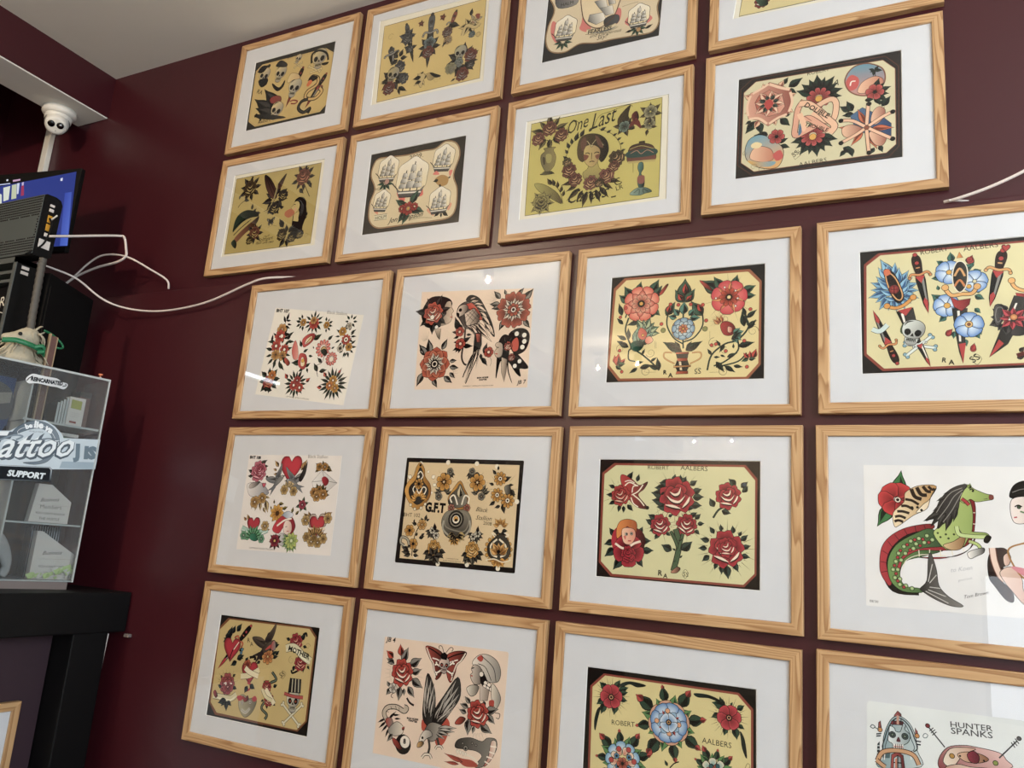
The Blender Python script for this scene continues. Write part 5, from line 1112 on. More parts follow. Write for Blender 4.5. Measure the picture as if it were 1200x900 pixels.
ARTD['C3'] = dict(win=[(89.8, -81.0), (455.6, -78.8), (456.0, -347.6), (89.3, -346.9)], sheets=[('1b1715', [(79.5, -70.4), (461.7, -71.5), (462.0, -355.2), (81.4, -354.2)])], art='''
fs 9a5a3a 123.7,-84.6 421.7,-89.2 447.9,-119.8 447.8,-314.8 420.6,-346.6 120.3,-343.4 91,-308.1 97,-109.4
fs e3d195 128.4,-90.7 417.9,-95.1 442.7,-123 442.6,-311.6 416.8,-341.6 124.4,-337.1 96.3,-304 102.9,-115.6
lw 1
pen 2a1c16
ln 4 G 138.7,-187.2 132.1,-219.7 147.6,-258.6 142.7,-269.1
ln 3.4 G 130.4,-186.7 137.6,-165.1 138.4,-181.7
ln 4 G 147.8,-264 169.9,-275.7 197.5,-298.1 219.3,-320
ln 3.4 G 142.7,-269.1 143.7,-290.7 160.2,-296.7
lvs 121.8,-180.6 111.8,-147.6 125.7,-202.9 108.2,-185.2 135.9,-241.7 110.5,-229.4 141.4,-242 138.8,-211.9 131,-252.3 111.3,-243.2 142.3,-261 111.4,-244.8 166.4,-197.2 134.1,-206.1 175.5,-281.3 182.8,-265.6 197.5,-298.1 212.8,-288.2 160.4,-302.1 181.6,-297.5 219.3,-320 212.8,-288.2 171.6,-313.1 203.1,-306.3 219.2,-317.4 189.9,-305.8 166.3,-312.9 145.4,-325.5 G k w=.24
lvs 147.5,-143.6 123.6,-105.5 136.8,-148.4 110.8,-126.9 157.7,-127.8 166.1,-96.2 190.4,-130.4 210.4,-94.6 196.2,-141.8 219,-110.8 197.4,-169.3 216.7,-186.9 187.3,-184.9 208.5,-180.9 g k w=.36
pg c2402f k 211.9,-132.1 227,-111.4 233.3,-110.9 219.8,-132.7
fl 168.7,-153.5 @44.8 8 ^19 d0503c f0b090 o r1=.4 wf=1.2
fl 168.7,-153.5 @33.9 8 ^-4 c2402f e8c0a0 p r1=.3
fl 168.7,-153.5 @23 8 ^19 e8a888 9a2a1c o r1=.3
dot @8.74 k 168.7,-153.5
+dot @4.92 y 168.7,-153.5
lr 178.5,-227.7 @10.8 @38.7 6 ^-3 g a8b890 ^121 w=.34
lvs 158.2,-253.7 166.7,-205.4 163.8,-259.3 156.6,-221.1 168.9,-254.2 198.9,-207.3 166.4,-256.8 204.9,-223.8 179.3,-246.7 195.4,-250.2 166.1,-251.4 180.1,-203.5 7a9a84 G w=.3
pg d0604a b03a24 164.8,-221.6 172.5,-213.9 186.5,-228.2 179.2,-244 165.5,-237.8
pg d0604a e8b090 184.3,-238.8 194.9,-236.7 201.7,-247.8 190.3,-255.3 182.1,-249.5
dot @3.23 y 176,-233
pg 3f6a58 k 147.3,-253.1 163.2,-245.8 179.7,-254.7 169.7,-270.3 153.5,-269.6
lvs 111.5,-300.2 107.6,-278.4 125.2,-300.7 135.4,-287.7 114.5,-305.7 118.3,-273.5 c2402f 3a1a12 w=.36
lf 117.2,-303.1 136.1,-301.1 g k w=.4
lf 111.8,-305.6 128.8,-317 g k w=.3
cur 121.7,-263.8 @12 ^61 w=1
cur 187.9,-321.6 @13.7 ^61 w=1.2
cur 196.6,-276.9 @11.7 ^-162 w=1
dot @3.87 c2402f 130.8,-161.8 117.6,-184.2 127.9,-320.7 119.7,-268.1
ln 4 G 410.8,-199.7 420.8,-226 397.3,-255.2 368.5,-264 339.7,-288.3 330.7,-323.7
ln 3.6 G 397.3,-255.2 397.8,-280.7 369.4,-304.8 345.2,-314.1
ln 3.4 G 410.6,-184.2 415.7,-205.2 418.3,-220.7
ln 3.4 G 416.9,-286.6 398.2,-305.9 350.2,-316.8
lvs 413.2,-199.9 406.6,-176.2 415.7,-205.2 439.2,-186.2 420.7,-220.8 439.5,-211.8 411.2,-225.4 404.9,-189 420.8,-231.1 437.1,-209.1 415.9,-220.6 437.3,-221.9 358.9,-268.7 348.7,-252.7 368.5,-264 356.8,-283.9 339.7,-288.3 329.4,-272.4 359.3,-289.1 371.6,-294.7 388.1,-275.1 387.8,-262.4 349.9,-304.1 369.9,-330.1 369.6,-314.9 393.9,-330.9 388.8,-315.6 410.3,-318.9 344.7,-293.6 359.4,-294.2 397.6,-270.5 435.4,-262.3 374,-294.8 397.9,-285.7 G k w=.24
lvs 356,-138.3 308.9,-106.6 360.8,-133.4 340.1,-99.7 385.4,-130.2 394.6,-99.3 405.1,-142.3 436.1,-129.2 410.1,-153.1 436.4,-152.6 g k w=.36
pg c2402f k 307.4,-106.4 325.4,-117.1 341,-137.1 320.6,-124.7
sp 376,-153 @35.5 @60.9 22 ^-4 k w=.8
fl 376,-153 @41.6 7 ^6 c2303a e07068 o r1=.3 wf=1.2
lr 376,-153 @12.7 @37.5 7 ^34 e0a060 a03020 w=.22
fl 376,-153 @22.3 10 ^-4 d0502f 6a1a12 o
dot @7.61 k 376,-153
+dot @4.57 e8d090 376,-153
dot @2.56 w 365.7,-128.5 390.4,-138.4 346.4,-153.4 395.6,-157.2 391.1,-175.1
lvs 357.7,-214.4 347.4,-195.5 362.5,-212.1 357.2,-193.5 355.2,-216.9 340.1,-202.9 d9a060 8a3a24 w=.3
sp 355.1,-209 @10.1 @24.3 10 ^91 k ^146
pg b2302c 5a1212 357.8,-219.6 367.4,-209.8 384.6,-216.1 392.1,-231.9 382.7,-244.2 365.6,-240.7
+pg e8c0a0 b2302c 375,-223.2 384.7,-226.4 383.5,-236.6 375.2,-236.1
lr 385,-241.8 @2.49 @24.9 5 ^-61 5a8a7a k ^100 w=.4
cur 367.3,-204.6 @12.1 ^91 w=1
cur 430.4,-236.7 @12.7 ^-3 w=1
cur 343.9,-260.2 @13.1 ^91 w=1
cur 367.4,-327.5 @12.8 ^62 w=1.2
cur 368.8,-279.4 @8.95 ^62 w=1
dot @3.96 c2402f 424,-185.2 411.7,-258.5 418.3,-318.7 348.9,-263 371.3,-280.5 339.1,-265.1
lvs 421.8,-299.3 409.8,-286.2 426.5,-299.5 423.9,-281.8 431.2,-299.7 438,-277.5 c2402f 3a1a12 w=.36
lf 421.8,-299.3 405.4,-306.2 g k w=.34
lf 421.9,-301.8 438.3,-300 g k w=.34
ln 3.6 G 274.1,-269.8 271.7,-227.6 272,-174.5 274.8,-131.7
ln 3.4 G 273.8,-259.3 250.1,-242.3 233.3,-209.4 237.1,-172
ln 3.4 G 274.6,-254.1 298.7,-244.9 317.9,-214.6 312.7,-172.1
lf 271.1,-147.6 273.7,-98 g k w=.42
lf 272.4,-136.9 274.1,-110 c2402f k w=.3
lf 270.5,-158.3 249.6,-124.2 g k w=.36
lf 267.7,-152.7 256.7,-135.7 c2402f k w=.4
lf 275.6,-158.7 297.7,-125.5 g k w=.36
lf 278,-153.5 290.5,-141 c2402f k w=.4
lf 229.9,-187.7 252.2,-154.2 g k w=.34
lf 233.8,-179.9 239.4,-161.4 c2402f k w=.4
lf 317.4,-193.5 288.4,-155.4 g k w=.34
lf 314,-182.7 303.9,-163.4 c2402f k w=.4
lvs 261.2,-189.8 247.5,-170.1 284.4,-191.3 299.1,-173.7 256.2,-194.8 235.2,-189.2 287.1,-196.8 312.4,-197.4 271.4,-187.8 272.9,-154.2 5a8a7a k w=.4
dot @4.26 c2402f 240.4,-160.4 316.6,-167 259.2,-162.9 288.6,-163.9 220.1,-207.5 325.2,-205.6
dot @5.82 8a8a50 224.9,-223.4 323.2,-225.4
fl 272.6,-222.4 @27.1 8 ^20 d89a70 8a4a2a o r1=.5
fl 272.6,-222.4 @27.1 8 ^-3 6a8fa8 c8d8dc o r1=.4 wf=1.2
fl 272.6,-222.4 @18.7 8 ^20 8fb0bc e8e8e0 o r1=.3
fl 272.6,-222.4 @11.5 7 ^-3 e0a070 b03a24 o
dot @3.12 y 272.6,-222.4
lvs 269.2,-274.8 224.4,-251.6 271.8,-277.6 237.9,-262.9 279.4,-275.3 319,-253.8 279.3,-272.7 311.6,-256 266.4,-269.5 252.9,-250.4 281.7,-270.2 293.8,-252.5 G k w=.26
cur 258.7,-269.1 @13.5 ^177 w=1
cur 291.9,-270.7 @13.3 ^-3 w=1
ln 3.4 6a3a1c 248.8,-279.2 230.7,-278.4 231.2,-291.6 254.9,-305.6
+ln 2 d9a05c 248.8,-279.2 230.7,-278.4 231.2,-291.6 254.9,-305.6
ln 3.4 6a3a1c 294.7,-281.2 313.7,-281 314.1,-294.9 290.5,-306.9
+ln 2 d9a05c 294.7,-281.2 313.7,-281 314.1,-294.9 290.5,-306.9
ps k E ^-3 256.5,-279.5 287.1,-279.8 284.1,-296.3 289.6,-312.1 282,-327.3 264.8,-327.7 256.1,-311.9 261.7,-295.4
ps c8603c 7a2a14 257,-278.5 287.6,-278.8 287.7,-283 257.2,-282.7
ps c8603c 7a2a14 260.6,-292.8 285,-292.7 284.2,-300 261.8,-300.1
fs e8d8b0 264.9,-300.8 270,-301 273.3,-321.8 268.2,-321.6
ps d9a05c 8a5a2a 252.5,-310.7 293.1,-310.1 293.2,-314.2 252.6,-314.9
ps c8603c 7a2a14 260.6,-324 287,-323.8 287.2,-330.5 258.3,-330.6
tx k b=.4 229,-329.7 237.8,-330 |R
tx k b=.4 240.6,-337.4 251.9,-337.7 |A
cur 310,-325.6 @9.08 ^40
tx k 302.2,-332 317.1,-330.9 |SS
sl .6 6a5a3a 205.9,-248 206.7,-266.7
sl .6 6a5a3a 209.2,-250.8 209.8,-266.9
sl .6 6a5a3a 334.3,-231.2 334.8,-249.4
sl .6 6a5a3a 188,-324.2 211.6,-323.9
sl .6 6a5a3a 335.8,-329 357.8,-328.7
''')
ARTD['C4'] = dict(win=[(84.8, -75.7), (451.0, -74.8), (432.5, -343.7), (85.1, -346.0)], sheets=[('1b1715', [(77.4, -64.8), (455.6, -67.3), (438.0, -351.9), (77.6, -355.1)])], art='''
fs 8a3c2e 121.8,-82 439.7,-83.5 427.7,-337 124.3,-340.8 90.2,-305.4 93.4,-104.7
fs dcd3a2 125.6,-87.1 436.9,-87.5 424.7,-332.9 127.3,-335.5 95.2,-302.3 98.3,-108.6
lw 1
tx k 202,-94.2 252.2,-90 |ROBERT
tx k 279.5,-94.7 340.4,-91.6 |AALBERS
lr 149.6,-167.3 @15.6 @48 18 ^-5 7fb0cc 28507a w=.26
lvs 147.9,-138.8 124.5,-95.1 138.1,-143.5 120.1,-113.1 142.4,-166.6 117.5,-141.6 146.9,-178.3 122,-164.9 151.5,-189.9 129.9,-182.6 157.1,-156.6 160.6,-117.2 161.6,-168.3 175.9,-138.5 163.7,-179.7 180.2,-155.8 138.4,-132.1 139,-106.4 161.2,-185.1 176,-169.5 150.5,-133.3 153.6,-105 8fc0d8 2a5a8a w=.26
pg 2a1a14 k 131.2,-125.7 138.7,-119.6 152.9,-133.5 167.2,-174.4 165.8,-191.1 153.8,-194.6 140,-166.4
cl 2.4 d9a060 134.9,-131.8 143.3,-129.8 155,-145.1 165.2,-177 161.1,-189.6 151.6,-184.3 140.1,-160.8
dot @10.4 b2302c 5a1212 150.2,-165.6
fg d06a3c 131.2,-122.9 140.1,-119.7 144.3,-129.9 134.4,-134.6
ln 1.4 k 143.4,-165 156.9,-166.2
ln 1.4 k 150.4,-157.7 149.9,-174.1
ln 8 k 132.9,-199.7 151,-206.7 170.3,-199.8 188.9,-180.7
+ln 6 d9943c 132.9,-199.7 151,-206.7 170.3,-199.8 188.9,-180.7
dot @6.25 d9943c 135.8,-201.1 185,-185.9
ps 1a1614 E ^-4 153.2,-215.2 184.3,-208.1 189.1,-237.1 166.6,-249.4
fs w 161.2,-219.7 166,-218.9 170.1,-241.3 167.2,-243.9
fs b2302c 155.7,-212.6 183.4,-206.4 170.6,-224.8
bn 169.6,-309.6 214.9,-271.4 @8.05 dfe6e0 7fa8b8
bn 168,-285.1 220.9,-295.9 @8.09 dfe6e0 7fa8b8
dag 182.8,-258.6 211.9,-334.5 @11.1 k dfe6e0 k b2302c
fg 4a5a3a 161.5,-262.8 164.5,-241 183.5,-234 199.7,-240.5 201.4,-259.7
+sk 181.7,-262.9 @26.3 ^-13 dfe6dc k
dag 190.6,-90.7 211.9,-222.2 @17.7 2a1a14 d08a50 k b2302c e
dag 152.7,-327.8 108.8,-208.1 @15.1 2a1a14 d08a50 k b2302c e
rb 106.5,-249.5 121,-254.9 135.8,-241.9 @9.4 cfe0dc
lvs 237.6,-147.1 219,-148.2 243.2,-119.9 229.7,-110.1 257.2,-115.7 255.7,-93.2 232,-174.3 230.1,-163.1 240.2,-202.4 217.9,-181.4 243.8,-229.9 229.6,-242.5 235.3,-213 220.4,-217.4 292.4,-141.3 309.6,-137.5 288.4,-130 297.8,-119.9 294.8,-190.5 312.1,-200 299.5,-185.5 306.3,-180.7 293.7,-217.3 304.2,-228.8 256.1,-263.1 254.6,-279 291.6,-265.2 300.5,-281.6 273.3,-280.1 277.1,-296.1 296.5,-254.9 303.5,-273.8 295.7,-168.9 309.9,-170.2 274.7,-134.1 297.6,-125.4 3f7060 14302a w=.4
fl 251.8,-137.4 @25.1 5 ^62 4f86c8 e0ecf0 o wf=1.15
dot @5.03 d9a441 251.8,-137.4
fl 296.1,-160.8 @23.6 5 ^19 4f86c8 e0ecf0 o wf=1.15
dot @4.43 d9a441 285.8,-170.8
fl 244.6,-208.2 @23.9 5 ^96 4f86c8 e0ecf0 o wf=1.15
dot @5.97 d9a441 245.9,-208.3
ps 1a1614 E ^-4 254.3,-214.4 281.2,-216.4 276.2,-264.3 271.3,-306.4 269,-329.9 263.4,-306 258.3,-263.2
fs w 263.1,-220.5 267.6,-220.8 267.7,-285.1 264.2,-284.9
fs b2302c 263.1,-290.1 275.6,-288.1 269.5,-330.5
fl 282.5,-251.3 @26.2 5 ^88 3f7ac0 d8e8f0 o wf=1.15
dot @6.8 e8d0a0 d9a441 282.5,-250.3
dot @2.91 8a4a2a 282.5,-250.3
ln 9 k 243.6,-172.6 254.5,-187.2 272.6,-186 290.6,-185.8 300.1,-172
+ln 6.5 e0a860 243.6,-172.6 254.5,-187.2 272.6,-186 290.6,-185.8 300.1,-172
dot @6.52 e0a860 243.7,-169.8 300.1,-172
ps b2302c 6d1219 252.1,-189.7 265.3,-199 287.9,-196.4 285.1,-208.6 271.2,-222.1 258.1,-212
pg 1a1614 E ^-6 258.6,-138.1 266.3,-117.8 277.6,-117.8 284.6,-135.1 281.5,-167.7 269.2,-181.9 258.9,-165.7
cl 2 e8e0c8 258.6,-138.1 266.3,-117.8 277.6,-117.8 284.6,-135.1 281.5,-167.7 269.2,-181.9 258.9,-165.7
ln 4 d9a060 261.5,-146.6 271.2,-131 279.6,-148.3
ln 4 c87a3c 260.6,-168.5 270.2,-155.7 278.7,-170.1
ps e09a4c b05a24 266.6,-108.4 271.7,-95 278,-107.9
lf 286.5,-123.2 294.9,-104.2 8a1a1c b2302c w=.5
dot @5.47 8a1a1c b2302c 289.1,-113.5
dot @5.4 8a1a1c b2302c 246,-267.8
lf 242.3,-270.3 254.1,-257.6 8a1a1c b2302c w=.4
dot @5.27 8a1a1c b2302c 287.8,-301.9
lf 286.4,-304.5 290.6,-288.9 8a1a1c b2302c w=.4
dag 348.4,-97.9 320.1,-216.7 @19.5 2a1a14 d9a060 k b2302c e
ht 352.9,-96.2 @7.78 ^-6 b2302c
ln 8 k 357.5,-161 363.1,-177.6 375.4,-186.6 390.1,-187.9
+ln 5.5 e0a860 357.5,-161 363.1,-177.6 375.4,-186.6 390.1,-187.9
dot @6.21 e0a860 359.4,-165
ps b2302c 6d1219 364.5,-191 389.7,-195.7 380.1,-218.6 368,-207.1
ps 1a1614 E ^-5 362.1,-196.1 385.1,-203.2 374.7,-239.1 346.5,-294.5 314.4,-319.9 335,-267.8
fs b2302c 332,-284.4 340.2,-293.2 314.4,-319.9
fs w 363.4,-212 366.8,-212.3 348.3,-258.2 346.4,-252.9
lr 351.2,-242.7 @14.2 @34 7 ^112 4a4644 k ^176 w=.5
fg 5a5654 k 328.9,-214.7 341.8,-215.6 345.1,-237 331.2,-257.1 325.9,-241
cl 1.4 k 328.9,-214.7 341.8,-215.6 345.1,-237 331.2,-257.1 325.9,-241
cl 1 e 332.1,-220.2 340.7,-220.9 341.7,-235.7 332.4,-249.3 328.6,-238.5
pg 4a4644 k 351.8,-274.1 372.7,-277.9 382,-260.4 370,-249.2
lr 357.6,-243.1 @5.65 @25.4 8 ^-4 c23a44 6d1219 w=.36
dot @6.59 e0a860 b05a24 359,-240.6
lvs 364.7,-310.9 373.5,-301.1 359.8,-323.5 374.7,-319.1 k E w=.4
ln 8 5a1a14 360.1,-318.4 372.9,-313.9
dag 398.7,-108.9 416.8,-231.7 @18.1 2a1a14 d9a060 k b2302c e
fl 402.2,-271.9 @27.5 6 ^-3 4f86c8 e0ecf0 o
tx k b=.3 232.1,-325.8 240.2,-327.2 |R
tx k b=.3 243.6,-331.5 254.3,-332 |A
tx k b=.1 286.6,-330.7 300.1,-320.8 |SS
cl .8 k 285.6,-322.8 293.1,-312.7 301.3,-322.4 293,-333.5
''')
ARTD['D1'] = dict(win=None, sheets=[('ece6e0', [(91.2, -82.3), (435.6, -80.4), (437.0, -352.8), (94.9, -356.8)])], art='''
lw .9
tx k b=.6 95.6,-93.3 138.7,-94.3 |BHT 108
tx e 315.9,-88.4 387,-88.9 |Black Stallion
tx k 144.1,-352.1 234.5,-351.3 |COPYRIGHT BLACK STALLION
lvs 115.9,-134 96.2,-126.2 140.5,-111.7 166.2,-96 152.3,-116.9 173.1,-113.8 118,-144.8 97.7,-145.3 168,-143.6 181.7,-148.6 4a4a3a k w=.3
rose 138.4,-130.7 @31.1 ^17 c87080 5a1a24 e8b0b8
rose 143.8,-129 @17.4 ^37 b04a5c 5a1a24 e8b0b8
pg e8e4e0 8a8a90 104.2,-166.9 150.3,-162.9 174,-175.6 188,-193.8 157.9,-202.8 122.3,-204.1 106.2,-188.5
pg c0b8b0 k 115,-166.6 149.8,-160.2 131.4,-176.9 110.4,-180.3
ht 166,-170.5 @7.38 ^2 c85060
lvs 136.1,-219.6 129.5,-241.2 147.8,-224.5 144.8,-245.9 160.9,-218.7 165.9,-245 179,-202 195.3,-206.7 181,-212.6 194.8,-248.9 174.4,-234 188,-250.3 c8b080 4a3a24 w=.28
fl 139.7,-219.5 @17.2 5 ^2 c8a060 6a4a24 o
fl 165.9,-207.8 @15.9 5 ^27 c8a060 6a4a24 o
lvs 207.2,-126.5 192.2,-121.5 212.3,-115.7 194.8,-97.2 296.4,-124.6 314.6,-92.6 302.3,-119.2 308.8,-98 212.6,-137.1 195.2,-137.5 c09a60 3a2a14 w=.3
ht 258.6,-122.8 @40.9 ^1 c02838 8a1a24
sw 219,-152.9 @42.5 ^9 6a6e74 e flip=-1
sw 268,-156.9 @44.2 ^18 7a7e84 e8c890
pg k E 293.3,-145.7 313.5,-105.8 316.6,-100.5 314.5,-132.1 301.8,-155.9
lr 259,-183.4 @8.36 @29.8 9 ^-178 c8b080 3a2a14 ^-178 w=.3
fl 244.9,-181.3 @14.4 6 ^2 d8b878 6a4a24 o
fl 279.5,-183.8 @14.2 6 ^2 d8b878 6a4a24 o
lvs 362.1,-118 347.3,-128.7 373.6,-107.3 371.5,-94.3 384.6,-114.9 408.9,-124.7 367.9,-112.6 346.6,-103.6 387.5,-112.2 400.4,-112 6a5a30 k w=.34
fl 361.3,-112.8 @11.7 5 ^1 c8964c 5a3a14 o
fl 380.9,-112.4 @11.6 5 ^27 c8964c 5a3a14 o
ps f0ede8 c8c4c0 341.9,-155.9 372.6,-121.9 430.6,-156.4 395.6,-184 347.5,-170.2
sl 1 k 341.9,-155.9 387.1,-151 430.6,-156.4
sl 1 k 372.6,-121.9 387.1,-151
sl 1 k 395.6,-184 387.1,-151
fg b02430 6d1219 374.6,-146.2 385.2,-139.2 399.6,-148.1 398.4,-160.9 386.1,-164.9
lr 374.2,-192.4 @13.8 @34.6 9 ^-178 6a5a30 k ^-178 w=.3
fl 353.2,-184.4 @13.9 6 ^2 d09a50 5a3a14 o
fl 364.8,-195.3 @15 6 ^2 d8a860 5a3a14 o
fl 386.7,-189.4 @14.9 6 ^2 d09a50 5a3a14 o
fl 371.3,-174.6 @9.25 6 ^2 c8964c 5a3a14 o
lr 317.4,-220.3 @7 @23.3 6 ^19 5a6a4c k w=.34
fl 317.4,-220.3 @12.8 5 ^2 b84a5c 5a1a24 o
lvs 214.2,-221.8 211.8,-208.8 231.4,-221.1 251.8,-220.3 247.8,-236.1 266.8,-227.5 218.4,-263.5 214.8,-274.1 206.7,-237.9 201.3,-227.6 283.4,-244.9 287,-226.7 297.6,-249.4 310.1,-236 8a7a3c k w=.3
fl 229.2,-247.4 @26.3 9 ^3 e0b04c a0601c p wf=1.2
dot @6.56 4a3018 230.8,-248.3
pg c8303c 7a1a24 220.6,-294.6 233,-268 257.4,-251.3 285.2,-255.1 302.9,-279.9 293.2,-300.8 273.2,-302 262.9,-282 246.3,-303.5
pg 8a98a8 e0e4ec 250.6,-251.6 269.1,-240.4 291,-249.7 272.7,-260.9
ln 5 w 235.8,-283.4 260.1,-266.7 286.1,-260.2
pg f0e0d4 d8b8a8 259.5,-282.2 266.9,-266.3 284.5,-270.6 291.4,-290.7 283.6,-303.9 266.5,-302.3
ln 1.6 k 266.7,-284.4 273.2,-283
ln 2 b03040 273.4,-295.8 282.1,-295.3
pg e0dcd8 a0a0a0 239.8,-324.4 253,-303.1 274.1,-307 276.8,-322.2 266.1,-338.1
lr 293.4,-321.2 @9.27 @33.6 9 ^-46 8aa86c 3a5a3c ^-161 w=.3
fl 295.4,-321 @24.3 9 ^3 c8d070 7a9a5c p wf=1.2
dot @5.21 d8e0b0 295.4,-321
lr 236.9,-327.1 @9.42 @25.9 8 ^3 5a3a2c k w=.3
fl 235.1,-324.7 @17.7 6 ^3 a03040 3a0a14 o
dot @4.13 d8b060 235.1,-324.7
lvs 117.9,-273.7 105.1,-263.7 128.6,-273.2 117.9,-255.1 194.6,-285.6 207,-277.1 200,-295.7 211.7,-295.1 b08a50 3a2a14 w=.34
ht 147.2,-288.1 @25.5 ^3 b02838 6d1219
rb 104.3,-295.6 134.7,-304.5 177.3,-304.8 203.5,-295.5 @14.8 a8c8bc e8f0e8
pg 3a8a6c 1a4a34 132.7,-312.5 153.3,-308.7 178.7,-312.5 167.8,-328.7 146.3,-327.4
lr 152.3,-321.8 @12.1 @37.5 9 ^-177 6aa87c 2a5a3c ^-177 w=.3
fl 191.2,-285.7 @14.4 6 ^3 d8b878 6a4a24 o
fl 115.5,-316.1 @13.4 6 ^3 8ac09c 2a5a3c o
fl 184.2,-322.6 @12 6 ^3 8ac09c 2a5a3c o
lvs 345.5,-257.4 326.6,-243 351.2,-252 342.2,-237.2 402.8,-249.6 426.3,-235.9 410,-254.3 428.2,-248.4 337.4,-267.9 319.7,-261.2 402,-244.6 403.6,-234.4 b08a50 3a2a14 w=.34
ht 379.9,-275.9 @35.2 ^3 d8c8b8 8a7a6c
ht 379.3,-275.9 @28.4 ^3 b83038 7a1a20
rb 350.2,-285 379.8,-286.9 407.7,-280.4 @9.16 e8d8c0
fl 336.6,-262.9 @15 6 ^3 d8b878 6a4a24 o
fl 413.2,-254.1 @14.7 6 ^3 d8b878 6a4a24 o
lr 378.1,-316 @16.9 @42.9 12 ^176 b08a50 3a2a14 ^-160 w=.26
fl 347.4,-307.8 @13.7 6 ^3 c8a868 6a4a24 o
fl 365.7,-319.3 @14.7 6 ^3 d8b878 6a4a24 o
fl 388.5,-320.4 @14.6 6 ^4 c8a868 6a4a24 o
fl 406,-309.4 @13.5 6 ^3 d8b878 6a4a24 o
fl 373.7,-308.8 @10.2 6 ^3 a88848 6a4a24 o
''')
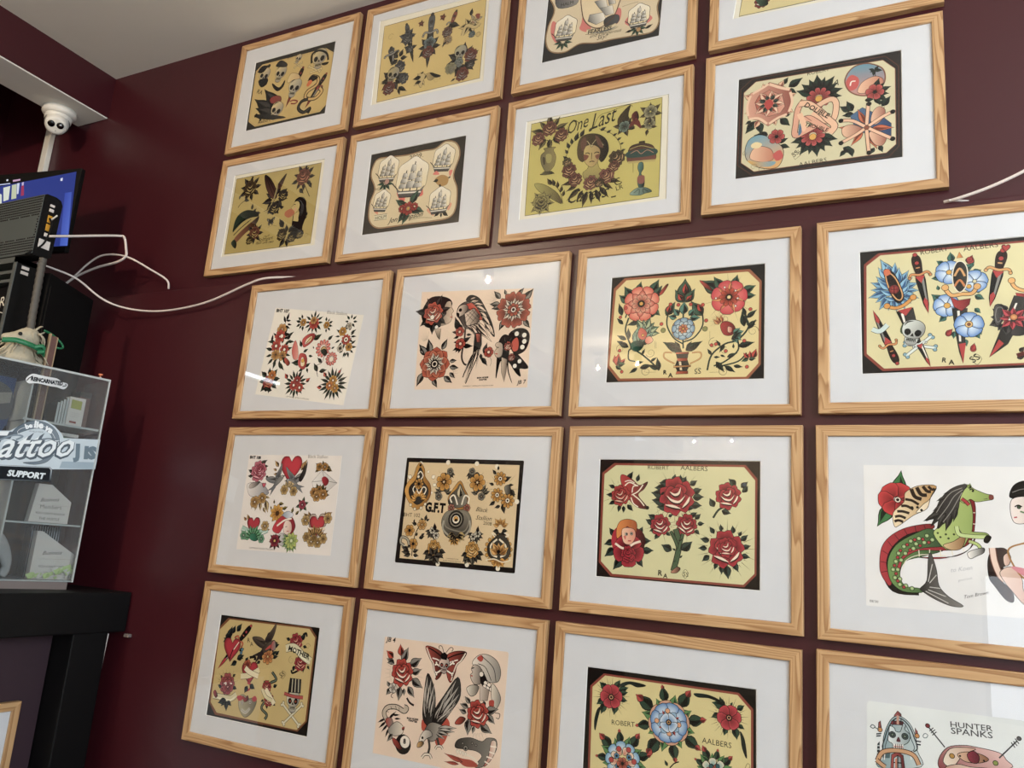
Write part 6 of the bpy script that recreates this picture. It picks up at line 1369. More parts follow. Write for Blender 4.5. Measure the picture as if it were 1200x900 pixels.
ARTD['D2'] = dict(win=None, sheets=[('171512', [(89.4, -84.4), (91.2, -82.7), (431.3, -83.9), (433.8, -85.9), (431.8, -352.7), (429.2, -354.8), (88.5, -354.6), (86.1, -351.6)])], art='''
fs dcc49a 97.3,-94.2 422.6,-95.4 424.2,-342.1 99.2,-342.7
lw 1
lr 141.8,-153.4 @35.4 @48.3 12 ^2 efe6d0 efe6d0 w=.5
dot @5.96 efe6d0 nol 135,-97.9 217.3,-92.9 302.2,-94.3 360.5,-100.4 146.2,-334.1 111.8,-315.5 422.9,-184.7 215.3,-348.6 299.2,-344.3 385.2,-346.6
pg d8a048 8a5a1c 133.3,-94.6 148.4,-112.4 152,-131.3 170.5,-152.4 173.6,-179.2 160.4,-201.1 133.7,-218.4 108.5,-198 93.3,-171.4 99,-149.3 116.2,-129.6 121.9,-107.5
pg 2a2620 E 134.9,-107.2 146.2,-126.1 146.9,-142.4 165.4,-163.4 161.6,-185 135.3,-204.9 109.7,-181.7 106.9,-160 124,-140.3 128.1,-121.1
lr 138.7,-191.3 @7.04 @25.8 9 ^-178 d8a048 4a3014 ^-178 w=.4
ln 3 efe6d0 125.2,-175.7 118.6,-165 126,-156.6 138,-175.2 148.9,-158.6 159.1,-163.6 154.3,-177.2
ln 3 efe6d0 128.8,-126.5 136.2,-118.1 145.2,-128.8 138.9,-139.9
fl 135,-150.9 @14.2 8 ^2 d8a048 6a4414 o
dot @3.54 k 135,-150.9
dot @4.15 e8dcc0 131.4,-131.9 116,-205.8 130.2,-215.9 149,-212.4 160.5,-202.2
dot @2.98 k 134.2,-101.7
lr 221.1,-116 @6.93 @23.1 7 ^-24 4a463c k ^-119 w=.3
lr 211.2,-177.7 @9.18 @29.8 8 ^165 6a6454 k ^-141 w=.28
sp 210.4,-143.1 @26 @35.8 12 ^2 k
fl 210.4,-143.1 @23.1 7 ^2 d8a048 8a5a1c o
lr 210.4,-143.1 @2.31 @10.4 7 ^24 k k w=.3
fl 199.1,-180.9 @10.4 5 ^2 9a9484 k o
fl 226.1,-115.8 @9.23 5 ^1 9a9484 k o
lr 293.4,-114.1 @6.77 @24.8 7 ^-25 4a463c k ^-119 w=.3
lr 320.3,-173.5 @8.86 @29.9 8 ^165 6a6454 k ^-140 w=.28
sp 308.3,-142.6 @25.1 @34.6 12 ^2 k
fl 308.2,-141.6 @22.4 7 ^2 d8a048 8a5a1c o
lr 308.2,-141.6 @2.24 @10.1 7 ^25 k k w=.3
fl 323.5,-176 @9.95 5 ^2 9a9484 k o
fl 290.4,-114.2 @9.03 5 ^1 9a9484 k o
sp 380.2,-155.8 @27.2 @49 16 ^2 k w=.8
lvs 359.5,-120.2 347.7,-107.5 378.3,-135.2 403.3,-124.2 387.4,-170.9 418.5,-167.1 356,-146.3 340.9,-141.6 362.8,-187.2 346.3,-198.2 383.5,-191.5 391.5,-216.5 378.2,-196.8 361.4,-202.7 396.6,-145 410.9,-144.5 364.3,-109.7 364.3,-96.7 403.2,-155 416.4,-174.8 3a3830 k w=.3
fl 372.1,-130.3 @17.5 9 ^2 d8a048 8a5a1c o
dot @5.48 efe6d0 372.1,-130.3
fl 367.1,-170.7 @17.4 9 ^2 d8a048 8a5a1c o
dot @5.45 efe6d0 367.1,-170.7
fl 397.1,-183.3 @18.3 9 ^2 d8a048 8a5a1c o
dot @5.92 efe6d0 397.1,-183.3
dot @2.19 k 372.1,-130.3 367.1,-170.7 397.1,-183.3
pg 8a8474 k 385.5,-150.5 399.4,-144.9 403.9,-162.6 392.9,-168.1
pg d8a048 8a5a1c 258.2,-138.9 273.8,-159.5 286.9,-180 284.2,-201 266.1,-212.2 241.9,-202.9 226.6,-187.7 237.5,-163.5
pg 2a2620 8a8474 259.1,-146.9 271.4,-164.9 283.8,-185.4 278.2,-201.2 254.6,-207.5 230.2,-198.1 232.8,-176.9 249.5,-160.4
lf 261.2,-183.7 259.2,-148.4 d8c8a0 k w=.3
ln 4 efe6d0 239.8,-195.1 233.5,-183.2 245.1,-176.4 256.8,-199.6
ln 4 efe6d0 286.7,-195.7 288.2,-181 275.6,-176.3 268.9,-199.1
fl 239.4,-208.2 @10.2 7 ^3 c88068 5a2a1c o
fl 284.8,-206.2 @10 7 ^3 c88068 5a2a1c o
pg 2a2620 8a8474 ^96 225.2,-219.4 255.2,-212.7 285.6,-213.9 301.1,-236.4 297.1,-267.4 269,-284.4 231.9,-279 214.6,-246.1
cl 3 8a8474 233.2,-224.2 255.7,-217.9 283.3,-220.8 294.2,-239.3 284.7,-263 260.8,-264.4 229.3,-255.8 224.2,-237.8
ln 5 a8a290 221.4,-240.6 220.7,-261.5 241,-278.4
ln 5 a8a290 295.7,-236.6 299,-257 286.1,-275.7
dot @22.4 2a2620 256.5,-236.1
+dot @18.5 8a8474 256.5,-236.1
+dot @14.6 k 256.5,-236.1
+dot @10.6 efe6d0 256.5,-236.1
+dot @6.72 d8a048 256.3,-234.6
+dot @3.36 k 256.7,-237.7
lr 261.3,-269.5 @5.56 @28.9 7 ^-159 b8a068 k ^149 w=.4
lr 257,-285.2 @3.33 @17.8 5 ^-159 d8a048 k ^149 w=.4
tx k b=.6 hs=1.2 161.4,-219.8 222.3,-220.6 |G.F.T
tx k 98.4,-236.3 148.7,-236.4 |BHT 102
tx k sh=.4 310.6,-212.7 345,-214.7 |Black
tx k sh=.4 312.6,-233.2 357.4,-234.4 |Stallion
tx k 335,-244.8 358.5,-246 |2008
tx k 238.2,-335.2 273.2,-335.1 |COPYRIGHT 2008
tx k 229.7,-340.4 281,-340.6 |BLACK STALLION TATTOO
ln 2.4 k 170.8,-235.3 148.5,-260.3 136.6,-292.7 135.5,-334.9
lvs 165.5,-243.5 168.6,-227.4 168.8,-244.4 178.8,-238.6 159.8,-249.1 151.9,-236.2 141.9,-284.5 146.9,-273.6 157.7,-283.5 168,-275 152,-289.1 169,-282.8 139.7,-292.5 147.7,-305.2 131.3,-250.6 133.3,-240.9 141.5,-255.4 124.9,-251 3a3830 k w=.34
fl 157.3,-254.5 @13.9 6 ^3 d8a860 8a5a1c o
fl 121,-271.4 @15.1 6 ^3 d8a048 8a5a1c o
fl 136.1,-304.4 @13.8 6 ^4 d8a048 8a5a1c o
dot @3.5 k 121,-271.4 136.1,-304.4
ln 8 k 126.5,-314.5 117.5,-293.9 99.5,-289.7 97.3,-303.2 109.9,-310.3
+ln 5 a8a290 126.5,-314.5 117.5,-293.9 99.5,-289.7 97.3,-303.2 109.9,-310.3
lvs 124,-319.9 100.6,-313.6 127.8,-324.9 102.3,-326.7 131.6,-329.9 110.1,-336.7 137.3,-324.3 155.5,-317.8 139.5,-332 157.4,-333.3 129,-309 116.9,-315.1 4a463c k w=.34
lr 190.5,-268.4 @5.7 @22.8 8 ^3 4a463c k ^-177 w=.3
fl 190.3,-267.4 @9.12 6 ^3 efe6d0 8a8474 o
fl 202.3,-279.2 @9.06 6 ^3 efe6d0 8a8474 o
dot @2.28 k 190.3,-267.4 202.3,-279.2
lf 198.5,-268 194.2,-247.2 k w=.3
lr 199.9,-312.1 @14.7 @37.2 7 ^-13 3a3830 k ^-140 w=.36
rose 199.8,-310.6 @20.3 ^12 d8a048 3a2a14 e8c888
lr 202,-330.1 @2.81 @25.9 4 ^-176 4a463c k ^-176 w=.4
lf 204.2,-332.5 218.5,-349.4 6a6454 k w=.4
lf 201.4,-335.3 186.6,-341.5 6a6454 k w=.4
lr 315.1,-268.8 @5.46 @24 8 ^3 4a463c k ^-177 w=.3
fl 309.9,-275.8 @8.75 6 ^4 efe6d0 8a8474 o
fl 322.1,-268.4 @8.72 6 ^3 efe6d0 8a8474 o
dot @2.19 k 309.9,-275.8 322.1,-268.4
lf 320.7,-266 321.8,-248.1 k w=.3
lr 310.4,-309.7 @14.1 @35.9 7 ^-13 3a3830 k ^-140 w=.36
rose 310.2,-308.2 @20.7 ^13 d8a048 3a2a14 e8c888
lf 303.4,-327.9 313.7,-342.2 6a6454 k w=.4
lf 300.5,-328.1 287.2,-331.6 6a6454 k w=.4
lf 297.8,-330.8 292.1,-344.8 6a6454 k w=.4
lr 382.9,-247.2 @4.28 @23.6 5 ^21 d8a860 8a5a1c ^147 w=.4
lr 383.8,-257.2 @4.28 @20.3 6 ^3 3a3830 k ^-177 w=.4
fl 382.2,-302.3 @38.2 16 ^4 d8a048 8a5a1c o r1=.5
pg 2a2620 4a463c 384.5,-264.7 405.4,-275.9 416,-300 409.4,-320.2 384.7,-329.4 358,-318.9 352.7,-294.3 368.3,-275.7
ln 4.5 e8dcc0 382.8,-277.3 401.1,-291.1 402.9,-310.8 389.5,-319.1
ln 4.5 e8dcc0 377.1,-277.7 361.3,-293.7 366.1,-313.4 381,-319.7
ln 3 e8dcc0 370.9,-273 361.3,-263.6 373.3,-267.9
ln 3 e8dcc0 399.3,-271.3 407.3,-265.8 395.6,-261.5
lr 384.7,-317 @4.23 @34.9 5 ^41 d8a860 8a5a1c ^107 w=.36
dot @4.24 k 383.8,-307.1
lr 384.3,-324.5 @4.23 @23.3 5 ^-158 d8a048 8a5a1c ^148 w=.4
ln 3 e8dcc0 350.3,-329.4 372.9,-325.3 396.2,-331 418.2,-324.4
''')
ARTD['D3'] = dict(win=[(78.5, -77.6), (443.8, -76.6), (444.9, -347.1), (83.1, -346.0)], sheets=[('1b1512', [(67.7, -68.0), (452.7, -68.7), (452.2, -352.8), (74.9, -356.3)])], art='''
fs 8a4030 114.1,-86.1 412.6,-85.5 437.1,-114.7 436.9,-315.9 412.6,-342.5 118.3,-342.7 88.4,-313.8 86.2,-109.3
fs d6d2a2 119.1,-91.1 409.1,-90.3 432.6,-118.4 432.9,-313.3 410.6,-337.7 122,-337.1 93.5,-311.3 91.8,-112.6
lw 1
pen 1c1512
tx k 195.2,-98.7 244,-99.3 |ROBERT
tx k 270.4,-98.8 330.7,-100.8 |AALBERS
tx k b=.3 227.4,-332.1 237.2,-332.4 |R
tx k b=.3 238.9,-336.4 248.7,-336.7 |A
cl .8 k 287.5,-315.2 281.4,-325.9 288,-334.1 294,-323.9
tx k 282.6,-329.9 294.2,-331 |SS
sp 131.8,-159.6 @28.3 @45.3 18 ^2 k w=.8
lvs 147.6,-125.8 161.1,-104.3 170.8,-128 175.7,-109.6 119.3,-143.3 102.5,-137.1 117.2,-160.1 97.8,-159.6 132.9,-181.6 129.1,-199.4 150.1,-180.9 165.1,-195.6 120.8,-173.8 104.9,-182.7 141.6,-184 142.4,-200.4 2c3a34 k w=.32
pg b83a34 2a1210 133.4,-131.7 134.2,-112.2 159.1,-122.7 176.8,-136.1 196.3,-127.3 188.5,-144 174.9,-158.1 192.8,-179.2 198.8,-188.8 173.2,-185.5 155.4,-169.8
ln 2.6 efe6d0 142.4,-138.2 153.6,-130.1 171.2,-137.3
+ln 2.6 efe6d0 159.5,-158.6 174.6,-149.9 185.3,-134.7
+ln 2.6 efe6d0 163.5,-158.5 178.2,-168.9 190.1,-182.1
+ln 2.6 efe6d0 158,-164.2 164.3,-177.6 176.1,-185.4
+ln 2 efe6d0 142,-128.7 153.4,-125.6 165.2,-130.9
+ln 2.4 efe6d0 160.4,-153.1 162.7,-139.2 174,-137.2
dot @3.85 k 197.5,-186.1
rose 133.6,-160.6 @23.8 ^21 b83a34 3a100e e0b8a0
sp 264.1,-160.4 @37.7 @65.8 30 ^2 k w=1
lvs 249.4,-128.6 221.7,-129.3 238.7,-139.7 212,-140.5 233.8,-156.1 204.6,-151.6 237.1,-172.1 206.4,-167.9 245.7,-182.5 218.1,-183.6 293.1,-132.7 308.9,-121.6 298.9,-148.6 320,-139.9 299.1,-159.2 324.6,-157.2 294.2,-175.3 320.8,-176.8 254.8,-125.7 259.7,-108.3 276.7,-127.8 284.4,-112.6 283.6,-181 305.1,-182.7 271.2,-125.3 270.7,-109.1 33443c 10140f w=.4
rose 264,-157.7 @42.1 ^17 b01f30 2a0a0c efdfc8
lvs 228.2,-156.3 236.2,-147.9 k w=.3
sp 230.6,-223.2 @21.6 @39.9 16 ^61 k w=.8
sp 287.4,-220.3 @21.1 @39.1 16 ^3 k w=.8
lvs 219.1,-210.4 199.2,-200.6 214,-221.4 194.1,-211.6 219.9,-231.8 203.5,-238 225.8,-242.1 216.4,-255.8 246.4,-203.8 257.1,-198 242.1,-238.5 253.2,-245.8 33443c 10140f w=.38
lvs 305.7,-206.4 318.6,-194.2 311.2,-216.5 327,-214.7 306.3,-229.8 317.1,-239.6 294.9,-201.6 310.6,-191.4 274.4,-234.1 264,-245.2 33443c 10140f w=.38
rose 229,-223.3 @23.8 ^13 b01f30 2a0a0c efdfc8
rose 287.4,-220.3 @24.3 ^-7 b01f30 2a0a0c efdfc8
ln 13 1c1512 263.5,-229.5 272.5,-260.4 268.1,-291.9 261,-320.8
+ln 10 4a6044 263.5,-229.5 272.5,-260.4 268.1,-291.9 261,-320.8
ln 8 1c1512 252.9,-235.3 264.3,-255.7 270.2,-271
+ln 5 4a6044 252.9,-235.3 264.3,-255.7 270.2,-271
ln 8 1c1512 280,-239.1 275.2,-260.2 271.4,-276.1
+ln 5 4a6044 280,-239.1 275.2,-260.2 271.4,-276.1
pg c88a70 3a2018 255.8,-323.8 268.8,-311.4 276.8,-314.5 269.1,-323.8
lvs 265,-276.5 256.8,-271.8 273.5,-291.5 281.3,-285.8 270.8,-255.3 280.3,-249.5 265.6,-297.2 260.4,-302.7 3a4a38 k w=.3
lf 256.9,-277 232.1,-265.5 33443c 10140f w=.4
lf 278.3,-275.6 301.7,-254.5 33443c 10140f w=.4
ln 4.4 2a3a2c 378,-174.6 357.6,-183.2 345,-201.9
lvs 392.7,-129.9 376,-115.7 403,-134.8 418,-121.4 405.7,-145.1 413.2,-137.1 347.1,-178.4 336.2,-158.9 362.8,-185.5 383.4,-191.4 387.6,-130 379.7,-119.8 408.2,-145 418.1,-130.2 33443c 10140f w=.4
rose 376.7,-153.8 @28.9 ^22 b01f30 2a0a0c efdfc8
dot @4.61 3a4a58 410.5,-128.3
sp 157.4,-278.1 @38.5 @61.5 26 ^103 k ^-15 w=.9
lvs 124.7,-253.1 109.3,-234.8 122.4,-264 98.5,-273.6 126.1,-280 101.1,-300.5 144.2,-300.3 122.7,-328.5 178,-298 192.8,-318 188.5,-281.4 216.2,-279.6 182,-260.5 209.8,-258.9 181.4,-244.5 189.1,-228 118.7,-248 111.2,-237.5 156,-310.1 167.7,-319.9 33443c 10140f w=.36
fg b01f30 2a0a0c 116.9,-269.8 123.9,-236.8 152.3,-227.2 186.8,-238.9 196.2,-265 178,-298 138.5,-300.7
fl 157.7,-283.4 @36.2 5 ^-87 b01f30 2a0a0c o
pg e08a3c a04a1c 129.6,-258.2 127.4,-236.6 134.7,-219.9 151.6,-213.6 171.8,-218.1 175.3,-234.1 170.1,-245.1 152.4,-229.9 141.7,-246.7
pg f0c8a8 d88a70 141.2,-235.9 166.8,-234.5 173.2,-250.3 165.4,-266.9 154.2,-270.2 143.6,-262.8
dot @3.32 w 150.9,-247.3 163.3,-245.5
+dot @1.66 k 151.5,-247.2 163.3,-245.5
fg d06a5c 144.8,-251.9 150.5,-251.6 149.2,-259.8
ln 2.4 b01f30 155.6,-262.1 162.9,-261.6
ln 5 efdfc8 125.5,-269.3 143.2,-278.9 157.3,-275.4 171,-266.5 184.9,-261.4
rose 158,-291.4 @18.6 ^13 b01f30 2a0a0c b01f30
sp 374.5,-266.9 @40.5 @64.8 34 ^4 k w=1
lvs 348.3,-235.3 337.6,-220.4 363.6,-229.3 360.7,-214.1 389.1,-233.1 386.3,-215.4 404.4,-247.4 419.3,-233.9 407.1,-262.3 425.5,-256.2 404.8,-277.5 424.7,-281.2 390,-293.6 400.3,-312.8 375,-299.7 379.5,-329.3 354.6,-296.1 349.8,-311.6 338.9,-281.9 322.6,-295.8 333.4,-267 313.6,-268.2 338.2,-251.3 317.3,-247.4 399.3,-237.6 406.7,-227 364.9,-300.4 365.3,-320.5 33443c 10140f w=.36
rose 374.5,-266.9 @39.5 ^9 b01f30 2a0a0c efdfc8
rose 375.4,-263.3 @21.3 ^28 b01f30 5a1014 efdfc8
''')
ARTD['D4'] = dict(win=None, sheets=[('e9e8e6', [(89.8, -81.7), (453.2, -81.1), (429.1, -356.1), (89.1, -357.6)])], art='''
lw 1
lf 149.6,-149 158.5,-90.9 3f7a44 1a2a1a w=.3
lf 139.7,-160 111.9,-204.7 3f7a44 1a2a1a w=.3
fl 148.6,-149 @33.4 6 ^2 cc2c2c 7a1418 o wf=1.3
dot @5.55 efe6d0 150.5,-150
+dot @2.52 k 150.5,-150
pg ecd9b0 b88a4c 143.3,-202.1 141.7,-175.8 161.4,-153.9 164.4,-135.2 188.5,-121.2 219,-121.5 206.4,-147 201.1,-165.5 177.2,-179.5 153,-199
ln 7 2a1c14 175.1,-128 180.8,-142.6 192.4,-147.5
ln 7 2a1c14 184.7,-124.5 191.8,-138 202,-139.3
ln 6 2a1c14 195.6,-122.1 202.3,-131.4 209.3,-132.2
ln 5 2a1c14 205,-121.8 210.8,-128 216.4,-126.8
ln 5 2a1c14 164,-148.5 175.8,-150.7 187.3,-158.2
ln 5 2a1c14 156.4,-162 166,-161.6 177.6,-168
ln 5 2a1c14 148.9,-172.8 158.5,-172.4 170.3,-175.6
ln 5 2a1c14 144.8,-183.6 153.5,-181.6 163.8,-185.4
ln 5 2a1c14 143.6,-192.6 150.8,-190.1 158.9,-192.9
pg f4ead0 d8b88c 182.1,-174.1 201.1,-165.5 208.9,-141.7 218.8,-124.6 206.4,-147 194.4,-157.9
dot @1.99 k 175.4,-163.9 184.8,-163.5 191.7,-168.5
ln 14 1a1614 208.9,-209.1 176.1,-216 142.2,-243.9 126.8,-286.3 140.1,-321.1 181.9,-323.7
pg b02c34 7a141c 209.4,-194.7 186.1,-197.4 157.5,-206.6 133.2,-223.6 119.2,-245.3 115,-276.8 117.9,-297.3 130.8,-316.8 135.8,-306.2 127.1,-276 137.4,-244.2 166.7,-216.5 209,-204
sl 1 k 195.4,-196.9 197.4,-205.6
sl 1 k 179,-199.3 181,-210.6
sl 1 k 159.9,-206.5 166.6,-219.1
sl 1 k 142.9,-217.8 152.1,-230.3
sl 1 k 130.6,-231.5 139.8,-244
sl 1 k 120.5,-250.4 132.3,-257.5
sl 1 k 116.6,-271.5 128.1,-273.3
sl 1 k 118,-292.1 129.1,-288.7
pg 6f9450 2f4a34 209,-204 176.1,-216 144.7,-238.5 129.6,-270.6 133.4,-306.3 154.1,-325 186.5,-324.8 184.4,-317.5 159.1,-314.5 150.3,-294.8 160.4,-268.5 193.4,-256.1 230.6,-238.5
pg b02c34 7a141c 150.6,-284.6 158.2,-263.5 184.5,-246.4 221.3,-244.1 257.6,-236.9 276.3,-215.7 283.2,-159.7 275.2,-139.5 267.6,-160.3 267.8,-206.1 239.9,-232.9 193.9,-240.7 160.9,-253.1 146,-279.8
ln 1.4 e8e0c8 155.3,-284.2 162.9,-265.8 188.9,-253.8 230,-253.7
sl 1.6 e8e0c8 184.5,-245.4 185,-257.7
sl 1.6 e8e0c8 203.1,-243.2 202.6,-257.5
sl 1.6 e8e0c8 221.3,-243.1 221.7,-257.3
sl 1.6 e8e0c8 239.7,-238 241.8,-251.9
sl 1.6 e8e0c8 256.1,-229.4 260.9,-242.7
sl 1.6 e8e0c8 267.6,-211.1 276.2,-218.2
sl 1.6 e8e0c8 270.3,-190.7 281.8,-191.2
sl 1.6 e8e0c8 270.3,-170.4 281.9,-169.9
pg b02c34 7a141c 184,-259.3 211.7,-257.4 248,-252.5 271,-236.1 282,-205.3 275.6,-230.8 257.2,-246.9 220.7,-259.4
dot @3.92 c8d8a0 6f9450 185.2,-223.3 199.3,-217.3 171,-229.2 158.9,-240.3 180.2,-233.9 194.3,-230.5 208.3,-224.5 149.1,-253.8 160.9,-253.1 175.3,-242.9 143.9,-269.6 153.4,-266.4 138.7,-285.4 146.8,-284.8 141.6,-300.6 150,-302.5 149.8,-312.7 160,-314.4 170.6,-318.6
dot @2.93 b02c34 192.2,-224.4 178.1,-226.2 164.7,-236.3 152.5,-248.4 187.1,-237.1 169.5,-246.3 147.4,-261.7 141.3,-277.5 143.7,-292.8 146.2,-306.4 156.6,-317.2 202.1,-230
pg b8c878 8aa054 211,-214.2 218.3,-200.9 232.5,-190 242.1,-176.7 254.1,-160.8 259.3,-142.6 272.7,-144.7 278.3,-170.1 276.1,-200.6 276.7,-205.6 298.7,-207 304.7,-216.6 293.9,-215.7 271.8,-215.9 257.6,-236.9 230.5,-241
pg d8b888 8a5c34 226.2,-233.7 244.7,-225 264,-211.3 257.6,-236.9 239.5,-242
fg 4a4a38 253.7,-201.7 249.8,-209.5 254.9,-216.9 259.5,-212.6
ln 8 1c1614 250.3,-196.8 254.2,-211.8 276.3,-214.7 300.5,-214.3
+ln 6.4 c4d490 250.3,-196.8 254.2,-211.8 276.3,-214.7 300.5,-214.3
pg 2a2620 k 298.4,-212 306.2,-214 300,-225.3 293.6,-222.2
ln 7 1c1614 269.3,-223.6 284.4,-230.2 290.3,-244.8
+ln 5 b8c878 269.3,-223.6 284.4,-230.2 290.3,-244.8
pg f4f0e8 2a2a28 266.1,-246.4 275.2,-239.8 293,-234.7 292.6,-243.7 281.3,-250.4 270.1,-256.1
pg b8c878 8aa054 260.5,-125.5 271.7,-116.9 282.6,-124.9 301.2,-133.6 311.7,-135.8 312.6,-143.4 301.5,-146.3 284.6,-149.4 275,-144.7 265.7,-152.7 257,-145.3
lvs 267.7,-125.3 266.4,-114 274,-125.1 276.3,-113.7 8aa054 k w=.4
ln 2.2 k 274.8,-127.2 278.5,-125 282,-128
dot @1.42 k 309.8,-139.4 280.1,-129.1
fg 7a3a34 306.4,-135.9 313.4,-136.2 312.2,-143.4 306.1,-143.6
rb 260.6,-144.1 266.7,-149 272.7,-156 @4.82 b02c34
sl 1 4a5a34 297.2,-143.9 303.9,-142.6
pg 1f1c1a 4a4642 270.8,-117 255.8,-119.4 239.4,-129.3 225,-146.4 215,-167.5 198,-189 212.1,-184.2 206.9,-198.9 221.2,-186.9 218.3,-203.5 232.5,-188.4 234.4,-198.6 244.1,-182.8 253.8,-166 257.9,-145.2 262.9,-132.2
lvs 234.4,-140.9 217.4,-150.8 229.2,-156.6 210.2,-170.3 224,-172.3 193.3,-190.3 242.3,-171.6 230.9,-208 233.2,-172 215.9,-204.7 248.5,-130 230,-135.8 251.8,-160.9 245.2,-189.4 1f1c1a 4a4642 w=.18
ln 1.4 9a958c 262.4,-123.4 243.8,-132.8 229.4,-151.4 217.1,-172.6
ln 1.4 9a958c 263.1,-127 248.1,-140.4 235.9,-161.5 218.9,-185.5
ln 1.4 9a958c 262,-132.2 252.2,-150.6 242.4,-169 227.9,-190.2
dot @1.45 4a5a34 218,-211.2 222.3,-218.7 231.6,-213 235.8,-220.4 245.2,-212.3
pg 2a2826 8a8680 184.4,-317.5 196.4,-301.4 200.1,-260.7 205.1,-250.2 213.2,-280 216.6,-309.8 231.6,-328.4 255.3,-343.5 235.4,-345.3 208.9,-335.3 191.1,-324.4
sl 1.6 c8c4bc 198.7,-303.8 206.7,-270.4
sl 1.6 c8c4bc 200.9,-306.1 212.8,-290.1
sl 1.6 c8c4bc 200.6,-313.6 218.7,-314.6
sl 1.6 c8c4bc 198.1,-318.8 227.1,-328.8
sl 1.6 c8c4bc 193.5,-321.7 231.1,-340.8
tx b8b8bc sh=.4 237.8,-283.2 273.6,-275.7 |to Koen
tx b8b8bc sh=.4 248.3,-299.8 272.9,-293 |good luck
tx k sh=.5 258.1,-330 297.7,-317.8 |Tom Brown
tx k 95.6,-350.4 110.9,-351.1 |08/30
pg 1f1c1a 339,-137.4 346.5,-117 364.2,-107.4 389.4,-110.8 396,-140.5 385.4,-180.4 365.7,-156.5 349.5,-142.1
pg f0e4dc d8c4b8 343,-142.3 339,-162.5 343.8,-184.8 359.8,-186.5 377.3,-175.8 379.3,-141.1 362.6,-136.6
ln 2.2 k 346.6,-156.2 352.3,-153 358.1,-155.8
dot @2.77 4a5a44 353,-157
ln 3 5a7a4c 354.7,-164.4 360.9,-166.6
ln 2.4 b03a44 344.3,-176.3 349.4,-175.1
ln 1.4 8a8680 343.7,-129.7 363.4,-122.6 388.4,-128.3
ln 9 3a2a24 310.4,-233.7 313.8,-253.2 319.2,-272.4
pg 2a201e 5a4a44 299.1,-288.5 298.4,-259.1 305.8,-238.9 323.4,-232.9 333.6,-242.1 330.4,-261.8 317.1,-272.5 318.2,-291.9 334.2,-309.9 335.3,-329 322.9,-325.3 307,-302.5
pg ecd0be c89a88 329.3,-242.3 335.4,-247.8 332.5,-261.7 325.2,-264.6 323.3,-250.1
ln 12 7a4a3a 306.9,-233.9 309.2,-258.4 316.6,-282.3 324.6,-291.4
+ln 9 ecd0be 306.9,-233.9 309.2,-258.4 316.6,-282.3 324.6,-291.4
pg ecd0be c89a88 316.8,-277.4 334.4,-266.4 350.3,-284.6 352.7,-308.4 368.7,-326 375.8,-344.2 351.8,-332.3 334.2,-309.9 324.4,-296.3
cl 3 a87a44 331.7,-237.3 353.6,-223.7 383.1,-219.5 414.8,-236.9 415.8,-284.3 390.3,-305.2 358.4,-288.8 342.6,-270.7
fg d88a94 334.4,-266.4 359.5,-269.5 383.3,-286.8 358.7,-284
sp 290.2,-294.1 @2.3 @4.61 4 ^4 e
''')
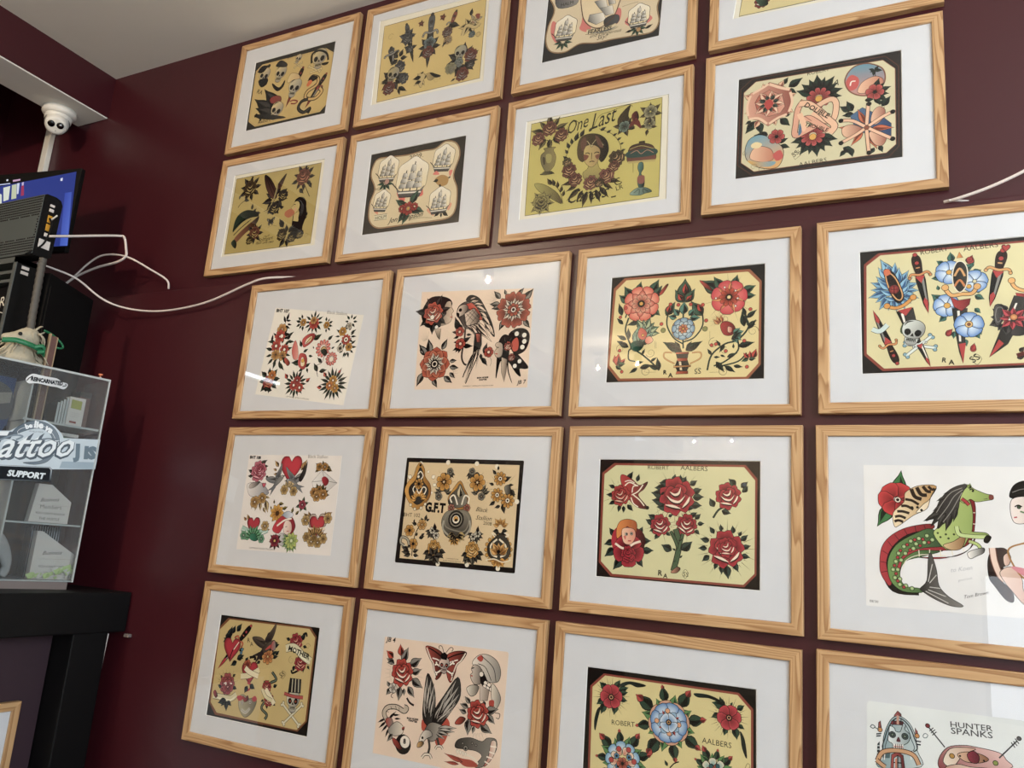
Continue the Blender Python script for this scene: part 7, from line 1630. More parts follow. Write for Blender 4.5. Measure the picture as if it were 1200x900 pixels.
ARTD['E1'] = dict(win=[(74.7, -86.9), (433.9, -85.7), (434.7, -357.5), (73.5, -357.7)], sheets=[('1f1a16', [(59.0, -79.5), (442.8, -78.2), (446.3, -363.3), (62.9, -369.4)])], art='''
fs 7a4a2c 103.4,-93.4 401.7,-88 425.6,-110 427.2,-320.8 400.7,-349.9 105.7,-351.8 77.6,-323.5 70.4,-126
fs cbb478 110.7,-96.8 398.1,-92.7 421.1,-113.2 421.5,-320.7 397.2,-346.3 110.9,-345.5 83,-321.6 77.4,-127.6
lw 1.1
pen 1c1512
lvs 114.4,-146.8 124,-114 119.5,-152 96.7,-148.8 142.8,-126.5 158.3,-103 128,-133.8 135.4,-109.9 125.2,-139.9 96.6,-160.4 160.7,-176 179.2,-168.2 162.9,-187 180.7,-196.2 157.3,-199 182.4,-184.7 158.4,-204.6 137.1,-218.5 106.4,-147.7 107.5,-133.1 24302c k w=.36
dag 194.5,-103.8 91.2,-232.8 @16 k c8643c k b01f30 e
ht 132.6,-176.4 @32.3 ^-0 b01f30 7a141c
ln 3 k 149.5,-160.1 137.1,-178.7 129.8,-202.4
ln 3 e8d8c0 156.3,-153.7 140.5,-175.5
dot @4.65 4f7a90 171.9,-171.8 169.7,-180.6
tx k 187.8,-151.3 196.9,-149.1 |R
tx k 199,-160.2 209.6,-157.9 |A
lvs 254.5,-131.5 278.1,-113.2 281.2,-150.8 302.6,-142.9 232.7,-139.5 219.7,-132.5 243.1,-194.3 228.9,-201.6 292.6,-171.7 305.5,-159.1 24302c k w=.36
lr 267.9,-182.9 @15.5 @37.4 8 ^-173 24302c k ^-173 w=.3
fl 267.2,-179.1 @20.6 8 ^7 d89a50 8a3a1c o
sw 265.6,-149.8 @54.4 ^-1 2a2220 c0403c flip=-1 6a5a48
pg b04a44 e 275.4,-140.3 286.2,-136.4 290.1,-158.1 275.2,-159.9
lvs 351.2,-120.8 356.2,-106.5 374,-123.8 389.3,-105.7 337.5,-127.9 321.9,-124.1 363.2,-190.5 358.8,-207.3 391,-181.7 395,-205.4 406.1,-185.2 415,-194.8 383.9,-139.1 398.7,-140.2 24302c k w=.36
rose 358.9,-131 @22.7 ^22 b02c34 2a0a0c e0a890
rose 382.3,-181.7 @21.1 ^7 b02c34 2a0a0c e0a890
rb 326.6,-151.2 355.4,-145.1 387.9,-163.1 415,-173.4 @19.1 d8d4b0 f0ecd0
tx k b=.3 334.7,-154.6 409.4,-169.7 |MOTHER
cur 399.6,-137.3 @8.71 ^7
cur 350.1,-178.5 @10.1 ^100
ln 5 k 354.2,-202.5 359.2,-210 376.3,-202.4
ln 5 k 378.9,-109.6 389.1,-104.6 392.8,-113.6
sp 390.1,-176.4 @12.4 @29.8 10 ^-44 k ^136
ht 210.8,-228.9 @30 ^7 b01f30 7a141c
lvs 189.5,-200.8 199,-188.4 219.7,-194.3 220.2,-188.7 24302c k w=.4
fl 198.9,-208.1 @13.1 5 ^7 c8643c 5a1a12 o
rb 180.1,-241.2 211.8,-234.3 243.4,-216.4 @14.4 e0d8b0
rb 192.8,-217.2 210.2,-226.2 242.7,-233.1 @13.1 e8e0c0
ln 5 b01f30 207.9,-254.3 220.3,-258.1 218.6,-269.4 204.4,-276.8
lvs 216.5,-258.6 237.5,-266.8 209.4,-262.3 201.7,-282.7 24302c k w=.4
ln 7 k 223.6,-193.9 222,-185.7 203,-189
lvs 112.4,-255.6 106.3,-246.2 150.6,-245 161.2,-238 156.1,-272.3 172.7,-275.6 116.9,-277.6 99.9,-274.2 24302c k w=.4
sp 131.5,-270 @26.5 @43.8 16 ^22 k ^158 w=.8
rose 134.9,-266.7 @27.8 ^8 a8404c 3a1018 e0a8a0
fl 138.9,-274.6 @19.8 5 ^-78 b04a50 5a1a20 o
ln 3 w 123.1,-268.3 130.4,-264.5 130.2,-271.3
ln 3 w 144.7,-263.7 152.9,-264.3
rb 89.8,-303.8 122.4,-303.7 154.4,-303.1 173.9,-289.3 @14.7 d8d0a8 f0ecd0
pg b01f30 k 88.1,-295.6 94.9,-289 105.7,-301.6 98.9,-308.1
lvs 139.4,-308 109.7,-320.6 139.9,-310.7 145.5,-337.6 143.8,-310.2 162.1,-321.4 136,-311.3 123.2,-327 24302c k w=.34
pg b8b090 6a6450 184.7,-296.1 198.4,-285.9 219.5,-294 237.8,-288.7 248.9,-298.1 237.5,-326.9 213.4,-342.4 190,-322.9
fg b02c34 186.3,-304.2 176.5,-294.5 191.3,-289.7 200.5,-296.7
fg b02c34 230.8,-292.4 240.8,-283.9 249.1,-291.5 239.9,-299.3
ln 6 w 198.2,-324.4 214.9,-330.2 227.9,-317.4
+ln 2 k 198.2,-324.4 214.9,-330.2 227.9,-317.4
dot @4.52 w 198.8,-307.9 226.5,-302.3
+dot @1.94 k 198.8,-307.9 226.5,-302.3
pg b03a34 3a1210 197.4,-288.8 207.8,-294 214.2,-286.5 220,-296.7 205.9,-304.1
ln 8 k 289.3,-216.1 307.4,-232.9 290.5,-243.3 277.6,-255.9
+ln 3 6a7a6c 289.3,-216.1 307.4,-232.9 290.5,-243.3 277.6,-255.9
ln 8 k 277.1,-294 269,-311.4 290.3,-324.5 285.1,-337
+ln 3 6a7a6c 277.1,-294 269,-311.4 290.3,-324.5 285.1,-337
lvs 276.6,-250.6 263.5,-241.4 299.8,-253 313.5,-245.7 272.4,-289.3 263.8,-295.9 302.9,-290.4 315.7,-299.3 285.5,-298.3 287.9,-311.4 24302c k w=.4
rose 277.6,-255.9 @16.5 ^8 b02c34 2a0a0c e0a890
rose 290.9,-286.7 @17.6 ^8 b02c34 2a0a0c e0a890
rb 274.9,-261.8 293.1,-278.3 311.1,-294.6 @12.7 e8e0c0
rb 263.7,-263.3 278.3,-280.3 302.4,-287.8 @8.92 d8d0a8
cl .8 k 324.3,-222.6 329.7,-211 338,-215.4 329.1,-228.5
tx k 322.3,-228.3 335.4,-217.9 |SS
bn 340.1,-290.4 402.3,-334 @8.68 d8d4b8
bn 404.6,-283.9 350.5,-336.7 @8.51 d8d4b8
sk 372.9,-280.4 @27 ^4 dcd8bc 8a3a1c
ps k E ^7 354.1,-223 392,-221.9 394.9,-256.1 353.1,-259.2
sl 3 c8c0a0 363.1,-224 365.3,-257.5
sl 3 c8c0a0 373.2,-222.7 376,-256.1
sl 3 c8c0a0 383.3,-222.5 387.3,-254.5
ln 9 1c1512 340.5,-263.6 361.6,-266.1 387.3,-266.7 405.1,-265.3
+ln 7 b04a44 340.5,-263.6 361.6,-266.1 387.3,-266.7 405.1,-265.3
''')
ARTD['E2'] = dict(win=None, sheets=[('ead3bd', [(85.7, -84.9), (433.6, -80.7), (436.8, -83.8), (435.4, -357.5), (85.7, -359.7)])], art='''
lw 1.3
tx k sh=.2 b=.2 90.1,-95.9 119,-95.4 |JB 4
sp 147.9,-165.1 @34.9 @52.3 10 ^163 k ^61
sp 159,-163.7 @34.7 @52.1 10 ^-17 k ^61
lvs 122.7,-145.8 97.1,-135.4 144.5,-138.6 159.7,-101.6 167.8,-144.7 201.3,-122.7 175.5,-161.5 204.4,-148.9 177.1,-174.6 212.3,-191.9 168.3,-193.5 190.6,-216.8 146.2,-196.5 145.1,-231.2 116.5,-142.1 99.8,-146.4 183.1,-178.2 194.5,-181.1 157.8,-199.4 160,-216.7 8a857c 1a1614 w=.34
lf 118.1,-132.8 94.7,-117.4 c2482f 3a1a12 w=.4
lf 140,-125.6 134.6,-96.8 c2482f 3a1a12 w=.4
rose 148.9,-164.1 @32.9 ^15 c2402f 2a1410 f0dcc8
lvs 119,-204.7 107,-222 115.6,-200.7 105.4,-188.6 8a857c k w=.4
fl 125.6,-202.9 @12 5 ^8 f0e4d4 8a857c o
ln 1.6 k 128.5,-212.3 122.4,-222 128.5,-225.6
ln 5 2a2220 168.8,-219.9 178.3,-229.5 191.1,-234.2
pg a84432 3a1a14 262.7,-110.8 239.4,-95.9 209,-94.1 223,-120 232.6,-132.1 240.4,-153.1 247.5,-167.5 261.7,-150.3
pg a84432 3a1a14 268.2,-112.3 293.2,-96.1 324.6,-94.6 316,-113 301.8,-127.8 298.4,-145.6 287.7,-168.6 275.1,-150.8
ln 3 e8dcc8 212.1,-96.8 227,-121.7 235.3,-131.8 244.3,-163.5
ln 3 e8dcc8 322.3,-97 311.1,-115.8 299.2,-128.1 288.8,-164.1
ln 3 k 217.5,-96.2 240.4,-104.6 260.5,-115.4
ln 3 k 319.5,-96.1 294.1,-104.8 273.8,-114.7
ln 3 f0e4d4 231.1,-119 247.7,-121.4 259.3,-128.8
ln 3 f0e4d4 303.1,-114.6 285.2,-121.2 275.2,-127.6
bn 245.8,-152.4 290.7,-122.7 @6.27 f0e4d4
bn 243.3,-130.8 290.8,-148.7 @6.3 f0e4d4
+sk 266.1,-132.3 @18.3 ^3 e8c8b8 a84432
ps k 254.2,-107.4 264.4,-101.8 273,-107.3 271.6,-118.5 258.1,-117.9
ln 1.6 k 261.7,-102.1 254.8,-88.7 246.8,-89.7 249.1,-95.6
ln 1.6 k 268.2,-102.2 279.1,-89 287.3,-91.1 283.7,-97.3
pg f0e4d4 8a857c 342.6,-118.3 356.2,-98.6 381.3,-93 407.6,-103.9 419.6,-125.6 416.5,-147.1 402.1,-153.2 386.7,-151.1 369.3,-127.8
fg b04030 354.1,-104 366.2,-96.1 371.1,-104.1 365.1,-111.3
ln 1.6 k 357.9,-116.4 379,-122.3 396.7,-149.7
ln 1.6 k 366.4,-98.2 399,-119.8 409.3,-150.1
pg d8c8b8 5a544c 348,-119.8 341.3,-130.6 345.6,-137.3 340.1,-144.4 345.4,-156.6 354.9,-163.8 372.1,-157.2 371.1,-136.1 363.6,-122.2
ln 2.6 k 342.7,-129.1 348.6,-126.2
ln 3 b04030 341.2,-145.2 346.4,-145.8
pg 1a1614 k 367.6,-136.6 378.1,-139.5 387.1,-155.2 383.1,-166.3 369.6,-157.6
dot @6.02 f0e4d4 369.3,-138.5
dot @5.05 f0e4d4 382.2,-156.7 391.6,-159.7 388.3,-167.7 398.4,-168.4 380.4,-164.6
ps d8c8b8 8a7a6c 367.5,-162.1 393.7,-171.2 390.9,-194.6 370.9,-197.5
pg e8dcc8 5a544c 332.9,-175.3 347.4,-165.7 365.4,-166.6 359.5,-184.4 344.7,-190.7
pg e8dcc8 8a857c 399.8,-155.6 415.9,-168.1 425.1,-187.6 414.7,-209.9 406.2,-198.7 399.8,-182.9
fg b04030 395.8,-193.9 408.1,-192.1 407,-206.9 397,-206.3
sp 358.9,-230.7 @32 @54.9 10 ^120 k ^61
sp 364.8,-238.1 @31.9 @50.1 10 ^-96 k ^61
lvs 346.4,-207.3 329.5,-192.8 342.2,-216.4 318.4,-211.4 344.7,-241.2 345.9,-278.5 375.9,-248.9 409.8,-264.2 386.9,-205.7 378.2,-194.3 388,-218 422.1,-208.8 393.8,-225.4 415.3,-242.8 361.4,-255.3 358,-272.4 338.4,-229.6 317.2,-224.3 8a857c 1a1614 w=.34
pg b84830 3a1a12 309.2,-257.1 321.5,-240.5 337.1,-242.4 325.6,-255.9
ln 1.6 k 413,-218.4 425.4,-218.6 423.9,-229.1 416.4,-228.2
rose 368.7,-227.1 @30.1 ^25 c2402f 2a1410 f0dcc8
ln 13 1a1614 117.6,-280.2 106.9,-264.2 116.3,-249.5 141.2,-245 164.4,-251.2 171.8,-243.6 163.2,-241.8
+ln 9 c8b8a4 117.6,-280.2 106.9,-264.2 116.3,-249.5 141.2,-245 164.4,-251.2 171.8,-243.6 163.2,-241.8
sl 1.2 k 124.4,-246.1 129.8,-252.8
sl 1.2 k 138.1,-242.8 141.9,-250.2
sl 1.2 k 111.9,-259 120.6,-259.9
sl 1.2 k 149.5,-243.8 150.6,-252.4
lvs 111.4,-276.7 90.2,-288.8 115.1,-282.8 94.8,-301.3 121.5,-288.4 104.3,-308.6 125.4,-296.5 117.2,-319.6 132.5,-264.8 154.5,-261.4 139.1,-272.5 158.4,-269.6 122.6,-275 142.4,-254.5 1a1614 k w=.14
pg b04030 8a857c 114.2,-276.3 128.9,-271.9 138.1,-285.8 128.2,-296.1 117.6,-289
pg 8a857c e8dcc8 125.4,-296.5 145.5,-278.1 166,-285.8 165.4,-303.2 144.1,-311 126.8,-307.2
lf 138.1,-307.6 123.8,-327.3 8a857c k w=.3
lf 164.3,-294.7 171.4,-285 b04030 k w=.4
dot @22.1 1a1614 171.1,-326
+dot @14.4 f0e4d4 175.8,-319.6
+tx k b=.4 170.8,-323.9 179,-323.4 |8
pg b04030 3a1a12 139.2,-316.1 156.7,-321.9 169.7,-336.9 158.9,-338.7 143.6,-328.4
tx k b=.6 174.7,-267.1 207.6,-266.4 |IRON HORSE
tx k b=.6 179.1,-271.6 205.5,-271.9 |CHAPTER
fg b84830 220.4,-260.1 220.7,-285.8 244,-277.9 255.4,-237.7 288.6,-249.8 296,-269.7 284.2,-305.2 263.9,-312.8 249.7,-281.3
pg 1a1614 E 221.7,-155.5 244.4,-187.5 251.8,-229.6 243.5,-273.7 220.4,-260.1 217,-208.7
lvs 223.7,-242.4 221.9,-157.7 229,-241.6 233.4,-162.8 235.3,-249.3 242.9,-174.6 241.6,-256.9 248,-195.7 228.4,-258.9 217,-208.7 b8b0a4 1a1614 w=.1
pg 1a1614 E 307.1,-153.1 318.2,-194.4 297.1,-231.5 269.7,-269.6 249.3,-277.1 250.2,-238.5 272.6,-200.8
lvs 257.3,-254.5 305.8,-155.4 262.6,-253.7 314,-169.3 268.3,-257.1 317.3,-186 268.7,-261.3 310.3,-208.3 258.3,-262.9 301.8,-226.6 257.8,-258.7 282.1,-190.9 252.1,-255.3 269.3,-218.5 b8b0a4 1a1614 w=.1
pg 5a544c b8b0a4 228.7,-284.6 242.5,-265.3 269.2,-265.5 286.1,-275.5 262.5,-300.4 247.4,-307.1 235.9,-300.5
pg f0e4d4 8a857c 216.3,-316.4 217.2,-301.4 228.7,-284.6 244.7,-284.2 251.2,-293.8 236.2,-302.5 226.6,-312.6
pg d8a868 k 212,-325.6 213.4,-314.8 223.6,-310.1 229.5,-314.2 222.5,-323
dot @2.37 k 224.3,-302.3
lvs 264.9,-274.6 316.4,-266.5 265.4,-278.8 312.2,-275.6 263.3,-283.3 300.3,-285.9 261.1,-287.9 288.4,-296.2 b8b0a4 1a1614 w=.16
ln 6 3a3430 241.7,-303.8 246.2,-319.9 242.9,-337.3
ln 7 1a1614 227.9,-346.2 235,-337.8 248.1,-336.4 254.3,-343.8
+ln 4 e8dcc8 227.9,-346.2 235,-337.8 248.1,-336.4 254.3,-343.8
ln 6 3a3430 264.7,-295.8 271.7,-311.5
ln 6 1a1614 262.3,-321.5 266.8,-314.4 277.1,-312.7 282.9,-318
+ln 3.4 e8dcc8 262.3,-321.5 266.8,-314.4 277.1,-312.7 282.9,-318
pg 2a2622 8a857c 315.7,-308.4 321.6,-290.8 353.8,-281.4 384.4,-284.7 398.4,-275 420.6,-274.7 423.9,-294.4 412.2,-316.7 389.6,-338.8 369.8,-340.2 387.5,-316.8 371.5,-307.3 341.3,-308.3
pg b04030 e8dcc8 408.9,-280.7 421,-278.7 422.5,-294.7 416.7,-311.9 403.6,-330.3 394.3,-335.9 404.5,-313.9
sl 3 f0e4d4 407.4,-291.1 423.5,-290.5
sl 3 f0e4d4 406,-303.5 420,-305.2
sl 3 f0e4d4 399.7,-314.8 414.6,-316.2
sl 3 f0e4d4 395.8,-325.6 408.5,-329.4
ln 4 e8dcc8 316.1,-312.5 342.3,-318.4 368.2,-324.2 379.2,-334.5
lvs 321.2,-311.6 323.5,-323.6 329,-312.4 331.6,-323.1 336.7,-313.1 338.9,-324.3 344.4,-313.9 345.5,-324 f0e4d4 e8dcc8 w=.3
fg a84432 317.8,-328.7 338.4,-329.3 363.7,-329.1 379.6,-338.5 360.1,-344 339.8,-343.4
lvs 339.2,-337.4 286.4,-325.8 329.6,-343.2 288.4,-344.1 a84432 8a3424 w=.12
dot @5.9 8a857c 343.6,-305.8
+dot @2.27 k 343.7,-306.6
dot @2.71 8a857c 360,-292.8 370.4,-295.2 335,-296.9
''')
ARTD['E3'] = dict(win=[(79.7, -88.9), (444.9, -86.1), (449.1, -359.8), (81.6, -377.6)], sheets=[('15120f', [(71.6, -83.0), (451.2, -78.9), (454.5, -364.4), (73.1, -385.7)])], art='''
fs 8a4030 119.1,-98.5 409.9,-98.1 439,-125.4 441.6,-318.6 411,-358 116.8,-370.7 95,-353.5 89.3,-127.9
fs d9cb90 122.3,-102.6 407.4,-102.6 434.4,-128.6 437,-319.5 407.6,-354.8 119.6,-366.8 99.8,-350.5 94.5,-129.9
lw 1
pen 15110e
sp 138.6,-144.5 @25.8 @43.2 36 ^8 k w=.9
lvs 127.9,-130.3 109.5,-117 147.6,-125.3 157.5,-106.9 155.2,-128.7 176.9,-120.3 158.5,-146.1 175.8,-148 149.2,-156.3 146.6,-181.1 124.5,-159.9 116.9,-183.4 121.5,-151.4 105.7,-164.9 158,-135 176.4,-130.2 2f4a38 0f1512 w=.4
pg 22302c k 159.4,-114.7 181.1,-107.3 215.2,-110.6 196.2,-116.8 179,-112.9 162.2,-121
pg 22302c k 115.1,-170.3 110.4,-193.3 105.4,-218.5 102.7,-199 107.9,-175.8
fl 138.6,-143.6 @25.4 6 ^8 c23a44 7a1a20 o wf=1.15
dot @6.57 2a1410 138.7,-145.4
+dot @4.69 e0b080 138.7,-145.4
+dot @2.35 k 138.7,-145.4
lr 267.4,-177.7 @39.9 @80.7 8 ^13 2c4636 0a0d0b w=.36
lr 267.4,-177.7 @66.5 @81.6 8 ^13 b23a34 5a1a18 w=.5
lr 267.4,-177.7 @26.6 @56.8 8 ^33 5a8a50 1f3a24 w=.4
fl 267.4,-177.7 @44.4 8 ^13 e0a070 4f86b8 o r1=.5 wf=1.2
fl 267.4,-177.7 @39.9 8 ^33 3f7ab4 d8e8f0 o r1=.4 wf=1.35
fl 267.4,-177.7 @25.7 8 ^13 a0c4dc 2a5a90 p r1=.3 wf=1.3
lr 267.4,-177.7 @16 @26.6 4 ^33 b23a34 4a1412 w=.3
dot @4.93 e0a070 241.7,-177.4 289.1,-178.6 264.2,-154.6 269.1,-198.7
fl 267.4,-177.7 @18.6 4 ^53 d8e4ec 4f86b8 o
dot @5.77 2a1410 267.4,-176.8
+dot @3.99 d9a060 267.4,-176.8
+dot @1.77 k 267.4,-176.8
sp 390,-148.2 @25.5 @41.6 36 ^9 k w=.9
lvs 378.7,-131.1 371.7,-110.2 385.2,-128 355.2,-124 372.4,-144.6 355,-153.5 407,-131 421.9,-120.5 409.7,-159.6 422.6,-165.8 403.3,-164.7 408,-188.6 386,-167.5 382,-184.6 393.9,-124.6 398.1,-117.8 2f4a38 0f1512 w=.4
pg 22302c k 318.9,-112.2 345,-110.6 367.4,-115.9 371.9,-121.6 349.6,-116.8 327.2,-118.3
pg 22302c k 414.1,-171.2 422.9,-186.2 427.7,-219.8 418.9,-203.1 415.6,-183.3
fl 391.3,-148.4 @24.6 6 ^9 c23a44 7a1a20 o wf=1.15
dot @5.94 2a1410 391.3,-148.8
+dot @4.24 e0b080 391.3,-148.8
+dot @2.12 k 391.3,-148.8
tx k 142.7,-200.7 194.2,-197.8 |ROBERT
tx k 337.7,-205.2 397.2,-206 |AALBERS
lr 170.7,-268.7 @34 @67.1 9 ^20 2c4636 0a0d0b w=.36
lr 170.7,-268.7 @55.3 @68 9 ^20 b23a34 5a1a18 w=.5
lr 170.7,-268.7 @22.7 @50.8 9 ^35 5a8a50 1f3a24 w=.4
fl 170.7,-268.7 @39 9 ^20 5f9ac0 e0ecf0 o r1=.4 wf=1.2
fl 170.7,-268.7 @28.1 9 ^35 e8dcc0 c86a4c o r1=.4
dot @5.47 4f86a8 157.2,-261.2 184.6,-259.9 160.7,-281.2 183.8,-281.4
+dot @2.28 k 157.2,-261.2 184.6,-259.9 160.7,-281.2 183.8,-281.4
dot @5.48 b23a34 161.3,-246.6 183,-245.1 145.5,-271 196,-266.5
fl 170.9,-274.3 @12.7 6 ^10 c86a4c 5a1a12 o
dot @3.17 k 170.9,-274.3
lr 364.1,-257.4 @25.2 @49.5 10 ^10 2c4636 0a0d0b w=.36
lr 364.1,-257.4 @40.3 @50.4 10 ^10 b23a34 5a1a18 w=.5
lr 364.1,-257.4 @18.9 @39.5 10 ^26 5a8a50 1f3a24 w=.42
fl 364.1,-257.4 @27.7 8 ^10 e8dcc0 6aa8a8 o r1=.4
fl 364.1,-257.4 @16.8 8 ^28 c86a4c 7a1a18 o
dot @4.22 2a5a60 357.3,-246.4 370.3,-244.1
lf 268.2,-262.2 260.9,-250.9 2f4a38 k w=.3
ln 2.4 k 272.9,-264.7 281.7,-254.8 291.5,-249.7
cl .8 k 425,-238.4 429.1,-228.9 434.2,-232.8 428,-241.9
''')
ARTD['E4'] = dict(win=None, sheets=[('e4e8e6', [(94.2, -83.6), (408.5, -80.6), (394.8, -316.0), (85.9, -327.2), (89.8, -88.7)])], art='''
lw 1.1
ps b8605a 5a2a2c 136.5,-103.3 142.7,-94.2 148,-99 149,-107.6 136.4,-108.9
pg 7a9aa0 c8d4d4 115.7,-169.1 117.6,-143.8 127.2,-117.3 138,-104.6 150,-104.3 163.1,-114.8 171.4,-135.1 173.7,-159.2 178.8,-185.7 107.6,-198.3
cl 2 2a3438 118.7,-168.5 120.7,-143.3 129.6,-120 138.8,-108.6 149,-107.6 160.6,-117.6 168.4,-135.5 170.7,-159.7
cl 1.4 4a5a60 123.2,-167.8 124.2,-145.9 131.6,-124.4 139.3,-112.9 147.7,-112.2 157.6,-121.2 163.9,-139.4 166.3,-160.4
ps 7a2c30 4a1a1e 131.8,-113.4 151.3,-111.9 153.5,-117.8 129.6,-120
sl 4 c89a84 142.6,-102.3 142.2,-118
sl 1.6 2a3438 136.4,-109.6 135.6,-119.1
sl 1.6 2a3438 147.8,-107.8 148.2,-117.1
pg e4ecea 8a9c9e 126.8,-136.1 128.6,-123.3 136.1,-125.2 138.9,-131 146.4,-129.8 151.2,-115.1 155.6,-117.5 153.9,-125.5 162.6,-133.4 159.3,-146.3 150.3,-153.9 148.7,-160.4 133.8,-161.3 132.5,-153.8 125.1,-148.8
dot @5.5 2a2a2a 4a5a58 132.8,-137.6
dot @5.45 2a2a2a 4a5a58 153.7,-137.3
dot @2.45 6a7a6c 132.8,-137.6 153.7,-137.3
fg 5a2a30 139.2,-148.1 142.9,-139.7 146.3,-147.8
sl 3 b84a3c 134.8,-158.1 150.2,-157
fs e8e4dc 134.9,-153.4 150.9,-152.3 149.6,-159.6 135.3,-160.2
sl 1.4 b84a3c 134.8,-157.8 150.3,-156.4
sl 1.2 k 137.9,-152.9 137.7,-160.7
sl 1.2 k 141.4,-152.3 141.3,-160.4
sl 1.2 k 145,-152.4 144.8,-160.4
sl 1.2 k 148,-151.9 147.8,-159.9
fs 4a6468 114.1,-169.3 129.3,-163.7 127.5,-179.4 112.4,-182
sl 1.6 e8e4dc 115.6,-170.6 113.9,-184.9
sl 1.6 e8e4dc 119.6,-169 118.1,-184.1
sl 1.6 e8e4dc 161.9,-161.2 163.3,-176.2
sl 1.6 e8e4dc 166.3,-160.4 168.6,-175.3
ps a84a44 5a2024 130.6,-172.7 141.1,-166.3 149.9,-170.9 152.4,-192.2 128.6,-196.4
ps c8d4d4 7a8a8c 134.3,-178.2 141,-172.4 146.2,-176.1 147,-193.1 133.4,-195.6
sl 2 k 141,-172.4 140.5,-194.3
sl 2 k 134.2,-185.9 146.6,-184.6
fs c87a5c 136.4,-179.4 139.7,-177.3 139.3,-194.5 136.1,-195.1
fs 2a3438 106.8,-158.1 110.8,-152.8 110.9,-182.3 105.4,-183.2
sl 1.4 c8d4d4 105.8,-161.4 111.3,-160.5
sl 1.4 c8d4d4 105.7,-167.6 111.2,-166.7
sl 1.4 c8d4d4 105.6,-173.9 111.1,-172.9
ps b8605a 5a2a2c 109.6,-120 112.7,-116.4 114.3,-128.7 108.7,-135.9
dot @4.02 c88a4c 111.8,-132.2
ln 1.6 4a5a60 95,-130.2 98.2,-125.6 103.3,-127.9 100.2,-131.6 95.9,-130.4
sl 1.6 4a5a60 103.3,-129.8 110.3,-132.5
fs 2a3438 105.6,-139.5 114.7,-137.4 113.5,-140.1 104.9,-142.1
fs 2a3438 105.5,-143.3 113.4,-141.4 112.8,-144 104.9,-145.9
ps b8605a 5a2a2c 171.2,-119.7 174.6,-125.3 176.1,-134.3 171.4,-135.1
dot @3.91 c88a4c 173.8,-133.1
fs 2a3438 171.2,-141.2 180.6,-141.2 179.9,-143.5 171.2,-143.7
fs 2a3438 171.7,-146.7 179.8,-146.5 179.2,-149.1 171.6,-149.1
cl 1.4 6a7a7c 183.7,-131.5 186.8,-127 191.4,-128.7 189.5,-133.6 185.4,-134.6
ln 9 4a2c20 106.3,-187.7 114.1,-172.4 129.2,-165.8 150.1,-163.8 167.6,-167.9 175.9,-183.1
+ln 6 c89a70 106.3,-187.7 114.1,-172.4 129.2,-165.8 150.1,-163.8 167.6,-167.9 175.9,-183.1
ln 9 4a2c20 104.8,-186.4 112.2,-191.9 119.6,-196.2
+ln 6 c89a70 104.8,-186.4 112.2,-191.9 119.6,-196.2
ln 1 5a5a5c 230.2,-98.7 229.3,-108.9
tx 4a4a4c b=.1 hs=.8 229,-109 295.3,-105.9 |HUNTER
tx 4a4a4c b=.1 hs=.8 229.4,-120.1 294.8,-117.9 |SPANKS
sl 2.2 3a3a3c 192.4,-113.8 218.7,-145.5
dot @3.59 7a2c30 191.8,-112.7
sl 1.6 3a3a3c 194.5,-121.5 201,-114.9
sl 1.6 3a3a3c 196.7,-124.8 203.8,-117.6
sl 1.6 3a3a3c 198.9,-128.1 206,-120.9
pg 8a3a40 e0b8b0 ^46 208.6,-165.3 222.9,-144.8 248.5,-136.9 270.7,-136.8 303.3,-140.1 313.6,-150 317.7,-163.9 230,-185.5 209,-182.1
pg e8dcc8 c89a84 ^29 215,-170.2 225.7,-147.3 248.4,-140.5 267.8,-140.2 248,-152.5 230.3,-176.5
pg d8b090 8a5a3a 238.1,-154.2 253.7,-147.1 275.8,-147.8 286.9,-154.7 272.4,-162.5 250.3,-164
pg 8a2c3c 5a1a28 253.6,-151.6 263.5,-143.9 272.3,-151.3 269.7,-163 258.7,-163.2
dot @4.08 b88a3c 229.6,-158.1
dot @3.95 8a9a4c 297.1,-158.2
dot @1.16 k 242.3,-155.9 279.5,-157.5
pg c89a84 e8dcc8 219,-178.5 238.9,-170.5 258.3,-171.5 285.8,-169.6 258,-180.4 224.4,-186.5
sl 2.2 3a3a3c 302.9,-149 331.1,-116.3
dot @3.36 5a5a5c 334.6,-111.4
sl 1.6 3a3a3c 328.7,-112.3 334.1,-120.2
sl 1.6 3a3a3c 325.8,-117.2 331.3,-124.2
sl 1.6 3a3a3c 322.4,-119.8 327.9,-127.7
''')

for key, x, z, w, h, rl, label in FR:
    d = ARTD.get(key, {}); yy = .0494 if key[0] in 'AB' else 0.0
    cx = x + (w/2)*math.cos(-rl) + 0; 
    ca, sa = math.cos(rl), math.sin(rl)
    bx = x + w/2*ca + h*sa; bz = z + w/2*sa - h*ca
    picture((bx, yy, bz), (0, -rl, 0), w, h, label, d.get('win'), d.get('sheets', ()), d.get('art'))

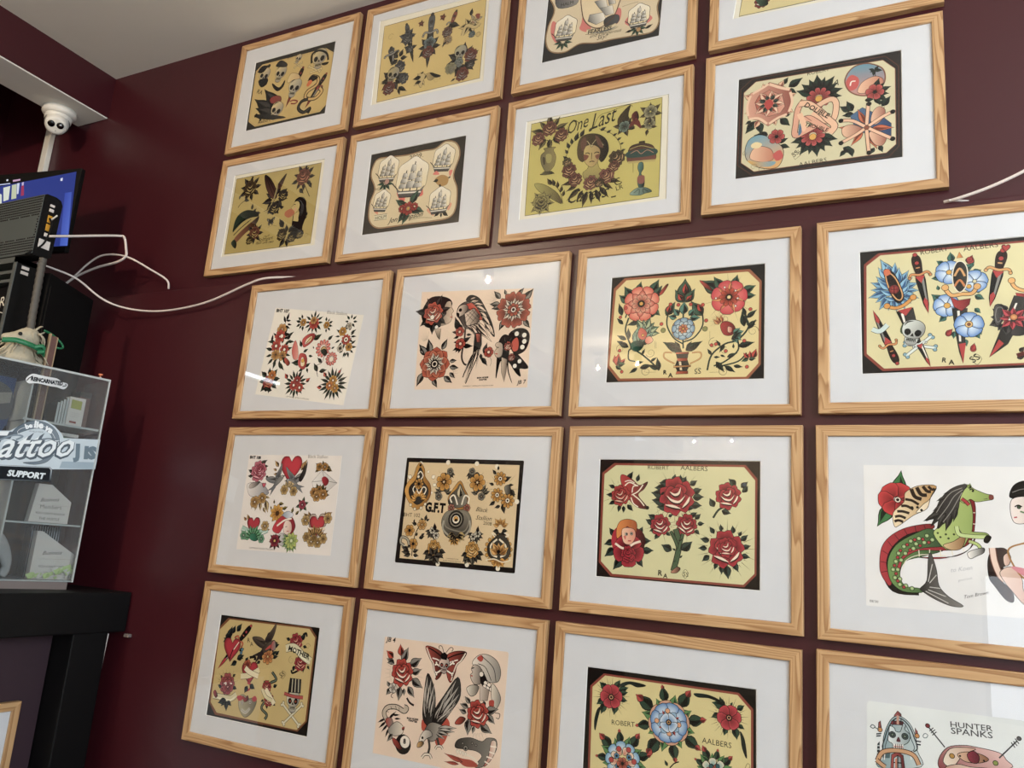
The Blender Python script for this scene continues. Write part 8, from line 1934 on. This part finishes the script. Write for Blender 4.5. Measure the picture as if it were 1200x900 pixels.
STICK = '''
pen 2a2e33
lw .8
fs c6d4de -423.1,407.6 -237.8,439.1 -209.5,464 -181.7,479 -151.4,484.5 -123.6,472.3 -98.9,452.4 -91.9,441.5 14.7,453.4 14.5,432 16,386.1 15.4,361.3 -124.7,343 -226.8,336 -404.9,315.3
fs 9fb2c0 -83.8,372.2 13.1,382.9 13,361 -87.9,351.2
pg 5f6e7c 7d8b98 -233.1,430 -222.3,451.7 -196,473.1 -166.3,480.1 -136.7,473.4 -114.3,456.7 -101.4,431.3 -101.7,407.2 -113,381.7 -128.4,362.6 -157.7,352.6 -188.6,354.3 -150.4,362.9 -130.9,375.8 -119.2,397.8 -119.5,425 -131.6,446.9 -155.9,458.2 -183,453.5 -205.2,441.3 -220.9,428.7
fg c6d4de -223.2,425.1 -205.2,441.3 -179.9,453 -155.3,454.9 -134.1,443.1 -122.6,424.5 -122.3,397.3 -134.6,378.6 -160.3,366.6 -188.1,367.6 -208.1,377.9 -221.2,399
tx eef4f8 b=.5 -198.5,450.8 -181.1,459.5 |be
tx eef4f8 b=.5 -178.6,459.3 -153.2,460.3 |lie
tx eef4f8 b=.5 -151.3,458.9 -129.3,448 |va
tx dfe8ee -117,428.8 -111.7,412.6 |in
tx 66727e -188.9,444.1 -150.7,447.2 |WORLD WIDE
cl 1 eef4f8 -215.7,432.9 -193.5,460.1 -164.2,468.6 -137.2,459.7 -117.4,439 -109.9,416.3 -117.3,387.9
tx 5a6672 sh=.55 b=.6 hs=1.15 -293.4,352.6 -51.1,390.6 |Tattoo
+tx e8f0f5 sh=.55 b=.1 hs=1.15 -295,353.9 -53,392.1 |Tattoo
ln 5 8494a2 -258.5,409.4 -226.7,427.8 -202.7,428.4 -218.4,415.9
ln 3.4 6a7784 -173.5,419.8 -135.3,432.7 -109.9,433.4
tx 6f8290 b=.8 hs=1.1 -55.9,389.9 -36.4,392.7 |J
tx 6f8290 b=.8 hs=1.0 -24.3,391 12.7,394.5 |IS
ps 22262b c6d4de ^101 -256.4,338.5 -113.6,351.2 -105.8,343.7 -103.9,308.6 -254.2,297.1
fs 22262b -253.1,336.4 -115.5,348.2 -110.3,342.1 -108.6,311.4 -251.9,299.9
tx dfe8ee b=.5 sh=.15 -222.3,312.3 -120.9,314.9 |SUPPORT
pg e2e6e8 c8ccd0 -226.4,592.2 -222.4,603.4 -210.4,613.6 -191.7,613.8 -169.5,613.6 -143.9,614.1 -127.9,607.1 -112.8,605.2 -109.6,597.1 -118.9,585.2 -138.8,587.2 -158,586.6 -193,587.6 -216.8,582.4
ln 2.6 2a2e33 -222.8,589.6 -217,599.4 -209,606.4
ln 2.6 2a2e33 -123.8,594 -114.7,597.7 -117.2,602.5
tx 22262b b=.6 hs=1.35 -212.6,592.6 -124.2,596 |REINCARNATED
'''
SCREEN = '''
fs 2f3f8c -521.4,249.8 -21.9,300.1 6.7,20.1 -452.7,15.4
fs 3a4fae 5c78d8 -54,221.2 -24.2,222.6 6.7,20.1 -27,21.5
fs e8eee0 -344.3,259.1 -313.6,263.9 -306.9,210 -329.3,204.6
fs d0d8b8 -306.4,266.8 -285,270.1 -272.1,213.3 -294.3,210.6
fs e8eee0 -408.2,256.4 -345,232.3 -330,178.1 -385.1,174.4
fs dfe6f8 -284,272 -272.4,273.3 -266.6,230.9 -274.1,229.3
fs a83a5c -261.1,260.5 -249.9,263.1 -239.2,222.6 -253,221.4
fs d8c8e8 -262.3,274 -253.4,276.1 -251.5,263.2 -259,261.7
fs cfd8f8 -380.6,273.6 -316.9,276.2 -315.8,272.1 -379.4,269.5
fs d8b0d0 -307.9,287.1 -272.7,289.4 -272.5,282.7 -305,279.5
fs eef2ff -87.3,278.9 -77.7,280.3 -76.3,268.3 -85.6,269
fs eef2ff -338.6,291.1 -330.8,292 -329,285.1 -336.8,284.2
'''
# ------------------------------------------------------------------ counter and what stands at the left edge
t = tag(empty('counter', (-.8, -.5, FLOOR)), 'black glossy high counter at the left edge carrying the clear display case', 'counter')
def bx_in(root, name, lo, hi, m, bev=0.0):
    o = box(name, lo, hi, m, None, bev); o.parent = root; o.matrix_parent_inverse = (Matrix.Translation(root.location) @ root.rotation_euler.to_matrix().to_4x4()).inverted(); return o
bx_in(t, 'worktop', (-1.12, -1.15, 1.04), (-.38, .015, 1.157), M['black'], .004)
for y0 in (-.152, -1.14): bx_in(t, 'leg', (-.50, y0, FLOOR), (-.388, y0+.115, 1.04), M['black'], .004)
bx_in(t, 'side_panel', (-.49, -1.025, FLOOR), (-.472, -.155, 1.04), M['purple'])
bx_in(t, 'back_panel', (-1.1, -1.14, FLOOR), (-1.08, .0, 1.04), M['purple'])
picture((-.4515, -.2235-.265, .857-.429), (0, 0, R(90)), .53, .429, 'lowest pine frame, hung on the plum side panel under the black counter', None, (), None)
# clear acrylic display case
CZ = R(78); case = tag(empty('display_case', (-.47, -.14, 1.157), (0, 0, CZ)), 'clear acrylic display case with stickers standing on the black counter', 'display case')
Wc, Dc, Hc = .42, .17, .640
def cb(name, lo, hi, m, p=case, bev=0): return box(name, lo, hi, m, p, bev)
cb('base', (-Wc-.0, .004, 0), (0, Dc, .022), M['grey'], bev=.001)
cb('front_panel', (-Wc, 0, .022), (.012, .004, Hc), M['acry'])
cb('side_panel', (.008, .004, .022), (.012, Dc, Hc), M['acry'])
cb('side_panel', (-Wc, .004, .022), (-Wc+.004, Dc, Hc), M['acry'])
cb('top_panel', (-Wc, .0, Hc), (-.16, Dc, Hc+.004), M['acry'])
cb('bottom_panel', (-Wc+.004, .004, .022), (.008, Dc, .026), M['acedge'])
for z, h in ((.478, .006), (.184, .005)): cb('shelf', (-.20 if z < .3 else -.21, .006, z), (.007, Dc-.004, z+h), M['acedge'])
cb('divider', (-.205, .006, .026), (-.200, Dc-.004, .60), M['acedge'])
cb('edge_strip', (.009, -.001, .022), (.013, .006, Hc), M['acedge'])
cb('edge_strip', (-Wc, -.001, Hc-.002), (.013, .006, Hc+.004), M['acedge'])
A = Art(); A.lw = .8; A.run(STICK); st = A.build('sticker', case, (0, -.0006, 0)); st['label'] = 'white and grey stickers and frosted lettering'
def inside(name, label, cat, x, y, z, rot=0, group=None):
    m4 = Matrix.Translation(case.location) @ Matrix.Rotation(CZ, 4, 'Z'); v = m4 @ Vector((x, y, z))
    return tag(empty(name, v, (0, 0, CZ+rot)), label, cat, group)
# upper shelf: white carton with a green window, a row of sleeves, dark boxes
t = inside('carton', 'slim white carton with a green window on the upper shelf of the display case', 'box', -.052, .05, .484)
box('carton_body', (-.024, 0, 0), (.024, .03, .092), M['card'], t, .001)
A = Art(); A.lw = .3; A.run('ps f -17,57 14,55 14,82 -17,84\nln .5 e -16,44 12,43\nln .5 e -16,38 12,37\nln .5 e -16,32 8,31\nfs j -14,12 6,11 6,17 -14,18'); A.build('label', t, (0, -.0004, 0))
for i in range(4):
    t = inside('sleeve', ['dark flat sleeve next to the white carton', 'second flat sleeve from the white carton', 'third flat sleeve from the white carton', 'flat sleeve farthest from the white carton'][i], 'sleeve', -.083-.008*i, .045, .484, 0, 'flat sleeves on the upper case shelf')
    box('sleeve_body', (-.003, 0, 0), (.003, .08, .085-.006*i), M['graph'], t, .0005); box('sleeve_edge', (-.0032, -.001, 0), (.0032, 0, .085-.006*i), M['acedge'], t)
t = inside('dark_box', 'dark box standing right of the white carton in the display case', 'box', -.015, .08, .484)
box('box_body', (-.02, 0, 0), (.012, .07, .115), M['brown'], t, .001); box('box_lid', (-.021, -.001, .10), (.013, .071, .118), M['graph'], t, .001)
t = inside('photo_card', 'pale blue and black landscape card behind the upper left of the case front', 'card', -.27, .10, .30)
box('card_body', (-.055, 0, 0), (.055, .003, .31), M['graph'], t)
A = Art(); A.lw = .3; A.run('fs B -54,5 54,5 54,305 -54,305\nfg x -50,190 50,180 52,260 0,290 -50,270\nfs e -50,200 50,230 50,262 -50,240\nfg k -54,100 -20,150 30,120 54,160 54,10 -54,10'); A.build('picture_print', t, (0, -.0005, 0))
for i in range(5):
    t = inside('booklet', ['top booklet', 'second booklet', 'third booklet', 'fourth booklet', 'bottom booklet'][i] + ' of the stack under the upper case shelf', 'booklet', -.10, .05, .452-.013*i, .0, 'booklets under the upper shelf')
    box('cover', (-.075, 0, 0), (.07-.004*i, .09, .010), [M['card'], M['green'], M['graph'], M['card'], M['graph']][i], t, .0005)
t = inside('booklet_rack', 'dark wire tray holding the booklet stack', 'tray', -.10, .05, .385)
box('tray_floor', (-.078, -.002, 0), (.085, .10, .004), M['graph'], t); box('tray_back', (-.078, .098, 0), (.085, .102, .088), M['graph'], t)
# two white card holders
def holder(x, z, hs, lbl, pts, txts):
    t = inside('card_holder', lbl, 'card holder', x, .035, z, 0, 'white slanted card holders')
    n = len(pts); vs = [(a, 0, b) for a, b in pts] + [(a, .028, b) for a, b in pts]
    pydata('holder_body', vs, [tuple(range(n))] + [tuple(range(n, 2*n))[::-1]] + [(i, n+i, n+(i+1) % n, (i+1) % n) for i in range(n)], t, M['card'])
    A = Art(); A.lw = .3; A.run(txts); A.build('lettering', t, (0, -.0004, 0))
holder(-.075, .190, 1, 'upper white slanted card holder reading you can\'t knock the hustle', [(-.055, 0), (.055, 0), (.055, .065), (-.008, .112), (-.045, .112)],
       'tx x sh=.4 -32,60 20,66 |Business\nln .4 e -40,50 48,52\ntx e -30,40 30,42 |Members\ntx x -40,24 44,24 |YOU CAN\'T KNOCK\ntx x -28,8 30,8 |THE HUSTLE')
holder(-.038, .0265, 1, 'lower white slanted card holder at the case bottom, its words half hidden', [(-.06, 0), (.055, 0), (.055, .075), (-.045, .138), (-.06, .138)],
       'tx x sh=.4 -35,70 20,74 |Business\nln .4 e -45,58 48,60\ntx x -40,34 44,34 |YOU CAN\'T KNOCK\ntx x -28,14 30,14 |THE HUSTLE')
t = inside('wire_coil', 'dark basket with upright bright wires behind the lower card holder', 'basket', -.03, .10, .0265)
box('basket_body', (-.06, .004, 0), (.02, .05, .15), M['graph'], t, .002)
for i in range(12):
    tube('wire', [(-.058+i*.007, .0, .0), (-.058+i*.007, -.002, .08), (-.058+i*.007, .0, .152)], .0011, M['steel'], t, 6, 3)
t = inside('fabric_roll', 'silvery folded fabric roll at the bottom left of the display case', 'fabric', -.18, .07, .0265)
for k in range(5):
    tube('fold', [(-.10, .004*k, .02+.014*k), (-.05, 0, .085+.012*k), (-.0, -.004, .075+.009*k), (.03, 0, .03+.005*k), (.022, .0, .005)], .011, M['fur'], t, 8, 5)
t = inside('flower_petals', 'pale green paper petals scattered on the floor of the display case', 'petals', -.02, .02, .0265); 
random.seed(3)
for k in range(26):
    u = random.random(); x = -.09 + .125*u; s_ = .006 + .010*random.random(); z = .004 + (.03 if u > .5 else .008)*random.random()
    a = random.random()*3; vs = [(x, 0, z-s_*.4), (x+s_, .003, z), (x+s_*.4, -.004, z+s_), (x-s_*.7, -.001, z+s_*.5)]
    vs += [(q[0], q[1]+.002, q[2]) for q in vs]
    pydata('petal', vs, [(0,1,2,3), (7,6,5,4), (0,4,5,1), (1,5,6,2), (2,6,7,3), (3,7,4,0)], t, M['leafy'] if k % 3 else M['card'])
t = inside('push_pin', 'small orange topped pin on the upper edge of the display case', 'pin', -.020, .002, Hc+.004)
lathe('pin_head', [(0, .012), (.006, .012), (.007, .009), (.004, .007), (.0015, .005), (.0015, 0), (0, 0)], M['pinhead'], t, 14)
lathe('pin_washer', [(0, .0015), (.004, .0015), (.004, 0), (0, 0)], M['card'], t, 14)
# upright brown plank leaning in the open top
t = inside('wooden_plank', 'upright brown plank with tan edges rising out of the display case', 'plank', -.152, .06, .478)
box('plank', (-.008, 0, .006), (.009, .010, .272), M['brown'], t, .0008); box('edge_trim', (-.0125, -.001, .006), (-.008, .011, .278), M['tan'], t); box('edge_trim', (.009, -.001, .006), (.012, .011, .270), M['tan'], t)
# bone coloured creature head with a shaggy mane and a green ribbon
t = inside('creature_figurine', 'bone coloured creature figurine with shaggy mane and green ribbon on the display case', 'figurine', -.235, .08, Hc+.004)
bm = bmesh.new(); bmesh.ops.create_uvsphere(bm, u_segments=28, v_segments=18, radius=1.0)
for v in bm.verts:
    x, y, z = v.co
    k = .5+.5*x                     # tall head at right, snout at left
    nx = x*.052; nz = z*(.022+.018*k) + .008*math.sin(3*x) - .006*(1-k); ny = y*(.022+.012*k)
    nz += .003*math.sin(22*x+9*y)*k
    v.co = (nx, ny, nz+.082)
me = bpy.data.meshes.new('head'); bm.to_mesh(me); bm.free()
for q in me.polygons: q.use_smooth = True
hd_ = link('head', me, t, M['bone'])
for (x, y, z, s_) in ((-.012, -.026, .088, .006), (.0, .024, .086, .006)): 
    o = lathe('eye', [(0, s_), (s_*.7, s_*.7), (s_, 0), (s_*.7, -s_*.7), (0, -s_)], M['graph'], hd_, 12, Matrix.Translation((x, y, z)))
for p in ([(.03, -.01, .11), (.042, -.012, .125), (.05, -.012, .128)], [(.02, .012, .115), (.024, .014, .128), (.03, .014, .134)], [(.044, 0, .10), (.058, 0, .112), (.066, 0, .120)]):
    tube('horn', p, .004, M['bone'], t, 8, 5, radii=lambda u: 1-.8*u)
lathe('neck', [(0, .10), (.022, .09), (.034, .06), (.05, .02), (.056, 0), (0, 0)], M['bone'], t, 24)
random.seed(5)
for k in range(70):
    a = random.random()*2*math.pi; r0 = .03+.02*random.random(); z0 = .07 - .05*random.random()
    ca, sa = math.cos(a), math.sin(a)
    tube('mane_tuft', [(r0*.8*ca, r0*.6*sa, z0), (r0*1.3*ca+.004, r0*.9*sa, z0-.012), ((r0*1.6+.012)*ca, r0*1.1*sa, max(z0-.04, .003))], .0042, M['bone'], t, 6, 3, radii=lambda u: 1.1-.85*u)
for k in range(22):
    a = random.random()*6.28; tube('mane_tuft', [(.03+.012*math.cos(a), -.012+.02*math.sin(a), .10), (.038+.02*math.cos(a), -.016+.02*math.sin(a), .088), (.045+.018*math.cos(a), -.018, .066)], .0034, M['bone'], t, 6, 3, radii=lambda u: 1.1-.9*u)
def ribbon3(name, pts, w, m, parent):
    P = spl(pts, 6); vs = []; 
    for i, p in enumerate(P):
        for dz in (-w/2, w/2):
            for dy in (-.0008, .0008): vs.append((p.x, p.y+dy, p.z+dz))
    fs = []
    for i in range(len(P)-1):
        a = 4*i; b = a+4; fs += [(a, b, b+2, a+2), (a+1, a+3, b+3, b+1), (a+2, b+2, b+3, a+3), (a, a+1, b+1, b)]
    return pydata(name, vs, fs, parent, m, True)
ribbon3('ribbon', [(-.06, -.04, .055), (-.03, -.055, .06), (0, -.062, .056), (.03, -.058, .050), (.06, -.04, .038)], .015, M['green'], t)
ribbon3('ribbon', [(.02, -.06, .05), (.04, -.066, .058), (.05, -.064, .045), (.03, -.062, .038)], .012, M['green'], t)
tube('ribbon_loop', [(.055, -.01, .118), (.085, .0, .112), (.115, .005, .095), (.122, .005, .082), (.108, 0, .076), (.09, 0, .08)], .0035, M['green'], t, 6, 6)
# black cabinet, shallow rack, router, monitor behind the case
t = tag(empty('black_cabinet', (-.79, -.02, 1.157), (0, 0, R(105))), 'tall plain black cabinet behind the display case, beside the wall', 'cabinet')
vs = [(0, 0, 0), (-.208, 0, 0), (-.208, .1, 0), (0, .1, 0), (0, 0, .968), (-.208, 0, .992), (-.208, .1, .992), (0, .1, .968)]
pydata('cabinet_body', vs, [(3,2,1,0), (4,5,6,7), (0,1,5,4), (1,2,6,5), (2,3,7,6), (3,0,4,7)], t, M['blackm'])
t.rotation_euler.z = R(105)
for v in t.children[0].data.vertices: pass
box('door', (-.2, -.004, .02), (-.008, 0, .955), M['blackm'], t, .002)
t = tag(empty('media_rack', (-.74, -.33, 1.157)), 'shallow black rack with a grey front edge below the router', 'rack')
for lo, hi, m in (((-.3, .0, 0), (-.286, .085, 1.006), 'blackm'), ((-.014, .0, 0), (0, .085, 1.006), 'blackm'), ((-.3, .0, .99), (0, .085, 1.006), 'greyp'), ((-.3, .078, 0), (0, .085, .99), 'blackm')):
    box('rack_panel', lo, hi, M[m], t)
box('edge_strip', (-.014, -.003, 0), (.001, .0, 1.008), M['greyp'], t); box('edge_strip', (-.3, -.003, .99), (.001, .0, 1.008), M['greyp'], t)
for z in (.955, .925, .70): box('rack_shelf', (-.286, .0, z), (-.014, .078, z+.010), M['greyp'], t)
A = Art(); A.lw = .4; A.run('tx w sh=.2 -80,850 -20,862 |RK\nln 3 w -75,835 -40,825 -30,800\nln 3 w -70,800 -45,780 -20,785\nln 2 e -75,770 -30,760\nln 2.5 w -70,745 -45,750 -25,735'); 
pl_ = box('leaflet_panel', (-.27, .02, .71), (-.02, .024, .92), M['blackm'], t); A.build('leaflet_print', t, (0, .0196, 0))
for z in (.957, .974): box('white_tag', (.0, .016, z), (.0012, .040, z+.010), M['card'], t)
t = tag(empty('router', (-.675, -.325, 2.168)), 'black router standing upright with perforated grey face and yellow plugs', 'router')
bm = bmesh.new()
sec = [(0, 0), (.045, .0), (.058, .012), (.060, .19), (.052, .205), (.035, .21), (.004, .208), (0, .2)]
vs = [(x_, a, b) for x_ in (-.26, 0) for a, b in sec]; n = len(sec)
for v in vs: bm.verts.new(v)
bm.verts.ensure_lookup_table(); V = bm.verts
for i in range(n): bm.faces.new((V[i], V[(i+1) % n], V[n+(i+1) % n], V[n+i]))
bm.faces.new([V[i] for i in range(n)]); bm.faces.new([V[n+i] for i in range(n)]); bmesh.ops.recalc_face_normals(bm, faces=bm.faces)
me = bpy.data.meshes.new('shell'); bm.to_mesh(me); bm.free(); link('shell', me, t, M['blackm'])
box('face_plate', (-.258, -.003, .004), (-.004, .0, .205), M['rface'], t, .002)
bm = bmesh.new()
for r_ in range(22):
    z = .012+.0088*r_
    if 6 <= r_ <= 13: rng = [c for c in range(30) if c < 2 or c > 28]
    else: rng = [c for c in range(30) if not (c % 7 == 3 and r_ in (5, 14))]
    for c in rng: boxmesh(bm, (-.252+.0082*c+(r_ % 2)*.003, -.0034, z), (-.252+.0082*c+.0055+(r_ % 2)*.003, -.0029, z+.0042))
me = bpy.data.meshes.new('vent_slots'); bm.to_mesh(me); bm.free(); o = link('vent_slots', me, t, M['lens']); o['kind'] = 'stuff'
for z, h, m in ((.118, .024, 'yellow'), (.090, .022, 'yellow'), (.070, .012, 'card'), (.155, .010, 'card'), (.172, .008, 'card')): box('port', (-.0005, .02, z), (.003, .034, z+h), M[m], t, .0006)
box('white_tag', (-.0005, .008, .030), (.0012, .045, .058), M['card'], t)
tube('aerial_plug', [(.002, .03, .128), (.012, .03, .132), (.028, .032, .142)], .0026, M['white'], t, 8, 3)
t = tag(empty('monitor', (-.80, -.15, 2.26), (0, 0, R(10))), 'flat monitor with a blue screen behind the router', 'monitor')
box('bezel', (-.56, 0, 0), (-.002, .018, .313), M['blackm'], t, .002)
SCR = mat('lit_screen', '20306a', 0.2, emit='3446a0', estr=.55)
A = Art(); A.lw = .3; A.run(SCREEN)
for v in range(len(A.v)): pass
o = A.build('screen_print', t, (0, -.0012, 0)); o.data.materials.clear()
m = bpy.data.materials.new('lit_display'); m.use_nodes = True; nt = m.node_tree; b = nt.nodes['Principled BSDF']; at = nt.nodes.new('ShaderNodeVertexColor'); at.layer_name = 'ink'
nt.links.new(at.outputs[0], b.inputs['Emission Color']); b.inputs['Emission Strength'].default_value = .62; b.inputs['Base Color'].default_value = (.01, .01, .02, 1); b.inputs['Roughness'].default_value = .15; o.data.materials.append(m)
box('stand_neck', (-.33, .012, -.165), (-.27, .028, .02), M['blackm'], t); 
box('stand_foot', (-.40, -.04, -.175), (-.20, .06, -.165), M['blackm'], t, .002)
t = tag(empty('monitor_shelf', (-1.2, -.12, 1.157)), 'narrow black pillar carrying the monitor behind the rack', 'stand')
box('shelf_post', (-.1, -.05, 0), (.1, .09, .925), M['blackm'], t, .002); box('shelf_top', (-.13, -.09, .905), (.2, .11, .928), M['blackm'], t, .002)
# dome camera and its trunking
t = tag(empty('dome_camera', (-1.190, -.045, 2.936)), 'white dome security camera under the end of the ceiling beam', 'camera')
lathe('base', [(0, 0), (.061, 0), (.061, -.016), (.056, -.024), (.050, -.028), (.0, -.028)], M['white'], t, 40)
lathe('housing', [(.049, -.024), (.048, -.040), (.044, -.055), (.036, -.068), (.022, -.078), (0, -.081)], M['white'], t, 40)
q = (cam.matrix_world.translation - t.location).normalized(); q = (q + Vector((-.10, -.02, -.28))).normalized()
mt = Matrix.Translation((0, 0, -.050)) @ q.to_track_quat('Z', 'Y').to_matrix().to_4x4()
ball = lathe('eyeball', [(0, .052), (.026, .052), (.034, .049), (.0395, .040), (.042, .018), (.040, -.008), (.02, -.03), (0, -.036)], M['white'], t, 36, mt)
lathe('socket_rim', [(.0422, .016), (.0445, .019), (.0448, .012), (.0422, .008)], M['graph'], t, 36, mt)
# two round windows on the eyeball, side by side as seen from the room
xa = Vector((0, 0, 1)).cross(q).normalized(); ya = q.cross(xa); B3 = Matrix((xa, ya, q)).transposed().to_4x4(); mt2 = Matrix.Translation((0, 0, -.050)) @ B3
lathe('camera_lens', [(0, .0538), (.0125, .0538), (.013, .0515), (0, .0515)], M['lens'], ball, 24, mt2 @ Matrix.Translation((-.0155, .004, 0)))
lathe('infrared_lamp', [(0, .0538), (.0125, .0538), (.013, .0515), (0, .0515)], M['lens'], ball, 24, mt2 @ Matrix.Translation((.0155, .004, 0)))
lathe('lamp_reflector', [(0, .0545), (.005, .0545), (.0055, .053), (0, .053)], M['chrome'], ball, 16, mt2 @ Matrix.Translation((.0155, .004, 0)))
lathe('microphone_hole', [(0, .0535), (.0015, .0535), (.0015, .052), (0, .052)], M['lens'], ball, 10, mt2 @ Matrix.Translation((.002, -.020, 0)))
t = tag(box('cable_trunking', (-1.413, .045, 2.30), (-1.376, .0665, 3.02), M['white'], None, .003), 'white plastic cable trunking running down the wall behind the dome camera', 'trunking')
# cables
def cable(pts, r, lbl, m='cable', name='cable', **k): return tag(tube(name, pts, r, M[m], None, 8, 8, **k), lbl, 'cable')
cable([(-.672, -.29, 2.243), (-.668, -.21, 2.276), (-.664, -.135, 2.308), (-.66, -.06, 2.338), (-.645, -.05, 2.333), (-.625, -.05, 2.29), (-.62, -.05, 2.262), (-.66, -.05, 2.245), (-.76, -.05, 2.235), (-.86, -.05, 2.213), (-.91, -.052, 2.19), (-.95, -.054, 2.16)], .0042, 'thick white cable looping from the router towards the wall')
cable([(-.98, -.04, 2.16), (-.88, -.05, 2.212), (-.80, -.05, 2.262), (-.727, -.05, 2.279), (-.62, -.045, 2.262), (-.52, -.02, 2.215), (-.455, .0, 2.178), (-.452, .010, 2.150)], .0034, 'thin grey-white cable arching over and ending on the wall ledge')
cable([(-.80, -.235, 2.185), (-.765, -.20, 2.176), (-.706, -.15, 2.152), (-.655, -.08, 2.100), (-.585, -.03, 2.077), (-.445, -.006, 2.066), (-.25, -.006, 2.080), (-.074, -.006, 2.128), (-.01, -.004, 2.142), (.05, .02, 2.1495), (.11, .045, 2.1515)], .0034, 'long white cable sagging across the maroon wall onto the ledge')
cable([(1.86, .02, 2.1515), (1.888, .01, 2.1525), (1.942, .004, 2.166), (2.002, .0, 2.190), (2.10, -.005, 2.24), (2.3, -.005, 2.30)], .0034, 'short white cable lying on the ledge at the right edge')
cable([(1.868, .012, 2.1505), (1.885, .02, 2.1515), (1.905, .03, 2.1515)], .0026, 'white cable end lying under the right hand cable on the ledge')
cable([(-.402, -.026, 1.034), (-.402, -.030, .95), (-.404, -.0305, .80), (-.408, -.031, .60), (-.40, -.031, .2), (-.40, -.03, -.14)], .0022, 'thin grey cable running down beside the counter leg')
tag(box('cable_clip', (-.372, .004, 1.026), (-.352, .0178, 1.036), M['grey'], None, .002), 'tiny grey wall clip just under the counter end', 'clip')
tag(tube('conduit', [(-0.6, -0.335, 2.142), (-0.601, -0.335, 2.106), (-0.597, -0.335, 2.031), (-0.594, -0.335, 1.957), (-0.59, -0.335, 1.895), (-0.63, -0.33, 1.86)], .011, M['conduit'], None, 12, 14, radii=lambda u: 1+.08*math.sin(u*320)), 'ribbed grey cable conduit curving down in front of the black rack', 'conduit')
cable([(-.671, -.300, 2.30), (-.655, -.30, 2.27), (-.668, -.305, 2.21), (-.69, -.34, 2.165)], .003, 'black lead hanging down the port side of the router', 'blackm')
# cool tube light on the left wall, mirrored in the picture glass
t = tag(empty('tube_light', (XL, -1.73, 2.29)), 'slim white tube light on the left side wall outside the view', 'lamp')
box('fitting', (0, -.2, -.02), (.03, .2, .02), M['white'], t, .004); box('tube', (.03, -.18, -.010), (.046, .18, .010), M['tube'], t, .006)
